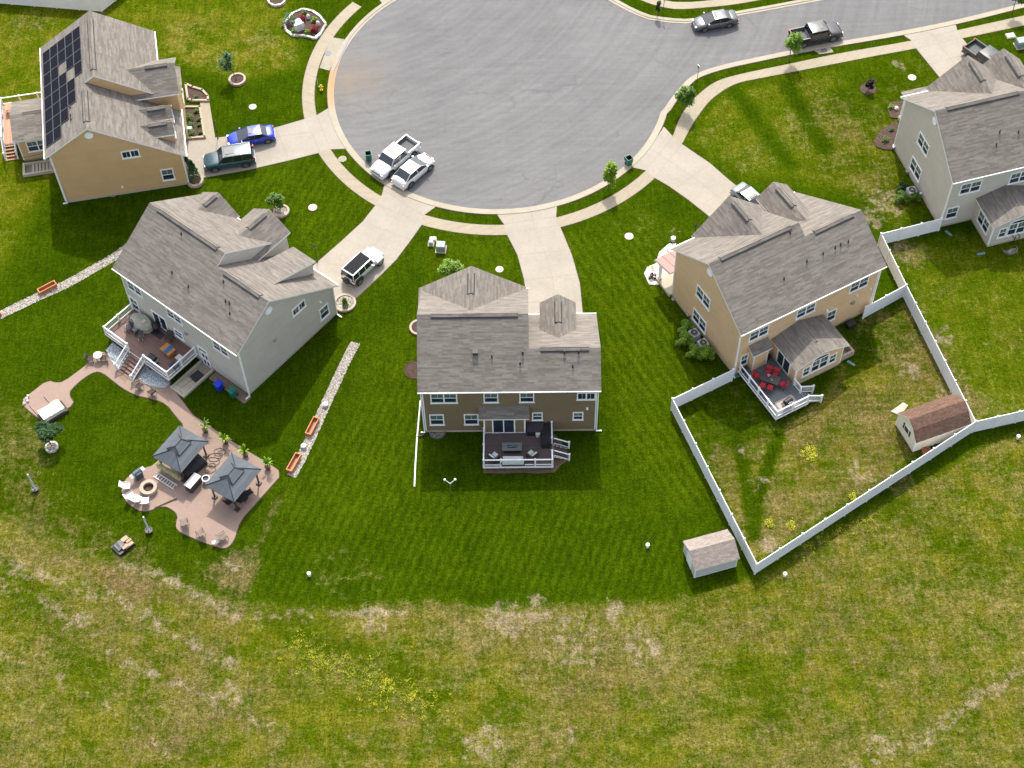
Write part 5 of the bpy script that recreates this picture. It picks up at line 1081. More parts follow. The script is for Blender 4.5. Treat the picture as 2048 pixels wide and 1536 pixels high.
suv = dict(L=5.15, W=2.0, H=1.85, z0=.30, wr=.40, cat='SUV', zl=.86, tl=.42, prof=[(0, .95, .86), (.01, 1.12, .95), (.04, 1.16, .98), (.5, 1.15, 1), (.7, 1.14, 1), (.8, 1.12, .99), (.93, 1.02, .96), (.985, .92, .88), (1, .68, .84)],
           cab=((.02, .72, 1.12, .93), (.06, .60, 1.80, .80)), bp=(.32, .62), cp=.07, sun=(.38, .56), rails=True)
pick = dict(L=5.6, W=2.0, H=1.88, z0=.33, wr=.41, cat='pickup truck', zl=.86, tl=.42, prof=[(0, .70, .90), (.01, .78, .97), (.30, .80, 1), (.315, 1.14, 1), (.6, 1.13, 1), (.76, 1.13, 1), (.93, 1.04, .97), (.985, .95, .92), (1, .68, .88)],
            cab=((.325, .77, 1.10, .93), (.36, .66, 1.80, .79)), bp=(.48,), cp=.10, bed=(.012, .32, .80, 1.26), sun=(.54, .59))
coupe = dict(L=4.75, W=1.95, H=1.6, z0=.26, wr=.38, cat='car', zl=.80, tl=.10, prof=[(0, .80, .80), (.02, 1.0, .90), (.07, 1.10, .96), (.2, 1.08, 1), (.6, 1.04, 1), (.72, 1.04, 1), (.86, .97, .96), (.95, .84, .86), (.985, .74, .74), (1, .55, .6)],
             cab=((.05, .80, 1.03, .90), (.27, .56, 1.52, .72)), bp=(.56,), cp=.09, sun=(.42, .54), crown=.05)
jeep = dict(L=4.45, W=1.88, H=1.85, z0=.42, wr=.42, cat='off-road car', zl=.95, tl=.2, prof=[(0, 1.10, .84), (.01, 1.16, .88), (.6, 1.16, .90), (.66, 1.16, .90), (.70, 1.16, .86), (.9, 1.12, .80), (.985, 1.06, .76), (1, .85, .72)],
            cab=((.01, .66, 1.14, .86), (.03, .60, 1.82, .76)), bp=(.30, .62), cp=.05, spare=True, bm=M['black'])
pw = paint('white_paint', (.66, .665, .67)); pk = paint('black_paint', (.025, .027, .03)); pblue = paint('blue_paint', (.008, .035, .42)); pteal = paint('dark_teal_paint', (.025, .065, .085)); pgrey = paint('grey_paint', (.10, .105, .115), .25, .3); psil = paint('silver_paint', (.17, .20, .205), .3, .1)
car('parked_car', 'blue sedan on the driveway of the tan house', 'sedan', pblue, (474, 298), (537, 287), 1, sedan)
car('parked_suv', 'dark teal SUV with chrome roof rails on the driveway of the tan house', 'suv', pteal, (431.6, 344.5), (493.2, 335), 1, suv)
lm = plain('pale_bed_floor', (.42, .44, .42), .6); pk2 = dict(pick); pk2['liner'] = M['cream_int']
car('parked_pickup', 'white pickup truck with an open bed at the kerb of the turning circle', 'pickup', pw, (782.4, 352), (826, 315), 1, dict(pick, wb=3.3))
car('parked_car', 'white coupe with a glass sunroof parked beside the white pickup', 'coupe', pw, (859, 342), (822, 374), -1, dict(coupe, wb=2.9))
jp = car('parked_jeep', 'white off-road car with a black roof on the driveway of the grey house', 'jeep', pw, (759, 532), (721.5, 567.5), -1, dict(jeep, wb=3.0), roofm=pw)
m = MB(); m.box(-2.0, .50, -.62, .62, 1.875, 1.90); m.build('roof_panel', plain('soft_top', (.022, .022, .024), .85, spec=.1), jp)
for sx in (1, -1):
    for sy in (1, -1):
        m = MB(); x = sx*1.5; y = sy*.86; m.hexa([(x-.55, y-.13, .72), (x+.55, y-.13, .72), (x+.55, y+.13, .72), (x-.55, y+.13, .72), (x-.42, y-.13, .98), (x+.42, y-.13, .98), (x+.42, y+.13, .98), (x-.42, y+.13, .98)]); m.build('fender', pw if sx > 0 else M['black'], jp)
car('parked_car', 'grey sedan parked along the upper kerb of the street', 'sedan', pgrey, (1409, 64), (1458, 55.4), 1, sedan)
car('parked_pickup', 'black pickup truck parked on the street beyond the street tree', 'pickup', pk, (1663, 84), (1608.7, 95.4), -1, dict(pick, wb=3.4))
car('parked_car', 'silver car half hidden behind the roof of the beige house', 'sedan', psil, (1514, 440), (1468, 398), -1, dict(sedan, wb=2.8))
car('parked_pickup', 'dark pickup truck half hidden behind the roof of the light grey house', 'pickup', pk, (1985, 155), (1938, 121), -1, dict(pick, wb=3.4))
# ---------------------------------------------------------------- vegetation
def leaves(b, c, rad, n, size, lumps=5, m=0, seed=0, flat=.9):
    "leaf-sized faces clustered in lumps through an ellipsoid"
    R = random.Random(seed+int(c[0]*31+c[1]*17)); cs = []
    for i in range(lumps):
        while 1:
            p = [R.uniform(-1, 1) for _ in range(3)]
            if sum(x*x for x in p) < 1: break
        cs.append(([p[j]*rad[j]*.78 for j in range(3)], R.uniform(.26, .50)))
    cs.append(([0, 0, 0], .55))
    for i in range(n):
        q, s = R.choice(cs)
        while 1:
            p = [R.gauss(0, .5) for _ in range(3)]
            l = math.sqrt(sum(x*x for x in p))
            if l < 1.05: break
        p = [c[j]+q[j]+p[j]*rad[j]*s for j in range(3)]
        if p[2] < .03: p[2] = .03+R.random()*.1
        a = R.uniform(0, 2*math.pi); t = R.uniform(-.9, .9); sz = size*R.uniform(.6, 1.3)
        u = Vector((math.cos(a), math.sin(a), R.uniform(-.35, .35))).normalized(); w = u.cross(Vector((math.sin(t)*math.cos(a*1.7), math.sin(t)*math.sin(a*1.7), math.cos(t)))).normalized()*flat
        P_ = Vector(p); b.poly([P_-u*sz, P_-w*sz*.5, P_+u*sz, P_+w*sz*.5], m)
def trunk(b, x0, y0, h, r, lean=(0, 0), limbs=5, spread=.7, z0=0, seed=1):
    R = random.Random(seed); top = Vector((x0+lean[0], y0+lean[1], h)); base = Vector((x0, y0, z0)); b.tube([base, base.lerp(top, .5)+Vector((R.uniform(-.03, .03), R.uniform(-.03, .03), 0)), top], r, 8, r2=r*.35)
    for i in range(limbs):
        f = .35+.5*i/limbs; s = base.lerp(top, f); a = R.uniform(0, 6.28); e = s+Vector((math.cos(a)*spread, math.sin(a)*spread, spread*.9)); b.tube([s, s.lerp(e, .5)+Vector((0, 0, -.03)), e], r*.45, 5, r2=r*.12)
def tree(name, label, px, h, rad, zc, leafm, n=1500, size=.13, lean=(0, 0), lumps=6, group=None, cat='tree', r=.055, seed=3, flat=.9):
    p = G(*px); t = thing(name, label, cat, (p[0], p[1], 0), 0, group); b = MB(); trunk(b, 0, 0, h*.85, r, lean, 6, rad[0]*.6, seed=seed); b.build('trunk', M['bark'], t)
    b = MB(); leaves(b, (lean[0]*.9, lean[1]*.9, zc), rad, n, size, lumps, 0, seed, flat); b.build('crown', M[leafm], t); return t
tree('young_tree', 'young leaning tree in a round brick ring on the upper left lawn', (474.5, 162), 3.6, (.85, .85, 1.45), 2.4, 'leaf_e', 750, .13, (-.75, .4))
tree('small_tree', 'rounded bright green tree beside the stone ring on the front lawn of the grey house', (551, 419), 2.5, (1.05, .95, .95), 1.45, 'leaf_a', 1500, .13)
tree('small_tree', 'bushy light green tree at the front left of the middle house', (899, 557), 2.8, (1.35, 1.25, 1.25), 1.5, 'leaf_b', 2200, .14)
tree('street_tree', 'slim green street tree in front of the black pickup truck', (1578, 122), 4.3, (.95, .95, 1.6), 2.8, 'leaf_b', 1400, .15, lumps=9)
tree('street_tree', 'round green street tree in the verge at the right side of the turning circle', (1364, 221), 3.5, (1.1, 1.05, 1.35), 2.3, 'leaf_a', 1500, .15, lumps=9)
tree('street_tree', 'narrow bright green street tree in the verge at the bottom of the turning circle', (1216, 379), 4.3, (.78, .78, 1.95), 2.4, 'leaf_g', 1700, .14, lumps=11)
tree('street_tree', 'green street tree cut by the top right corner of the picture', (2024, 27), 3.3, (.95, .9, 1.0), 2.5, 'leaf_a', 1200, .14)
tree('street_tree', 'small dark young tree in the verge at the top of the picture', (1314, 33), 2.6, (.30, .30, 1.0), 1.5, 'leaf_c', 500, .11)
tree('spreading_tree', 'wide dark green tree with a stone ring on the lower left lawn', (104, 893), 2.6, (1.75, 1.15, .9), 1.9, 'leaf_c', 2200, .13, (-.25, .35))
tree('purple_shrub', 'dark purple shrub in a mulch ring on the right lawn', (1736, 181), 1.8, (.5, .5, .85), 1.0, 'leaf_d', 900, .11, cat='shrub')
def bush(name, label, px, r, leafm, n=450, size=.09, group=None, sz=.8, z=0, p=None):
    p = G(*px) if p is None else p; t = thing(name, label, 'shrub', (p[0], p[1], z), 0, group); b = MB()
    for i in range(4): a = i*1.6; b.tube([(0, 0, 0), (math.cos(a)*r*.4, math.sin(a)*r*.4, r*.7)], .018, 5, r2=.006)
    b.build('stem', M['bark'], t); b = MB(); leaves(b, (0, 0, r*sz*.9), (r, r, r*sz), n, size, 6, 0, 5); b.build('foliage', M[leafm], t); return t
for i, (px, r, lb) in enumerate((((1371, 664), .78, 'round green bush behind the air conditioners, nearest the front of the beige house'), ((1368, 689), .85, 'round green bush left of the upper air conditioner of the beige house'), ((1387, 713), .78, 'round green bush left below the lower air conditioner of the beige house'), ((1411, 717), .85, 'round green bush right below the lower air conditioner of the beige house'))):
    bush('round_bush', lb, px, r, 'leaf_b', 1500, .11, 'round bushes around the air conditioners of the beige house', .85)
for px, r, lb in (((1803, 382), .65, 'dark bush above the air conditioner of the light grey house'), ((1801, 403), .75, 'dark bush left below the air conditioner of the light grey house'), ((1826, 402), .72, 'dark bush right below the air conditioner of the light grey house')): bush('round_bush', lb, px, r, 'leaf_a' if r > .7 else 'leaf_c', 700, .10, 'bushes around the air conditioner of the light grey house')
def conifer(name, label, px, h, r, n=900, p=None, z=0, lm='leaf_c'):
    p = G(*px) if p is None else p; t = thing(name, label, 'conifer', (p[0], p[1], z)); b = MB(); b.tube([(0, 0, 0), (0, 0, h*.9)], .05, 6, r2=.01); b.build('trunk', M['bark'], t); b = MB(); R = random.Random(int(h*100))
    for i in range(n):
        f = R.random()**.8; zc = .12+f*(h-.12); rr = r*(1-f)**.7*(.65+.45*R.random())*(1+.15*math.sin(zc*9)); a = R.uniform(0, 6.283); P_ = Vector((rr*math.cos(a), rr*math.sin(a), zc)); o = Vector((math.cos(a), math.sin(a), .5)).normalized(); w = Vector((-math.sin(a), math.cos(a), 0)); s = .10*R.uniform(.6, 1.3)
        b.poly([P_-w*s*.5, P_+o*s*1.3, P_+w*s*.5, P_-o*s*.2])
    b.build('foliage', M[lm], t); return t
conifer('evergreen_tree', 'taller dark cone shaped evergreen at the corner of the tan house', (391, 363), 3.1, .62, 1400)
conifer('evergreen_tree', 'slimmer dark cone shaped evergreen beside the corner of the tan house', (381, 352), 2.9, .5, 1100)
conifer('evergreen_tree', 'small conifer in a stone ring at the corner of the grey house', (691, 614), 1.35, .26, 500, lm='leaf_a')
# rings and beds
def ringbed(name, label, px, r0, r1, h, m, fill='mulch', sq=1.0, cat='planting ring'):
    p = G(*px); t = thing(name, label, cat, (p[0], p[1], 0)); b = MB(); b.ring((0, 0, 0), r0, r1, h, 26, 0, sq); b.build('border', M[m], t); b = MB(); b.cyl((0, 0, 0), r0+.01, h*.6, 26); b.build('fill', M[fill], t); return t
ringbed('tree_ring', 'round pale brick ring at the foot of the leaning young tree', (475, 161), .70, .92, .28, 'cap')
ringbed('tree_ring', 'pale stone ring behind the rounded tree of the grey house', (563, 424), .62, .82, .25, 'cap', 'gravel')
ringbed('tree_ring', 'brick ring holding the two evergreens at the corner of the tan house', (391, 364), .62, .85, .35, 'cap')
ringbed('tree_ring', 'stone ring around the small conifer of the grey house', (690, 607), .85, 1.08, .22, 'cap', 'gravel')
ringbed('tree_ring', 'low stone ring under the dark spreading tree', (104, 895), .42, .60, .2, 'stone', 'gravel')
ringbed('tree_ring', 'mulch ring around the purple shrub', (1736, 178), .78, .86, .04, 'mulch')
ringbed('tree_ring', 'white stone ring cut by the top edge of the picture', (554, 2), .82, 1.02, .3, 'stone', 'mulch')
ringbed('mulch_bed', 'round mulch bed beside the left wall of the brown house', (831, 740), 1.0, 1.05, .05, 'mulch', cat='planting bed')
ringbed('mulch_bed', 'brick edged planting bed at the front left of the brown house', (838, 656), .7, .9, .2, 'cap', cat='planting bed')
# cleanout covers and lids in the lawn
M['lid'] = plain('white_lid', (.80, .80, .76), .5); M['lidg'] = plain('turquoise_lid', (.36, .66, .58), .5); M['iron'] = plain('cast_iron', (.11, .12, .13), .6, .3)
def lid(label, px, r, m, h=.05, rim='found', name='manhole_cover'):
    p = G(*px); t = thing(name, label, 'cover', (p[0], p[1], 0)); b = MB(); b.ring((0, 0, 0), r, r+.07, h, 24); b.build('rim', M[rim], t); b = MB(); b.cyl((0, 0, 0), r, h+.015, 24, sm=False); b.build('lid', M[m], t)
lid('white round cover with a brick rim on the front lawn of the grey house', (625.5, 416), .38, 'lid', .10, 'cap'); lid('cream round cover on the lawn in front of the middle house', (999, 539), .32, 'lid'); lid('bright white round cover on the lawn left of the beige house', (1258, 473), .37, 'lid')
lid('turquoise round cover on the upper left lawn', (505.5, 214), .34, 'lidg'); lid('white round cover on the far right lawn', (1824, 155.5), .37, 'lid'); lid('grey round cover in the verge below the blue car', (685, 318), .34, 'slab', .03)
p_ = G(656, 107); b = MB(); b.cyl((0, 0, .06), .36, .02, 20); o_ = b.build('manhole_cover', M['iron']); o_.location = (p_[0], p_[1], 0); tag(o_, 'round iron manhole cover in the concrete slab left of the turning circle', 'cover')
p_ = G(1648, 101.5); b = MB(); b.cyl((0, 0, .06), .34, .02, 20); o_ = b.build('manhole_cover', M['iron']); o_.location = (p_[0], p_[1], 0); tag(o_, 'round iron manhole cover in the slab below the black pickup truck', 'cover')
# white stand pipes
for px, lb in (((619, 1151), 'short white standpipe on the lower lawn, left of the middle'), ((1295, 1094), 'short white standpipe on the lawn left of the grey shed'), ((1569, 1152), 'short white standpipe just outside the fence corner'), ((2035, 877), 'short white standpipe at the right edge below the fence')):
    p = G(*px); b = MB(); b.cyl((0, 0, 0), .13, .38, 12); b.cyl((0, 0, .38), .17, .07, 12); o_ = b.build('standpipe', M['white']); o_.location = (p[0], p[1], 0); tag(o_, lb, 'pipe', 'white standpipes in the grass')
# utility cabinets
def cabinet(label, px, w, d, h, m, rz=0):
    p = G(*px); t = thing('utility_box', label, 'utility box', (p[0], p[1], 0), rz); b = MB(); b.box(-w/2-.1, w/2+.1, -d/2-.1, d/2+.1, 0, .07); b.build('pad', M['found'], t)
    b = MB(); b.box(-w/2, w/2, -d/2, d/2, .07, h*.82); b.build('cabinet', m, t); b = MB(); b.hexa([(-w/2-.03, -d/2-.03, h*.82), (w/2+.03, -d/2-.03, h*.82), (w/2+.03, d/2+.03, h*.82), (-w/2-.03, d/2+.03, h*.82), (-w/2+.03, -d/2+.05, h), (w/2-.03, -d/2+.05, h), (w/2-.03, d/2-.03, h), (-w/2+.03, d/2-.03, h)]); b.build('cover', m, t)
cg = plain('cabinet_green_grey', (.24, .30, .28), .5); cp = plain('cabinet_pale', (.40, .44, .42), .5)
cabinet('grey green utility cabinet on the lawn above the middle house', (882, 499), .85, .8, .85, cg, -.1); cabinet('small pale utility pedestal beside the utility cabinet', (862, 489), .4, .35, .5, cp, -.1); cabinet('low pale utility pedestal left of the utility cabinet', (866, 479), .5, .4, .22, cp)
cabinet('green grey utility cabinet on the lawn at the right edge', (2040, 92), 1.0, .9, .9, cg, .2); cabinet('flat pale utility cover left of the right edge cabinet', (2021, 72), .8, .6, .15, cp, .2)
# hydrant, lamps, sign poles
p = G(643, 180); t = thing('fire_hydrant', 'yellow fire hydrant in the verge left of the turning circle', 'fire hydrant', (p[0], p[1], 0)); my = plain('yellow_enamel', (.78, .52, .02), .4)
b = MB(); b.cyl((0, 0, 0), .15, .06, 12); b.cyl((0, 0, .06), .105, .52, 12); b.cyl((0, 0, .58), .14, .05, 12); b.build('barrel', my, t); b = MB(); b.ball((0, 0, .65), .12, 0, 12, 6); b.cyl((0, 0, .74), .03, .07, 6); b.build('bonnet', my, t)
for q in (((-.24, 0, .45), (.24, 0, .45), .05), ((0, -.26, .38), (0, 0, .38), .07)): b = MB(); b.tube([q[0], q[1]], q[2], 10); b.build('outlet', my, t)
b = MB(); b.tube([(-.35, .5, 0), (-.45, .75, 1.0)], .012, 5); o_ = b.build('marker_rod', M['white']); o_.location = (p[0], p[1], 0); tag(o_, 'thin marker rod beside the yellow hydrant', 'rod')
def lamp(label, px, h=2.2):
    p = G(*px); t = thing('lamp_post', label, 'lamp post', (p[0], p[1], 0)); b = MB(); b.cyl((0, 0, 0), .07, .25, 10); b.cyl((0, 0, .25), .035, h-.25, 8); b.build('post', M['black'], t)
    b = MB(); b.cyl((0, 0, h), .08, .24, 6, r2=.12, sm=False); b.build('lantern', M['glass'], t); b = MB(); b.cyl((0, 0, h+.24), .16, .12, 6, r2=.02, sm=False); b.build('lantern_cap', M['black'], t)
lamp('black lamp post on the lawn above the driveway of the grey house', (635, 524)); lamp('black lamp post at the end of the walkway of the tan house', (436, 277)); lamp('black lamp post on the front lawn of the beige house', (1388, 482))
for px, h, lb in (((1394, 163), 2.3, 'thin dark sign pole at the right edge of the turning circle'), ((1326, 31), 2.6, 'thin grey sign pole at the top verge')):
    p = G(*px); t = thing('sign_pole', lb, 'pole', (p[0], p[1], 0), .6); b = MB(); b.tube([(0, 0, 0), (0, 0, h)], .03, 6); b.build('pole', M['dark'], t); b = MB(); b.box(-.012, .012, -.15, .15, h-.45, h); b.build('sign_plate', M['alloy'], t)
# bins
def bin_(label, px, m, lidm, rz=0, open_=False, p=None, z=0):
    p = G(*px) if p is None else p; t = thing('wheeled_bin', label, 'bin', (p[0], p[1], z), rz); w0, w1, h = .24, .32, 1.02
    b = MB(); lo = [(-w0, -w0, .06), (w0, -w0, .06), (w0, w0, .06), (-w0, w0, .06)]; hi = [(-w1, -w1, h), (w1, -w1, h), (w1, w1, h), (-w1, w1, h)]; b.mesh(lo+hi, [(3, 2, 1, 0), (0, 1, 5, 4), (1, 2, 6, 5), (2, 3, 7, 6), (3, 0, 4, 7)])
    i_ = [(x*.9, y*.9, h) for x, y, _ in hi]; b.mesh(hi+i_, [(k, (k+1) % 4, 4+(k+1) % 4, 4+k) for k in range(4)]); 
    if open_: f_ = [(x*.7, y*.7, .3) for x, y, _ in hi]; b.mesh(i_+f_, [((k+1) % 4, k, 4+k, 4+(k+1) % 4) for k in range(4)], 1); b.poly([(x, y, .3) for x, y, _ in f_], 1)
    b.build('body', [m, M['black']], t)
    b = MB()
    if open_: b.hexa([(-w1, w1+.02, .45), (w1, w1+.02, .45), (w1, w1+.06, .45), (-w1, w1+.06, .45), (-w1, w1+.05, h), (w1, w1+.05, h), (w1, w1+.09, h), (-w1, w1+.09, h)])
    else: b.hexa([(-w1-.03, -w1-.05, h), (w1+.03, -w1-.05, h), (w1+.03, w1+.05, h), (-w1-.03, w1+.05, h), (-w1+.05, -w1+.04, h+.1), (w1-.05, -w1+.04, h+.1), (w1-.05, w1-.04, h+.1), (-w1+.05, w1-.04, h+.1)])
    b.build('lid', lidm, t)
    for s_ in (-1, 1): b = MB(); b.tube([(s_*.2, .27, .12), (s_*.27, .27, .12)], .12, 12); b.build('wheel', M['rubber'], t)
    b = MB(); b.tube([(-.26, w1+.08, h-.08), (.26, w1+.08, h-.08)], .02, 6); b.build('handle', m, t)
gb = plain('green_bin_plastic', (.008, .14, .085), .45); bb = plain('blue_bin_plastic', (.01, .04, .55), .45)
bin_('open green wheeled bin on the asphalt left of the white pickup', (738, 320), gb, gb, .15, True); bin_('dark open green bin at the kerb on the right of the turning circle', (1257.5, 329), gb, gb, .5, True)
bin_('blue wheeled bin behind the grey house', (440, 779), bb, bb, F2.a); bin_('green wheeled bin behind the grey house', (467, 792), gb, gb, F2.a)
sheet('paved_strip', [F2.w(*q)[:2] for q in ((11.0, -.02), (15.6, -.02), (15.6, -.95), (11.0, -.95))], .03, plain('paver_brown', (.19, .13, .10), .8), .03)
# air conditioners
def aircon(label, px, rz=0):
    p = G(*px); t = thing('air_conditioner', label, 'air conditioner', (p[0], p[1], 0), rz); w = .42; b = MB(); b.box(-w-.08, w+.08, -w-.08, w+.08, 0, .06); b.build('pad', M['found'], t)
    b = MB(); b.box(-w, w, -w, w, .06, .86); 
    for i in range(9): b.box(-w-.012, w+.012, -w-.012, w+.012, .13+i*.08, .15+i*.08)
    b.build('casing', plain('ac_grey', (.42, .43, .42), .5) if 'ac_grey' not in bpy.data.materials else bpy.data.materials['ac_grey'], t); b = MB(); b.cyl((0, 0, .86), .35, .02, 20, sm=False); b.build('fan_well', M['black'], t)
    b = MB(); 
    for r in (.12, .22, .33): b.ring((0, 0, .89), r, r+.015, .012, 20)
    b.cyl((0, 0, .88), .1, .06, 12); b.build('fan_grille', M['alloy'], t)
aircon('upper of the two air conditioners beside the beige house', (1387, 676), F4.a); aircon('lower of the two air conditioners beside the beige house', (1405, 696), F4.a); aircon('air conditioner beside the light grey house', (1821, 391), F5.a)
# gravel strips with real stones
def gravelstrip(label, cl, w, n, seed=1):
    c = [G(*p) for p in cl]; A = resample(smooth(c, 8), 60); L_, R_s = offset(A, w/2), offset(A, -w/2)
    b = MB(); RR = random.Random(seed)
    jl = [RR.uniform(-.08, .08) for _ in A]
    for i in range(59): b.poly([(*(R_s[i]+jl[i]), .015), (*(R_s[i+1]+jl[i+1]), .015), (*(L_[i+1]+jl[-i-2]), .015), (*(L_[i]+jl[-i-1]), .015)], 0)
    for i in range(n):
        k = RR.randrange(59); f = RR.random(); g_ = RR.random(); q_ = (A[k]*(1-f)+A[k+1]*f)+(L_[k]-R_s[k])*(g_-.5)*1.05; s = RR.uniform(.03, .065); b.ball((q_[0], q_[1], s*.5), s, 1+RR.randrange(3), 5, 3, .6, .25)
    return tag(b.build('gravel_strip', [M['gravel'], plain('stone_a', (.42, .375, .31), .8), plain('stone_b', (.25, .21, .165), .8), plain('stone_c', (.52, .49, .44), .8)]), label, 'gravel', kind='stuff')
gravelstrip('long strip of pale river stones between the grey house and the middle lawn', [(711, 686), (692, 722), (672, 765), (651, 810), (634, 848), (616, 888), (598, 925), (583, 952)], .88, 3000, 4)
gravelstrip('strip of pale river stones left of the grey house', [(-20, 640), (30, 616), (80, 592), (130, 570), (180, 542), (225, 516), (260, 492)], .95, 2200, 8)
def planter(label, pa, pb, w=.55, h=.45, grp='orange cedar planter boxes on the gravel strips'):
    a, c = G(*pa), G(*pb); L = np.hypot(*(c-a)); t = thing('planter_box', label, 'planter', ((a+c)/2)[:2], math.atan2(*(c-a)[::-1]), grp); l = L/2; e = .05
    for x0, x1, y0, y1 in ((-l, l, -w/2, -w/2+e), (-l, l, w/2-e, w/2), (-l, -l+e, -w/2+e, w/2-e), (l-e, l, -w/2+e, w/2-e)): b = MB(); b.box(x0, x1, y0, y1, .03, h); b.build('side_board', M['cedar'], t)
    b = MB(); b.box(-l+e, l-e, -w/2+e, w/2-e, .03, .10); b.build('floor', plain('cedar_floor', (.40, .22, .11), .8), t)
    b = MB(); z = h
    for x0, x1, y0, y1 in ((-l-.02, l+.02, -w/2-.02, -w/2+.07), (-l-.02, l+.02, w/2-.07, w/2+.02), (-l-.02, -l+.07, -w/2+.07, w/2-.07), (l-.07, l+.02, -w/2+.07, w/2-.07)): b.box(x0, x1, y0, y1, z, z+.03)
    b.build('rim', M['cedar'], t)
planter('orange cedar planter box on the gravel strip, nearest the grey house', (617, 873), (634, 840)); planter('orange cedar planter box at the lower end of the gravel strip', (579, 946), (598, 912)); planter('orange cedar planter box on the left gravel strip', (79, 588), (113, 570)); planter('cedar planter box cut by the left edge of the picture', (-22, 640), (2, 628))
for px, lb in (((651, 812), 'round grey cap standing in the gravel strip above the upper planter'), ((608, 895), 'round grey cap standing in the gravel strip between the planters')): 
    p = G(*px); b = MB(); b.cyl((0, 0, 0), .22, .35, 16, r2=.26); b.cyl((0, 0, .35), .20, .03, 16); o_ = b.build('drain_cap', cp); o_.name = 'standpipe_cover'; o_.location = (p[0], p[1], 0); tag(o_, lb, 'pipe cover')
# long white pipe on the grass left of the middle house
b = MB(); pp = [G(*q) for q in ((829, 974), (831, 930), (834, 880), (838, 835), (841, 803), (848, 792))]; b.tube([(p[0], p[1], .08) for p in pp], .075, 10); tag(b.build('drain_pipe', M['white']), 'long white drain pipe lying on the grass left of the brown house', 'pipe')
b = MB(); pp = [G(*q) for q in ((834, 875), (845, 872), (853, 866))]; b.tube([(p[0], p[1], .12) for p in pp], .06, 8); tag(b.build('drain_hose', M['dark']), 'short dark hose at the left rear corner of the brown house', 'hose')
p = G(902, 985); t = thing('floodlight_pole', 'white twin headed light on a thin pole behind the brown house', 'light pole', (p[0], p[1], 0)); b = MB(); b.tube([(0, 0, 0), (-.02, 0, 1.5)], .03, 6); b.build('pole', M['alloy'], t)
for s_ in (-1, 1): b = MB(); b.tube([(0, 0, 1.5), (s_*.42, .1, 1.95)], .04, 6); b.ball((s_*.45, .1, 2.0), .12, 0, 8, 5); b.build('lamp_head', M['white'], t)
# weeds
for px, r, lb, n in (((1621, 908), .95, 'largest yellow flowering weed clump in the fenced yard', 420), ((1540, 1048), .5, 'left of the two yellow weed clumps near the lower fence corner', 160), ((1583, 1052), .55, 'right of the two yellow weed clumps near the lower fence corner', 180), ((1706, 994), .45, 'yellow weed clump touching the long fence', 150)):
    p = G(*px); b = MB(); leaves(b, (0, 0, .22), (r*1.15, r*1.15, .22), int(n*.7), .05, 9, 0, 9); leaves(b, (0, 0, .12), (r, r, .18), n//2, .08, 7, 1, 2); o_ = b.build('weed_patch', [M['leaf_y'], M['leaf_o']]); o_.location = (p[0], p[1], 0); tag(o_, lb, 'weeds', 'yellow flowering weeds')
b = MB(); RR = random.Random(3)
for cl, n, w in ((((600, 1290), (660, 1325), (720, 1345), (800, 1390), (870, 1420)), 190, 1.4), (((650, 1350), (800, 1400)), 40, 1.9), (((1600, 1100), (1680, 1065), (1760, 1040)), 36, .7), (((1520, 1130), (1640, 1075)), 18, .5)):
    A = resample([G(*q) for q in cl], 40)
    for i in range(n): q_ = A[RR.randrange(40)]+np.array([RR.gauss(0, w*.6), RR.gauss(0, w*.6)]); leaves(b, (q_[0], q_[1], .10), (.38, .38, .07), 26, .038, 9, RR.choice((0, 1, 1, 1)), i)
tag(b.build('yellow_weeds', [M['leaf_y'], M['leaf_o']]), kind='stuff')
# tufts that roughen the unmown field
b = MB(); RR = random.Random(11); fpoly = GP([(-40, 1110), (400, 1200), (700, 1235), (1000, 1240), (1400, 1215), (1700, 1080), (2080, 900), (2100, 1560), (-60, 1560)])
lo_ = np.min(fpoly, 0); hi_ = np.max(fpoly, 0); pts = np.random.uniform(lo_, hi_, (30000, 2)); pts = pts[inpoly(pts, fpoly)]
nz_ = [math.sin(p[0]*.9+1.3*math.sin(p[1]*.7))*math.cos(p[1]*.8+.6*math.sin(p[0]*.5)) for p in pts]
for p, v in zip(pts, nz_):
    if RR.random() > .12+.15*v: continue
    mi = 0 if RR.random() < .5-.3*v else 1
    for k in range(2):
        a = RR.uniform(0, 6.28); h = RR.uniform(.05, .16); w = RR.uniform(.03, .07); dx, dy = math.cos(a)*w, math.sin(a)*w; x, y = p[0]+RR.uniform(-.1, .1), p[1]+RR.uniform(-.1, .1)
        b.poly([(x-dx, y-dy, 0.0), (x+dx, y+dy, 0.0), (x+dx*.4-dy*1.5, y+dy*.4+dx*1.5, h)], mi)
tag(b.build('long_grass', [leafy('dry_blades', (.13, .11, .03), (.24, .20, .07), (.36, .30, .14)), leafy('green_blades', (.05, .09, .006), (.09, .14, .01), (.14, .19, .02))]), kind='stuff')
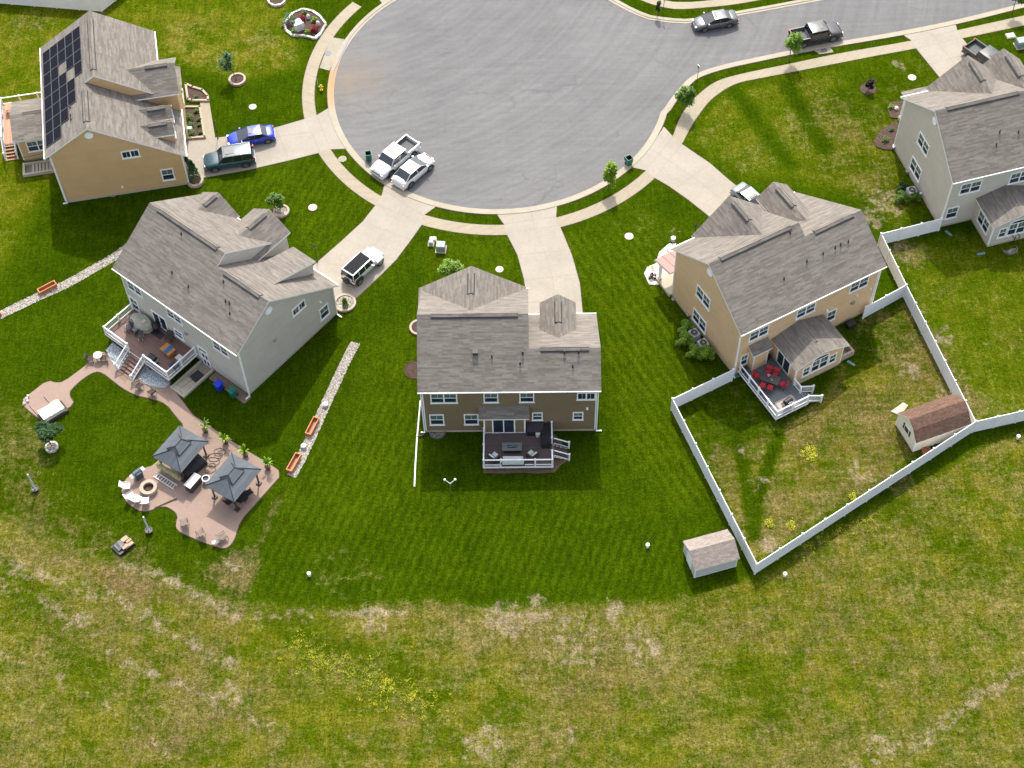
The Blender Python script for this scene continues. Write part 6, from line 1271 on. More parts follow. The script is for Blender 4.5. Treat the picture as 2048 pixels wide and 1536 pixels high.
# ---------------------------------------------------------------- furniture
def chair(label, p, z, rz, seatm, framem, w=.56, h=.9, rec=.12, group=None, cush=None, name='patio_chair', arms=True, cat='chair'):
    t = thing(name, label, cat, (p[0], p[1], z), rz, group); hw = w/2
    b = MB(); b.hexa([(-.26, -hw, .38), (.27, -hw, .42), (.27, hw, .42), (-.26, hw, .38), (-.26, -hw, .43), (.27, -hw, .47), (.27, hw, .47), (-.26, hw, .43)]); b.build('seat', seatm, t)
    b = MB(); b.hexa([(-.30, -hw, .42), (-.24, -hw, .42), (-.24, hw, .42), (-.30, hw, .42), (-.30-rec-.06, -hw, h), (-.24-rec-.06, -hw, h), (-.24-rec-.06, hw, h), (-.30-rec-.06, hw, h)]); b.build('backrest', seatm, t)
    for x, y in ((-.25, -hw), (-.25, hw), (.25, -hw), (.25, hw)): b = MB(); b.tube([(x, y, 0), (x, y, .42)], .02, 5); b.build('leg', framem, t)
    if arms:
        for y in (-hw, hw): b = MB(); b.tube([(.25, y, .42), (.25, y, .64), (-.32, y, .66)], .022, 5); b.build('armrest', framem, t)
    if cush:
        b = MB(); b.hexa([(-.22, -hw+.03, .47), (.26, -hw+.03, .48), (.26, hw-.03, .48), (-.22, hw-.03, .47), (-.2, -hw+.06, .56), (.24, -hw+.06, .57), (.24, hw-.06, .57), (-.2, hw-.06, .56)]); b.build('cushion', cush, t)
    return t
def grill(label, p, z, rz, m=None, side=None, cover=False):
    t = thing('barbecue_grill', label, 'grill', (p[0], p[1], z), rz); m = m or M['black']; side = side or M['dark']; 
    b = MB(); b.box(-.36, .36, -.24, .24, .12, .78); b.build('cabinet', m, t)
    n = 10; b = MB(); pr = [(-.27+.0*i, .80) for i in range(1)]; arcp = [(.28*math.cos(math.pi*i/n), .82+.26*math.sin(math.pi*i/n)) for i in range(n+1)]
    vs = [(-.38, y, z_) for y, z_ in arcp]+[(.38, y, z_) for y, z_ in arcp]; b.mesh(vs, [(i, i+1, n+1+i+1, n+1+i) for i in range(n)], 0, True); b.poly(vs[:n+1][::-1]); b.poly(vs[n+1:]); b.build('lid', m, t)
    for s_ in (-1, 1): b = MB(); b.box(s_*.38, s_*.72, -.22, .22, .78, .82); b.build('side_shelf', side, t)
    b = MB(); b.tube([(-.25, -.30, .95), (.25, -.30, .95)], .018, 6); b.build('handle', M['alloy'], t)
    for x, y in ((-.3, -.2), (.3, -.2), (-.3, .2), (.3, .2)): b = MB(); b.cyl((x, y, 0), .05, .12, 8); b.build('castor', M['rubber'], t)
    return t
def table(label, p, z, rz, top, lx, ly, h, m, lm, name='table', round_=False, cat='table'):
    t = thing(name, label, cat, (p[0], p[1], z), rz); b = MB()
    if round_: b.cyl((0, 0, h-.04), lx, .04, 24, sm=False)
    else: b.box(-lx/2, lx/2, -ly/2, ly/2, h-.05, h)
    b.build('table_top', m, t)
    k = .6 if round_ else .42
    for sx in (-1, 1):
        for sy in (-1, 1): b = MB(); b.tube([(sx*lx*k*(.7 if round_ else 1), sy*ly*k*(.7 if round_ else 1), 0), (sx*lx*k*(.7 if round_ else 1), sy*ly*k*(.7 if round_ else 1), h-.04)], .025, 5); b.build('leg', lm, t)
    return t
wick = plain('dark_wicker', (.055, .040, .033), .8, var=.3, vs=20); brz = plain('bronze_frame', (.07, .05, .04), .5); sling = plain('brown_sling', (.20, .15, .12), .8); wht = plain('white_plastic', (.62, .62, .60), .5); khaki = plain('khaki_cover', (.36, .34, .27), .8, var=.2); creamc = plain('cream_cover', (.72, .68, .60), .8, var=.1)
# brown house deck -------------------------------------------------
z3 = .75; g3 = lambda x, y, z=1.2: F3.w(*F3.Z((x, y), z)[:2])
c = g3(1024, 893.5, 1.25); t = thing('fire_table', 'grey rectangular fire table in the middle of the dark deck', 'table', (c[0], c[1], z3), F3.a); slate = plain('slate_grey', (.13, .135, .14), .6)
b = MB(); b.box(-.88, .88, -.42, .42, .46, .54); b.build('table_top', slate, t); b = MB(); b.box(-.72, .72, -.30, .30, 0, .46); b.build('base', M['black'], t); b = MB(); b.box(-.42, .42, -.14, .14, .545, .56); b.build('burner', M['black'], t)
b = MB(); [b.ball((-.34+.085*i, random.uniform(-.07, .07), .58), .04, 0, 6, 4) for i in range(9)]; b.build('lava_stone', M['alloy'], t)
lg = plain('light_grey_cushion', (.55, .57, .56), .8); navy = plain('navy_pillow', (.02, .03, .10), .8)
def club(label, p, rz, grp):
    t = thing('club_chair', label, 'armchair', (p[0], p[1], z3), rz, grp); b = MB(); b.box(-.38, .38, -.38, .38, .05, .38); b.build('base', wick, t)
    for y in (-.34, .34): b = MB(); b.box(-.36, .38, y-.07, y+.07, .38, .62); b.build('armrest', wick, t)
    b = MB(); b.box(-.42, -.30, -.40, .40, .38, .82); b.build('back_frame', wick, t)
    b = MB(); b.box(-.22, .38, -.26, .26, .385, .52); b.build('seat_cushion', lg, t); b = MB(); b.hexa([(-.29, -.27, .5), (-.14, -.27, .5), (-.14, .27, .5), (-.29, .27, .5), (-.36, -.27, .88), (-.22, -.27, .88), (-.22, .27, .88), (-.36, .27, .88)]); b.build('back_cushion', lg, t)
    b = MB(); b.hexa([(-.16, -.16, .53), (-.05, -.16, .53), (-.05, .16, .53), (-.16, .16, .53), (-.22, -.16, .8), (-.12, -.16, .8), (-.12, .16, .8), (-.22, .16, .8)]); b.build('pillow', navy, t)
club('left of the two armchairs with pale cushions on the dark deck', g3(987.5, 913, 1.15), F3.a+math.radians(48), 'armchairs around the grey fire table'); club('right of the two armchairs with pale cushions on the dark deck', g3(1064.5, 909, 1.15), F3.a+math.radians(132), 'armchairs around the grey fire table')
c = g3(1026, 921, 1.15); t = thing('sofa', 'pale cushioned sofa with its back to the white railing of the dark deck', 'sofa', (c[0], c[1], z3), F3.a)
b = MB(); b.box(-1.0, 1.0, -.38, .38, .05, .36); b.build('base', wick, t); b = MB(); b.box(-.9, .9, -.18, .38, .365, .5); b.build('seat_cushion', lg, t); b = MB(); b.box(-.95, .95, -.42, -.24, .365, .80); b.build('back_cushion', lg, t)
for x in (-.98, .98): b = MB(); b.box(x-.08, x+.08, -.38, .38, .36, .6); b.build('armrest', wick, t)
c = F3.w(10.15, -.55); t = thing('covered_sectional', 'black covered corner sofa against the wall of the brown house', 'sofa', (c[0], c[1], z3), F3.a); bc = plain('black_cover', (.014, .014, .017), .55, var=.25)
b = MB(); b.hexa([(-1.1, -.40, 0), (.45, -.40, 0), (.45, .45, 0), (-1.1, .45, 0), (-1.05, -.34, .52), (.4, -.34, .52), (.4, .42, .86), (-1.05, .42, .86)]); b.build('long_side', bc, t)
b = MB(); b.hexa([(.18, -1.75, 0), (1.02, -1.75, 0), (1.02, .45, 0), (.18, .45, 0), (.24, -1.6, .55), (.98, -1.6, .85), (.98, .42, .9), (.24, .42, .62)]); b.build('short_side', bc, t)
c = g3(1075.8, 868.5, 1.0); b = MB(); b.cyl((0, 0, 0), .2, .45, 14, r2=.22); o_ = b.build('bucket', wht); o_.location = (c[0], c[1], z3); tag(o_, 'small white bucket in front of the black covered sofa', 'bucket')
# beige house deck -------------------------------------------------
z4 = .8; red = plain('red_cushion', (.42, .022, .03), .8); dk = plain('dark_table', (.05, .04, .042), .5)
tc_ = F4.Z(q5(797, 1232), 1.5); c = F4.w(*tc_[:2]); ta = F4.a-math.radians(52)
t = table('dark rectangular dining table ringed by red chairs on the grey deck', (c[0], c[1]), z4, ta, None, 1.75, .95, .74, dk, brz, 'dining_table')
cn = {(.30, -.78): ('near right long side', 1.571), (-.38, -.78): ('near left long side', 1.571), (.30, .78): ('far right long side', -1.571), (-.38, .78): ('far left long side', -1.571), (1.2, 0): ('lower end', 3.1416), (-1.2, 0): ('upper end', 0)}
for (x, y), (nm, rr) in cn.items():
    w_ = (c[0]+x*math.cos(ta)-y*math.sin(ta), c[1]+x*math.sin(ta)+y*math.cos(ta)); chair('red cushioned chair at the %s of the dining table' % nm, w_, z4, ta+rr, red, M['black'], group='red chairs round the dining table', cush=red)
b = MB(); b.cyl((0, 0, 0), .07, .16, 10); leaves(b, (0, 0, .24), (.17, .17, .12), 60, .05, 3, 1, 4); o_ = b.build('flower_vase', [M['glass'], plain('pink_flowers', (.75, .35, .50), .7)]); o_.location = (c[0]-.1, c[1]+.15, z4+.741); tag(o_, 'pink flowers in a vase on the dining table', 'flowers')
b = MB(); b.cyl((0, 0, 0), .08, .14, 10); leaves(b, (0, 0, .2), (.14, .14, .1), 50, .05, 3, 1, 4); o_ = b.build('potted_plant', [wht, M['leaf_b']]); o_.location = (c[0]+.12, c[1]-.22, z4+.741); tag(o_, 'small green plant on the dining table', 'plant')
g_ = F4.Z(q5(903, 1372), 1.45); w_ = F4.w(*g_[:2]); grill('black covered grill at the lower corner of the grey deck', (w_[0], w_[1]), z4, F4.a+.15, bc, bc)
w_ = F4.w(2.1, -5.3); b = MB(); b.prism([(-.9, -.55), (.9, -.55), (.9, .6), (-.9, .6)], 0, .012); o_ = b.build('grill_mat', plain('pale_mat', (.42, .36, .31), .9)); o_.location = (w_[0], w_[1], z4); o_.rotation_euler = (0, 0, F4.a); tag(o_, 'pale mat under the covered grill on the grey deck', 'mat')
for u, v, lb in ((.75, -.45, 'dark planter pot at the wall corner of the grey deck'), (3.5, -.35, 'dark pot between the bay and the sunroom door')): w_ = F4.w(u, v); b = MB(); b.cyl((0, 0, 0), .18, .4, 12, r2=.24); leaves(b, (0, 0, .5), (.22, .22, .16), 60, .07, 3, 1, 4); o_ = b.build('planter_pot', [M['dark'], M['leaf_c']]); o_.location = (w_[0], w_[1], z4); tag(o_, lb, 'plant pot')
p = G(1701, 652); t = thing('storage_box', 'low dark box on the grass behind the beige house', 'box', (p[0], p[1], 0), F4.a); b = MB(); b.box(-.4, .4, -.28, .28, 0, .4); b.build('body', M['black'], t); b = MB(); b.box(-.43, .43, -.31, .31, .4, .47); b.build('lid', M['dark'], t)
# grey house deck --------------------------------------------------
z2_ = 1.2; w2_ = lambda x, y, z: F2.w(*F2.Z((200+x*.13018, 590+y*.13018), z)[:2])
c = w2_(625, 400, 1.9); t = thing('covered_patio_set', 'bulky khaki covered patio set on the brown deck', 'patio set', (c[0], c[1], z2_), F2.a); b = MB()
n = 10; lo = [(1.28*math.cos(2*math.pi*i/n+.3), .78*math.sin(2*math.pi*i/n+.3), .02) for i in range(n)]; md = [(x*1.02+random.uniform(-.04, .04), y*1.02, .55) for x, y, _ in lo]; hi = [(x*.9, y*.9, .82+random.uniform(-.03, .03)) for x, y, _ in lo]
b.mesh(lo+md+hi, [(k*n+i, k*n+(i+1) % n, (k+1)*n+(i+1) % n, (k+1)*n+i) for k in range(2) for i in range(n)]); b.mesh(hi+[(0, 0, .93)], [(i, (i+1) % n, n) for i in range(n)]); b.build('cover', khaki, t); b = MB(); b.box(.25, .6, -.1, .25, .88, .98); b.build('cover_fold', plain('cover_light', (.48, .47, .42), .8), t)
chair('dark reclining lounge chair nearest the railing corner of the brown deck', w2_(430, 490, 1.6), z2_, F2.a-1.9, M['dark'], M['black'], .62, .85, .25, 'dark lounge chairs beside the khaki cover', name='lounge_chair'); chair('dark reclining lounge chair with a grey cushion beside the khaki cover', w2_(545, 540, 1.6), z2_, F2.a-1.7, M['dark'], M['black'], .62, .85, .25, 'dark lounge chairs beside the khaki cover', slate, name='lounge_chair')
t = chair('small dark folding seat with white legs in front of the lounge chairs', w2_(625, 640, 1.5), z2_, F2.a-.9, M['dark'], M['white'], .4, .6, .1, name='folding_seat', arms=False)
chair('brown wicker armchair against the wall of the grey house', w2_(1060, 650, 1.6), z2_, F2.a-1.2, wick, wick, .66, .9, .1, name='wicker_armchair')
c = w2_(860, 480, 1.6); b = MB(); b.ball((0, 0, .42), .42, 0, 14, 8, .7); b.cyl((0, 0, 0), .2, .15, 10); o_ = b.build('fire_bowl', M['black']); o_.location = (c[0], c[1], z2_); tag(o_, 'round black fire bowl between the khaki cover and the patio door', 'fire bowl')
c = w2_(1040, 830, 1.75); t = thing('fire_table', 'orange wooden table with a blue runner on the brown deck', 'table', (c[0], c[1], z2_), F2.a-.05); om = plain('orange_wood', (.50, .19, .045), .6, var=.2)
b = MB(); b.box(-.62, .62, -.46, .46, .5, .56); b.build('table_top', om, t); b = MB(); b.box(-.5, .5, -.36, .36, 0, .5); b.build('base', om, t); b = MB(); b.box(-.14, .30, -.58+.12, .46, .565, .585); b.build('runner', plain('blue_runner', (.008, .14, .30), .7), t)
grill('long black grill by the deck railing of the grey house', w2_(810, 975, 1.9), z2_, F2.a, M['black'])
c = w2_(1145, 1085, 1.6); chair('dark blue covered chair at the far end of the brown deck', c, z2_, F2.a+1.6, navy, M['black'], .7, .95, .1, name='covered_chair')
c = w2_(1225, 965, 1.7); t = thing('storage_box', 'small beige storage box by the railing of the brown deck', 'box', (c[0], c[1], z2_), F2.a); b = MB(); b.box(-.32, .32, -.24, .24, 0, .5); b.build('body', khaki, t); b = MB(); b.box(-.35, .35, -.27, .27, .5, .56); b.build('lid', plain('beige_lid', (.55, .52, .46), .6), t)
c = F2.w(4.3, -.75); b = MB(); b.prism([(-.8, -.35), (.8, -.35), (.8, .35), (-.8, .35)], 0, .015); o_ = b.build('door_mat', M['dark']); o_.location = (c[0], c[1], z2_); o_.rotation_euler = (0, 0, F2.a); tag(o_, 'dark mat in front of the patio door of the grey house', 'mat')
p = G(249, 755); b = MB(); b.prism([(-.45, -.3), (.45, -.3), (.45, .3), (-.45, .3)], .071, .085); o_ = b.build('door_mat', plain('tan_mat', (.22, .16, .09), .9)); o_.location = (p[0], p[1], 0); o_.rotation_euler = (0, 0, F2.a); tag(o_, 'tan mat on the patio below the deck steps', 'mat')
# tan house deck
c = F1.w(2.0, -4.6); t = table('tan wooden table on the deck behind the tan house', c, 1.0, F1.a, None, 1.0, 1.6, .72, M['decktan'], M['bark'])
# patio ------------------------------------------------------------
zp = .07; GA = lambda x, y, z=0: G(230+x*.10417, 840+y*.10417, z); GB = lambda x, y, z=0: G(380+x*.14975, 880+y*.14975, z); GR = lambda x, y, z=0: G(220+x*.2051, 820+y*.2051, z)
def gazebo(label, pa, pb, pc, pd, zr=2.25):
    A, B, Cc, Dd = [G(*p, zr) for p in (pa, pb, pc, pd)]; cen = (A+B+Cc+Dd)/4; u = ((B-A)+(Cc-Dd))/2; v = ((Dd-A)+(Cc-B))/2; lu, lv = np.hypot(*u), np.hypot(*v); ang = math.atan2(u[1], u[0])
    t = thing('gazebo', label, 'gazebo', (cen[0], cen[1], 0), ang); hu, hv = lu/2, lv/2
    def hip(x, y, z0, z1, rx, inner, cut):
        b = MB(); th = .05; E_ = [(-x, -y), (x, -y), (x, y), (-x, y)]
        if lu < lv: R2 = [(0, -rx), (0, rx)]; faces_ = [((0, 1), (0,)), ((1, 2), (0, 1)), ((2, 3), (1,)), ((3, 0), (1, 0))]
        else: R2 = [(-rx, 0), (rx, 0)]; faces_ = [((0, 1), (0, 1)), ((1, 2), (1,)), ((2, 3), (1, 0)), ((3, 0), (0,))]
        for (i, j), rr in faces_:
            lowp = [(*E_[i], z0), (*E_[j], z0)]; topp = [(*R2[k], z1) for k in (rr[::-1] if len(rr) == 2 else rr)]
            if cut < 1:
                if len(topp) == 1: topp = topp*2
                nl = [Vector(lowp[1]).lerp(Vector(topp[0]), cut), Vector(lowp[0]).lerp(Vector(topp[1]), cut)]; b.slab(lowp+[tuple(q) for q in nl], th, 0, 1)
            else: b.slab(lowp+topp, th, 0, 1)
        # hip ridges
        for i, e_ in enumerate(E_):
            k = (0, 0, 1, 1)[i] if lu < lv else (0, 1, 1, 0)[i]; a = Vector((*e_, z0+.02)); c_ = Vector((*R2[k], z1+.02)); c_ = a.lerp(c_, min(cut, 1)); b.tube([a, c_], .035, 5, 1)
        if cut >= 1: b.tube([(*R2[0], z1+.02), (*R2[1], z1+.02)], .035, 5, 1)
        return b
    lng = abs(hu-hv)+.25
    hip(hu, hv, zr, zr+.78, lng, 0, 1.0).build('lower_roof', [M['gazroof'], M['dark']], t); hip(hu*.44, hv*.44, zr+.60, zr+1.0, lng*.8, 0, 1.0).build('upper_roof', [M['gazroof'], M['dark']], t)
    px_, py_ = hu-.38, hv-.38
    for sx in (-1, 1):
        for sy in (-1, 1): b = MB(); b.box(sx*px_-.06, sx*px_+.06, sy*py_-.06, sy*py_+.06, zp, zr-.02); b.box(sx*px_-.2, sx*px_+.2, sy*py_-.2, sy*py_+.2, zp, .22); b.build('post', M['gazpost'], t)
    for sy in (-1, 1): b = MB(); b.box(-px_-.05, px_+.05, sy*py_-.05, sy*py_+.05, zr-.18, zr-.03); b.build('beam', M['gazpost'], t)
    for sx in (-1, 1): b = MB(); b.box(sx*px_-.045, sx*px_+.045, -py_+.06, py_-.06, zr-.16, zr-.04); b.build('beam', M['gazpost'], t)
    return t
gazebo('left dark metal roofed gazebo on the patio, beside the ladder', (359.2, 850.4), (415.9, 882.7), (362.3, 945.7), (303.4, 912.9)); gazebo('right dark metal roofed gazebo on the patio, nearest the cedar planters', (463.1, 906.2), (523, 937.7), (468.4, 1005), (409.2, 970.6))
grill('blue grey grill with side shelves left of the patio fire pit', GA(445, 1050, .5), zp, math.radians(42), plain('blue_grey_enamel', (.05, .075, .095), .35), plain('grey_shelf', (.36, .40, .42), .5))
c = GA(650, 1310, .3); t = thing('fire_pit', 'round stone fire pit on the patio', 'fire pit', (c[0], c[1], zp)); b = MB(); b.ring((0, 0, 0), .48, .72, .42, 26); b.build('stone_wall', M['brickw'], t); b = MB(); b.ring((0, 0, .42), .46, .76, .06, 26); b.build('cap', M['cap'], t); b = MB(); b.cyl((0, 0, 0), .49, .15, 20); b.build('ash_bed', M['mulch'], t)
b = MB(); b.tube([(-.2, -.1, .2), (.1, -.25, .22)], .05, 6); b.build('log', M['bark'], t)
a, c = GA(775, 1050, .1), GA(1165, 1300, .1); d = c-a; L = np.hypot(*d); t = thing('ladder', 'white ladder lying on the patio beside the left gazebo', 'ladder', (a[0], a[1], zp), math.atan2(d[1], d[0]))
for y in (-.24, .24): b = MB(); b.box(0, L, y-.035, y+.035, .02, .12); b.build('side_rail', wht, t)
for i in range(8): b = MB(); b.box(.2+i*(L-.4)/7-.03, .2+i*(L-.4)/7+.03, -.205, .205, .04, .09); b.build('rung', wht, t)
fx = GA(650, 1310)
for (x, y), lb in (((172, 752), 'white patio chair left of the fire pit, nearest the grill'), ((212, 846), 'first white patio chair in the row of three below the fire pit'), ((275, 872), 'middle white patio chair in the row of three below the fire pit'), ((350, 892), 'last white patio chair in the row of three below the fire pit')):
    p = GR(x, y, .3); chair(lb, p, zp, math.atan2(fx[1]-p[1], fx[0]-p[0]), wht, wht, .6, .92, .28, 'white chairs around the fire pit')
cs = [GA(x, y, 1.0) for x, y in ((1320, 1250), (1440, 1330), (1655, 1085), (1530, 1010))]; c = sum(cs)/4; u = cs[1]-cs[0]; v = cs[3]-cs[0]; t = thing('outdoor_bar', 'outdoor bar counter with a pale top and dark sides between the gazebos', 'bar', (c[0], c[1], zp), math.atan2(v[1], v[0])); lx, ly = np.hypot(*v)/2, np.hypot(*u)/2
b = MB(); b.box(-lx, lx, -ly, ly, .93, 1.0); b.build('counter_top', plain('pale_top', (.62, .58, .56), .5), t); b = MB(); b.box(-lx+.05, lx-.05, -ly+.05, ly-.05, 0, .93); b.build('base', wick, t); b = MB(); b.box(-lx, lx, ly+.005, ly+.02, .86, .93); b.build('edge_trim', wht, t)
c = GA(1500, 880, .7); t = thing('covered_sofa', 'large black covered sofa under the edge of the left gazebo', 'sofa', (c[0], c[1], zp), math.radians(49)); b = MB(); b.hexa([(-1.2, -.5, 0), (1.2, -.5, 0), (1.2, .5, 0), (-1.2, .5, 0), (-1.12, -.42, .6), (1.12, -.42, .6), (1.12, .45, .85), (-1.12, .45, .85)]); b.build('cover', bc, t)
c = GR(935, 672, .5); t = thing('planter_pot', 'white round pot with dark soil between the bar and the right gazebo', 'plant pot', (c[0], c[1], zp)); b = MB(); b.cyl((0, 0, 0), .26, .55, 18, r2=.34, cap=False); b.ring((0, 0, .5), .27, .36, .07, 18); b.build('pot', wht, t); b = MB(); b.cyl((0, 0, .3), .28, .12, 16); b.build('soil', M['black'], t)
# gathered curtain and cushions at the side of the left gazebo
b = MB(); R5 = random.Random(5); p0, p1 = GA(845, 900, .5), GA(1230, 1110, .4); n = 26
for i in range(n): f = i/(n-1); q = p0*(1-f)+p1*f; b.ball((q[0], q[1], .3+.5*(1-f)), .16+.08*R5.random(), 0, 7, 5, 2.0 if f < .4 else 1.0, .3)
tag(b.build('gathered_curtain', plain('mustard_cloth', (.42, .38, .20), .9, var=.35)), 'gathered yellowish curtain cloth along the left gazebo side facing the ladder', 'curtain')
a, c = GR(640, 862, .15), GR(432, 955, .1); b = MB(); b.tube([(a[0], a[1], .17), (c[0], c[1], .12)], .06, 8); b.ball((a[0], a[1], .17), .12, 0, 8, 5); tag(b.build('wooden_pole', plain('brown_pole', (.20, .13, .08), .6)), 'brown pole lying across the patio below the fire pit', 'pole')
b = MB(); R5 = random.Random(9)
for x, y, r in ((395, 170, .5), (330, 240, .55), (300, 300, .6), (380, 215, .35), (270, 400, .5), (300, 350, .3)):
    q = GB(x, y); n = 22; b.tube([(q[0]+r*math.cos(6.5*i/n)*(1+.1*math.sin(i)), q[1]+r*.8*math.sin(6.5*i/n), zp+.03) for i in range(n+1)], .022, 5)
tag(b.build('garden_hose', M['dark']), 'dark garden hose coiled loosely between the two gazebos', 'hose')
for (x, y), lb, k in (((935, 215), 'potted plant nearest the house end of the patio edge', 1), ((1132, 325), 'second potted plant along the patio edge, counted from the house', 2), ((1325, 450), 'third potted plant along the patio edge, behind the right gazebo', 3), ((1543, 575), 'potted plant nearest the cedar planters on the patio edge', 4)):
    p = GR(x, y); t = thing('potted_plant', lb, 'potted plant', (p[0], p[1], zp)); b = MB(); b.cyl((0, 0, 0), .20, .42, 14, r2=.28, cap=False); b.ring((0, 0, .38), .22, .30, .06, 14); b.build('pot', plain('brown_pot', (.10, .055, .04), .6), t); b = MB(); b.cyl((0, 0, .28), .24, .06, 12); b.build('soil', M['mulch'], t)
    b = MB(); R5 = random.Random(k)
    for i in range(15):
        az = R5.uniform(0, 6.28); L = R5.uniform(.4, .75); H_ = R5.uniform(.5, 1.1); w = R5.uniform(.05, .085); pts = [Vector((math.cos(az)*L*f**1.3, math.sin(az)*L*f**1.3, .35+H_*math.sin(f*2.0)/1.0)) for f in (0, .3, .6, .85, 1.0)]; s_ = Vector((-math.sin(az), math.cos(az), 0))
        for j in range(4): wa, wb = (w*(.3, 1, 1.1, .7, .05)[j], w*(.3, 1, 1.1, .7, .05)[j+1]); b.poly([pts[j]-s_*wa, pts[j]+s_*wa, pts[j+1]+s_*wb, pts[j+1]-s_*wb])
    b.build('leaves', M[('leaf_b', 'leaf_g', 'leaf_g', 'leaf_b')[k-1]], t)
for (x, y), rz, lb in (((728, 1100), 1.9, 'brown sling chair at the lower left patio corner'), ((885, 1205), 2.2, 'brown sling chair in the middle of the lower patio edge'), ((1110, 1240), .6, 'brown reclining sling chair at the lower right patio corner')): chair(lb, GR(x, y, .3), zp, rz, sling, brz, .62, .95, .3, 'brown sling chairs on the lower patio')
p = GR(1035, 1310); t = thing('side_table', 'small pale side table at the lowest patio corner', 'table', (p[0], p[1], zp), .2); b = MB(); b.box(-.3, .3, -.15, .15, .3, .34); b.build('table_top', wht, t)
for x in (-.25, .25): b = MB(); b.box(x-.02, x+.02, -.12, .12, 0, .3); b.build('leg', brz, t)
t = table('round dark table under the right gazebo', GR(1290, 850, .7), zp, 0, None, .55, .55, .74, M['dark'], M['black'], round_=True)
for (x, y), rz, lb in (((1165, 900), .7, 'black metal chair at the left side of the right gazebo'), ((1265, 885), 1.2, 'black metal chair at the front of the right gazebo'), ((1355, 815), 2.2, 'black padded chair at the right side of the right gazebo')): chair(lb, GR(x, y, .3), zp, rz, M['black'], M['black'], .6, .9, .15, 'black chairs under the right gazebo')
t = table('small round pale bistro table at the foot of the grey house deck', G(195.6, 711, .7), zp, 0, None, .42, .42, .74, plain('tan_stone_top', (.60, .45, .32), .6), brz, 'bistro_table', True)
for (x, y), rz, lb in (((182, 719), .0, 'dark chair left of the bistro table'), ((208, 717), 3.1, 'dark chair right of the bistro table'), ((279, 773), .8, 'dark round backed chair on the path below the deck'), ((304, 786), 2.4, 'dark metal chair on the path above the patio')): chair(lb, G(x, y, .3), zp, rz, wick, brz, .55, .88, .1)
# covered swing bed on the small left patio
cs = [G(x, y, .85) for x, y in ((72.5, 824.4), (87.5, 841), (131.3, 808), (113.5, 799.8))]; c = sum(cs)/4; v = cs[3]-cs[0]; u = cs[1]-cs[0]; lx, ly = np.hypot(*v)/2, np.hypot(*u)/2
t = thing('covered_bench', 'long bench under a crumpled cream cover on the small left patio', 'bench', (c[0], c[1], zp), math.atan2(v[1], v[0])); b = MB(); nx_, ny_ = 10, 4; R5 = random.Random(2)
g_ = [(-lx+2*lx*i/nx_, -ly+2*ly*j/ny_, .72+R5.uniform(-.05, .07)) for i in range(nx_+1) for j in range(ny_+1)]; b.mesh(g_, [(i*(ny_+1)+j, (i+1)*(ny_+1)+j, (i+1)*(ny_+1)+j+1, i*(ny_+1)+j+1) for i in range(nx_) for j in range(ny_)], 0, True); b.box(-lx+.03, lx-.03, -ly+.03, ly-.03, .25, .70); b.build('cover', creamc, t)
b = MB(); b.box(-lx-.15, lx+.25, -ly-.1, ly+.05, 0, .25); b.build('base', wick, t); b = MB(); b.box(lx*.3, lx*.95, ly, ly+.35, .3, .42); b.build('side_board', M['decktan'], t)
for x in (-lx-.1, lx*.35): b = MB(); b.tube([(x, ly+.05, 0), (x-.2, ly+.9, .9)], .03, 6); b.build('arm', M['dark'], t)
b = MB(); 
for i in range(4): q = G(57+i*(-.3), 794+i*5.0); b.ball((q[0]-.1*i*(i % 2), q[1], zp+.12), .13, 0, 8, 6)
tag(b.build('white_stones', wht), 'row of small white stones on the left patio', 'stones', kind='stuff')
# umbrella poles in pots
for px, h, lb in (((71.7, 981), 2.7, 'upright pale pole in a round pot on the lower left lawn'), ((299, 1064), 2.6, 'upright pale pole in a round pot below the patio fire pit')):
    p = G(*px); t = thing('pole_planter', lb, 'pole', (p[0], p[1], 0)); b = MB(); b.cyl((0, 0, 0), .24, .36, 16, r2=.32, cap=False); b.ring((0, 0, .30), .25, .34, .07, 16); b.build('pot', M['dark'], t); b = MB(); b.cyl((0, 0, .2), .26, .08, 14); b.build('fill', M['gravel'], t); b = MB(); b.tube([(0, 0, .2), (0, 0, h)], .075, 10); b.build('pole', plain('galvanised_pole', (.52, .58, .58), .5), t)
# pile beside the patio
p = G(248, 1093); t = thing('scrap_pile', 'pile of boards and boxes half under a grey tarp on the lawn below the patio', 'pile', (p[0], p[1], 0), .75)
b = MB(); b.box(-.8, .8, -.6, .6, .02, .3); b.build('pallet', M['dark'], t)
for x0, x1, y0, y1, z0, z1 in ((-.1, .75, -.55, -.1, .3, .42), (.1, .7, .1, .5, .3, .5), (-.3, .3, -.5, -.25, .43, .5), (.3, .8, -.2, .0, .42, .52)): b = MB(); b.box(x0, x1, y0, y1, z0, z1); b.build('board', plain('cardboard', (.42, .28, .18), .8), t)
b = MB(); R5 = random.Random(4); g_ = [(-.85+.95*i/5, -.3+1.0*j/4, .45+R5.uniform(-.1, .08)-(.25 if i == 0 or j == 4 else 0)) for i in range(6) for j in range(5)]; b.mesh(g_, [(i*5+j, (i+1)*5+j, (i+1)*5+j+1, i*5+j+1) for i in range(5) for j in range(4)]); b.build('tarp', plain('grey_tarp', (.11, .11, .115), .6), t)
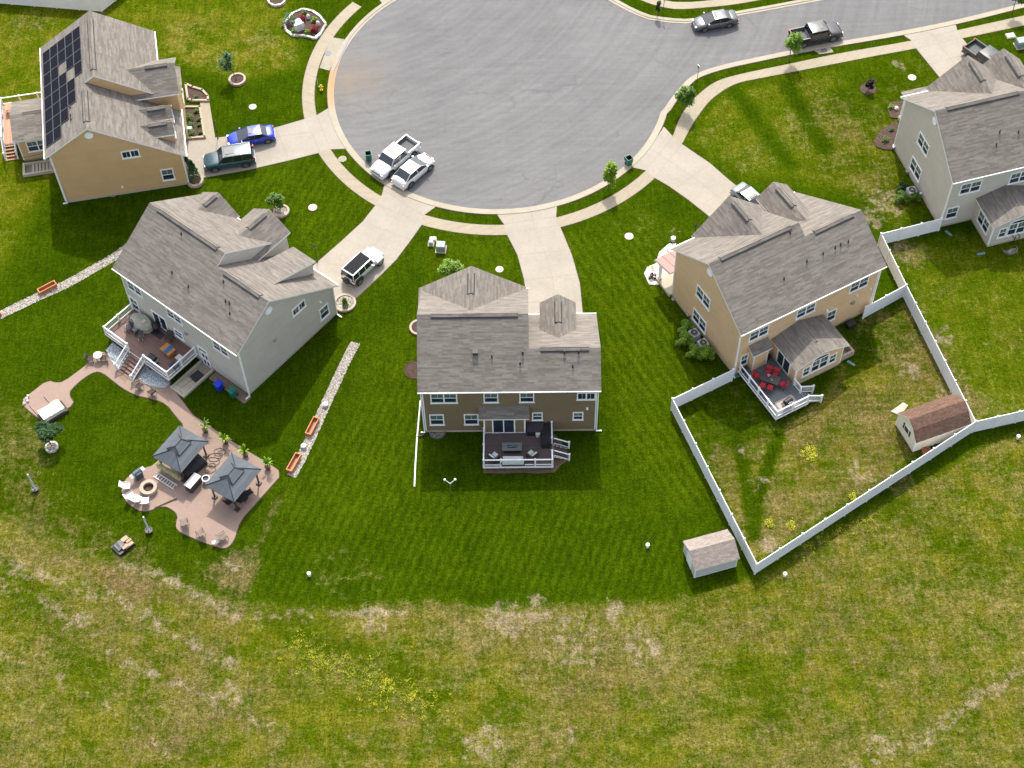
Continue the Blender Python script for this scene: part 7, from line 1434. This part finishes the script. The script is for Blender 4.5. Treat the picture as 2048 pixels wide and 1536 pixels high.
# ---------------------------------------------------------------- flower bed at the top
bed = GP([(569, 48), (586, 28), (606, 20), (625, 24), (640, 34), (652, 50), (642, 68), (630, 79), (608, 73), (585, 72), (572, 62)]); c = sum(bed)/len(bed)
t = thing('flower_bed', 'many sided flower bed edged with white stones near the top of the picture', 'flower bed', (c[0], c[1], 0)); b = MB(); b.prism([q-c for q in bed], 0, .12); b.build('mulch', M['mulch'], t)
for i in range(len(bed)):
    a, d = bed[i]-c, bed[(i+1) % len(bed)]-c; L = np.hypot(*(d-a)); u = (d-a)/L; n_ = np.array([-u[1], u[0]]); k = max(2, int(L/.5)); b = MB()
    for j in range(k): b.obox((a[0], a[1], 0), (u[0], u[1], 0), (n_[0], n_[1], 0), L*j/k+.02, L*(j+1)/k-.02, -.12, .12, 0, .24)
    b.build('stone_edge', M['stone'] if i % 3 else M['white'], t)
for px, r, lm, nm, lb in (((577, 50), .95, 'leaf_e', 'ornamental_grass', 'tall grassy shrub at the left end of the flower bed'), ((603, 42), .5, 'leaf_r', 'red_shrub', 'red shrub in the upper half of the flower bed'), ((628, 64), .55, 'leaf_r', 'red_shrub', 'red shrub at the lower right of the flower bed'), ((629, 45), .45, 'leaf_b', 'round_bush', 'lime green bush at the right end of the flower bed'), ((588, 67), .42, 'leaf_b', 'round_bush', 'lime green bush at the lower left of the flower bed'), ((614, 69), .38, 'leaf_b', 'round_bush', 'lime green bush at the lower middle of the flower bed'), ((608, 31), .40, 'leaf_a', 'round_bush', 'green bush at the upper edge of the flower bed')): bush(nm, lb, px, r, lm, 480, .09)
p = G(601, 64); t = thing('yard_sign', 'white board sign with faint grey lines standing in the flower bed', 'sign', (p[0], p[1], 0), .5); b = MB(); b.box(-.55, .55, -.04, .04, .25, 1.15); b.build('board', wht, t)
for x in (-.4, .4): b = MB(); b.box(x-.04, x+.04, -.03, .03, 0, .25); b.build('leg', wht, t)
b = MB(); [b.box(-.35, .35, -.047, -.041, .45+.12*i, .49+.12*i) for i in range(4)]; b.build('faint_line', plain('pale_grey_mark', (.5, .5, .5), .6), t)
p = G(596, 52); b = MB(); b.hexa([(-.55, -.45, 0), (.55, -.45, 0), (.55, .45, 0), (-.55, .45, 0), (-.5, -.4, .45), (.5, -.4, .45), (.45, .4, .55), (-.45, .4, .55)]); o_ = b.build('white_box', wht); o_.location = (p[0], p[1], .1); o_.rotation_euler = (0, 0, .5); tag(o_, 'pale box behind the board sign in the flower bed', 'box')
for px, r, lb in (((617, 38), .24, 'upright pale rock in the flower bed'), ((637, 52), .26, 'pale rock at the right side of the flower bed')): p = G(*px); b = MB(); b.ball((0, 0, r), r, 0, 9, 6, 1.6, .12); o_ = b.build('rock', M['stone']); o_.location = (p[0], p[1], .05); tag(o_, lb, 'rock')
# tan house front beds
def bed_(label, px, edge=True):
    P_ = GP(px); c = sum(P_)/len(P_); t = thing('planting_bed', label, 'planting bed', (c[0], c[1], 0)); b = MB(); b.prism([q-c for q in P_], 0, .10); b.build('mulch', M['mulch'], t)
    if edge:
        for i in range(len(P_)):
            a, d = P_[i]-c, P_[(i+1) % len(P_)]-c; L = np.hypot(*(d-a)); u = (d-a)/L; n_ = np.array([-u[1], u[0]]); b = MB(); b.obox((a[0], a[1], 0), (u[0], u[1], 0), (n_[0], n_[1], 0), -.08, L+.08, -.11, .11, 0, .26); b.build('edging', M['cap'], t)
    return t
bed_('curved mulch bed with a pale edge above the walkway of the tan house', [(372, 170), (385, 176), (405, 182), (416, 194), (417, 203), (384, 203), (376, 200)]); bed_('long mulch bed with small bushes between the tan house and its walkway', [(368, 216), (400, 216), (410, 276), (371, 279)])
for px, r, lb in (((378, 240), .55, 'largest bush in the bed beside the tan house, uppermost of the left row'), ((393, 226), .34, 'small bush at the upper right of the bed beside the tan house'), ((381, 254), .42, 'bush in the middle of the left row beside the tan house'), ((384, 272), .50, 'round green bush at the lower end of the bed beside the tan house'), ((398, 242), .3, 'small bush in the right row beside the tan house, second from the top'), ((399, 253), .28, 'small bush in the right row beside the tan house, third from the top'), ((401, 268), .26, 'smallest bush at the lower right of the bed beside the tan house'), ((392, 197), .3, 'small bush in the curved bed of the tan house')): bush('small_bush', lb, px, r, 'leaf_a', 260, .08)
p = G(379, 262); b = MB(); b.hexa([(-.35, -.25, 0), (.35, -.25, 0), (.35, .25, 0), (-.35, .25, 0), (-.3, -.2, .5), (.3, -.2, .5), (.3, .2, .5), (-.3, .2, .5)]); o_ = b.build('vent_box', plain('pale_blue_grey', (.42, .50, .52), .5)); o_.location = (p[0], p[1], 0); tag(o_, 'pale grey box in the bed beside the tan house', 'box')
# beds of the beige and light grey houses
t = bed_('pale stone bed with a brown shrub at the porch corner of the beige house', [(1288, 548), (1294, 535), (1312, 528), (1318, 505), (1338, 488), (1352, 487), (1350, 520), (1330, 560), (1316, 571), (1298, 570)], False); [k for k in t.children]
for k in t.children: k.data.materials[0] = M['stone']
bush('brown_shrub', 'small reddish brown shrub in the pale stone bed of the beige house', (1304, 557), .42, 'leaf_d', 220, .08); p = G(1346, 482); b = MB(); b.cyl((0, 0, 0), .2, .5, 8, r2=.26); o_ = b.build('stone_urn', wht); o_.location = (p[0], p[1], 0); tag(o_, 'white urn at the upper end of the pale stone bed', 'urn')
bed_('upper mulch bed beside the porch of the light grey house', [(1774, 216), (1782, 205), (1806, 203), (1812, 230), (1800, 238), (1780, 236)], False); bed_('lower mulch bed beside the left wall of the light grey house', [(1747, 283), (1760, 262), (1790, 244), (1800, 250), (1786, 300), (1768, 300), (1752, 294)], False)
for px, r, lm, lb in (((1781, 217), .34, 'leaf_g', 'small orange green shrub in the upper bed of the light grey house'), ((1770, 283), .42, 'leaf_a', 'low green shrub in the lower bed of the light grey house'), ((1782, 262), .3, 'leaf_e', 'small pale shrub in the lower bed of the light grey house')): bush('small_shrub', lb, px, r, lm, 200, .08)
p = G(1792, 219); b = MB(); b.ball((0, 0, .2), .28, 0, 8, 5, .8, .15); o_ = b.build('rock', M['stone']); o_.location = (p[0], p[1], 0); tag(o_, 'pale rock in the upper bed of the light grey house', 'rock')
# terracotta saucer behind the cream shed, hose guide and splash blocks
p = G(1852, 904); b = MB(); b.ring((0, 0, 0), .32, .40, .3, 20); b.cyl((0, 0, 0), .33, .12, 18); o_ = b.build('flower_pot', plain('terracotta', (.35, .11, .05), .8)); o_.location = (p[0], p[1], 0); tag(o_, 'terracotta tub between the cream shed and the fence', 'tub')
spm = plain('splash_green', (.13, .22, .20), .7)
for px, rz, lb in (((1702, 727), -.7, 'pale green splash block at the sunroom corner of the beige house'), ((1897, 467), -.9, 'green splash pipe at the corner of the light grey house'), ((1962, 508), .2, 'green splash pipe at the sunroom corner of the light grey house'), ((1476, 752), .3, 'small splash block at the deck corner of the beige house')):
    p = G(*px); b = MB(); b.box(-.4, .4, -.12, .12, 0, .08); o_ = b.build('splash_block', spm); o_.location = (p[0], p[1], 0); o_.rotation_euler = (0, 0, rz); tag(o_, lb, 'splash block')
# basketball style umbrella base over the light grey window well
p = G(*q6(1035, 1375)); t = thing('pole_stand', 'dark stand with a round top over the window well of the light grey house', 'stand', (p[0], p[1], 0)); b = MB(); b.tube([(0, 0, 0), (.15, .1, 1.1)], .05, 8); b.build('pole', M['dark'], t); b = MB(); b.ring((.2, .15, 1.1), .3, .38, .05, 16); b.build('hoop', plain('rusty_brown', (.14, .08, .06), .7), t)
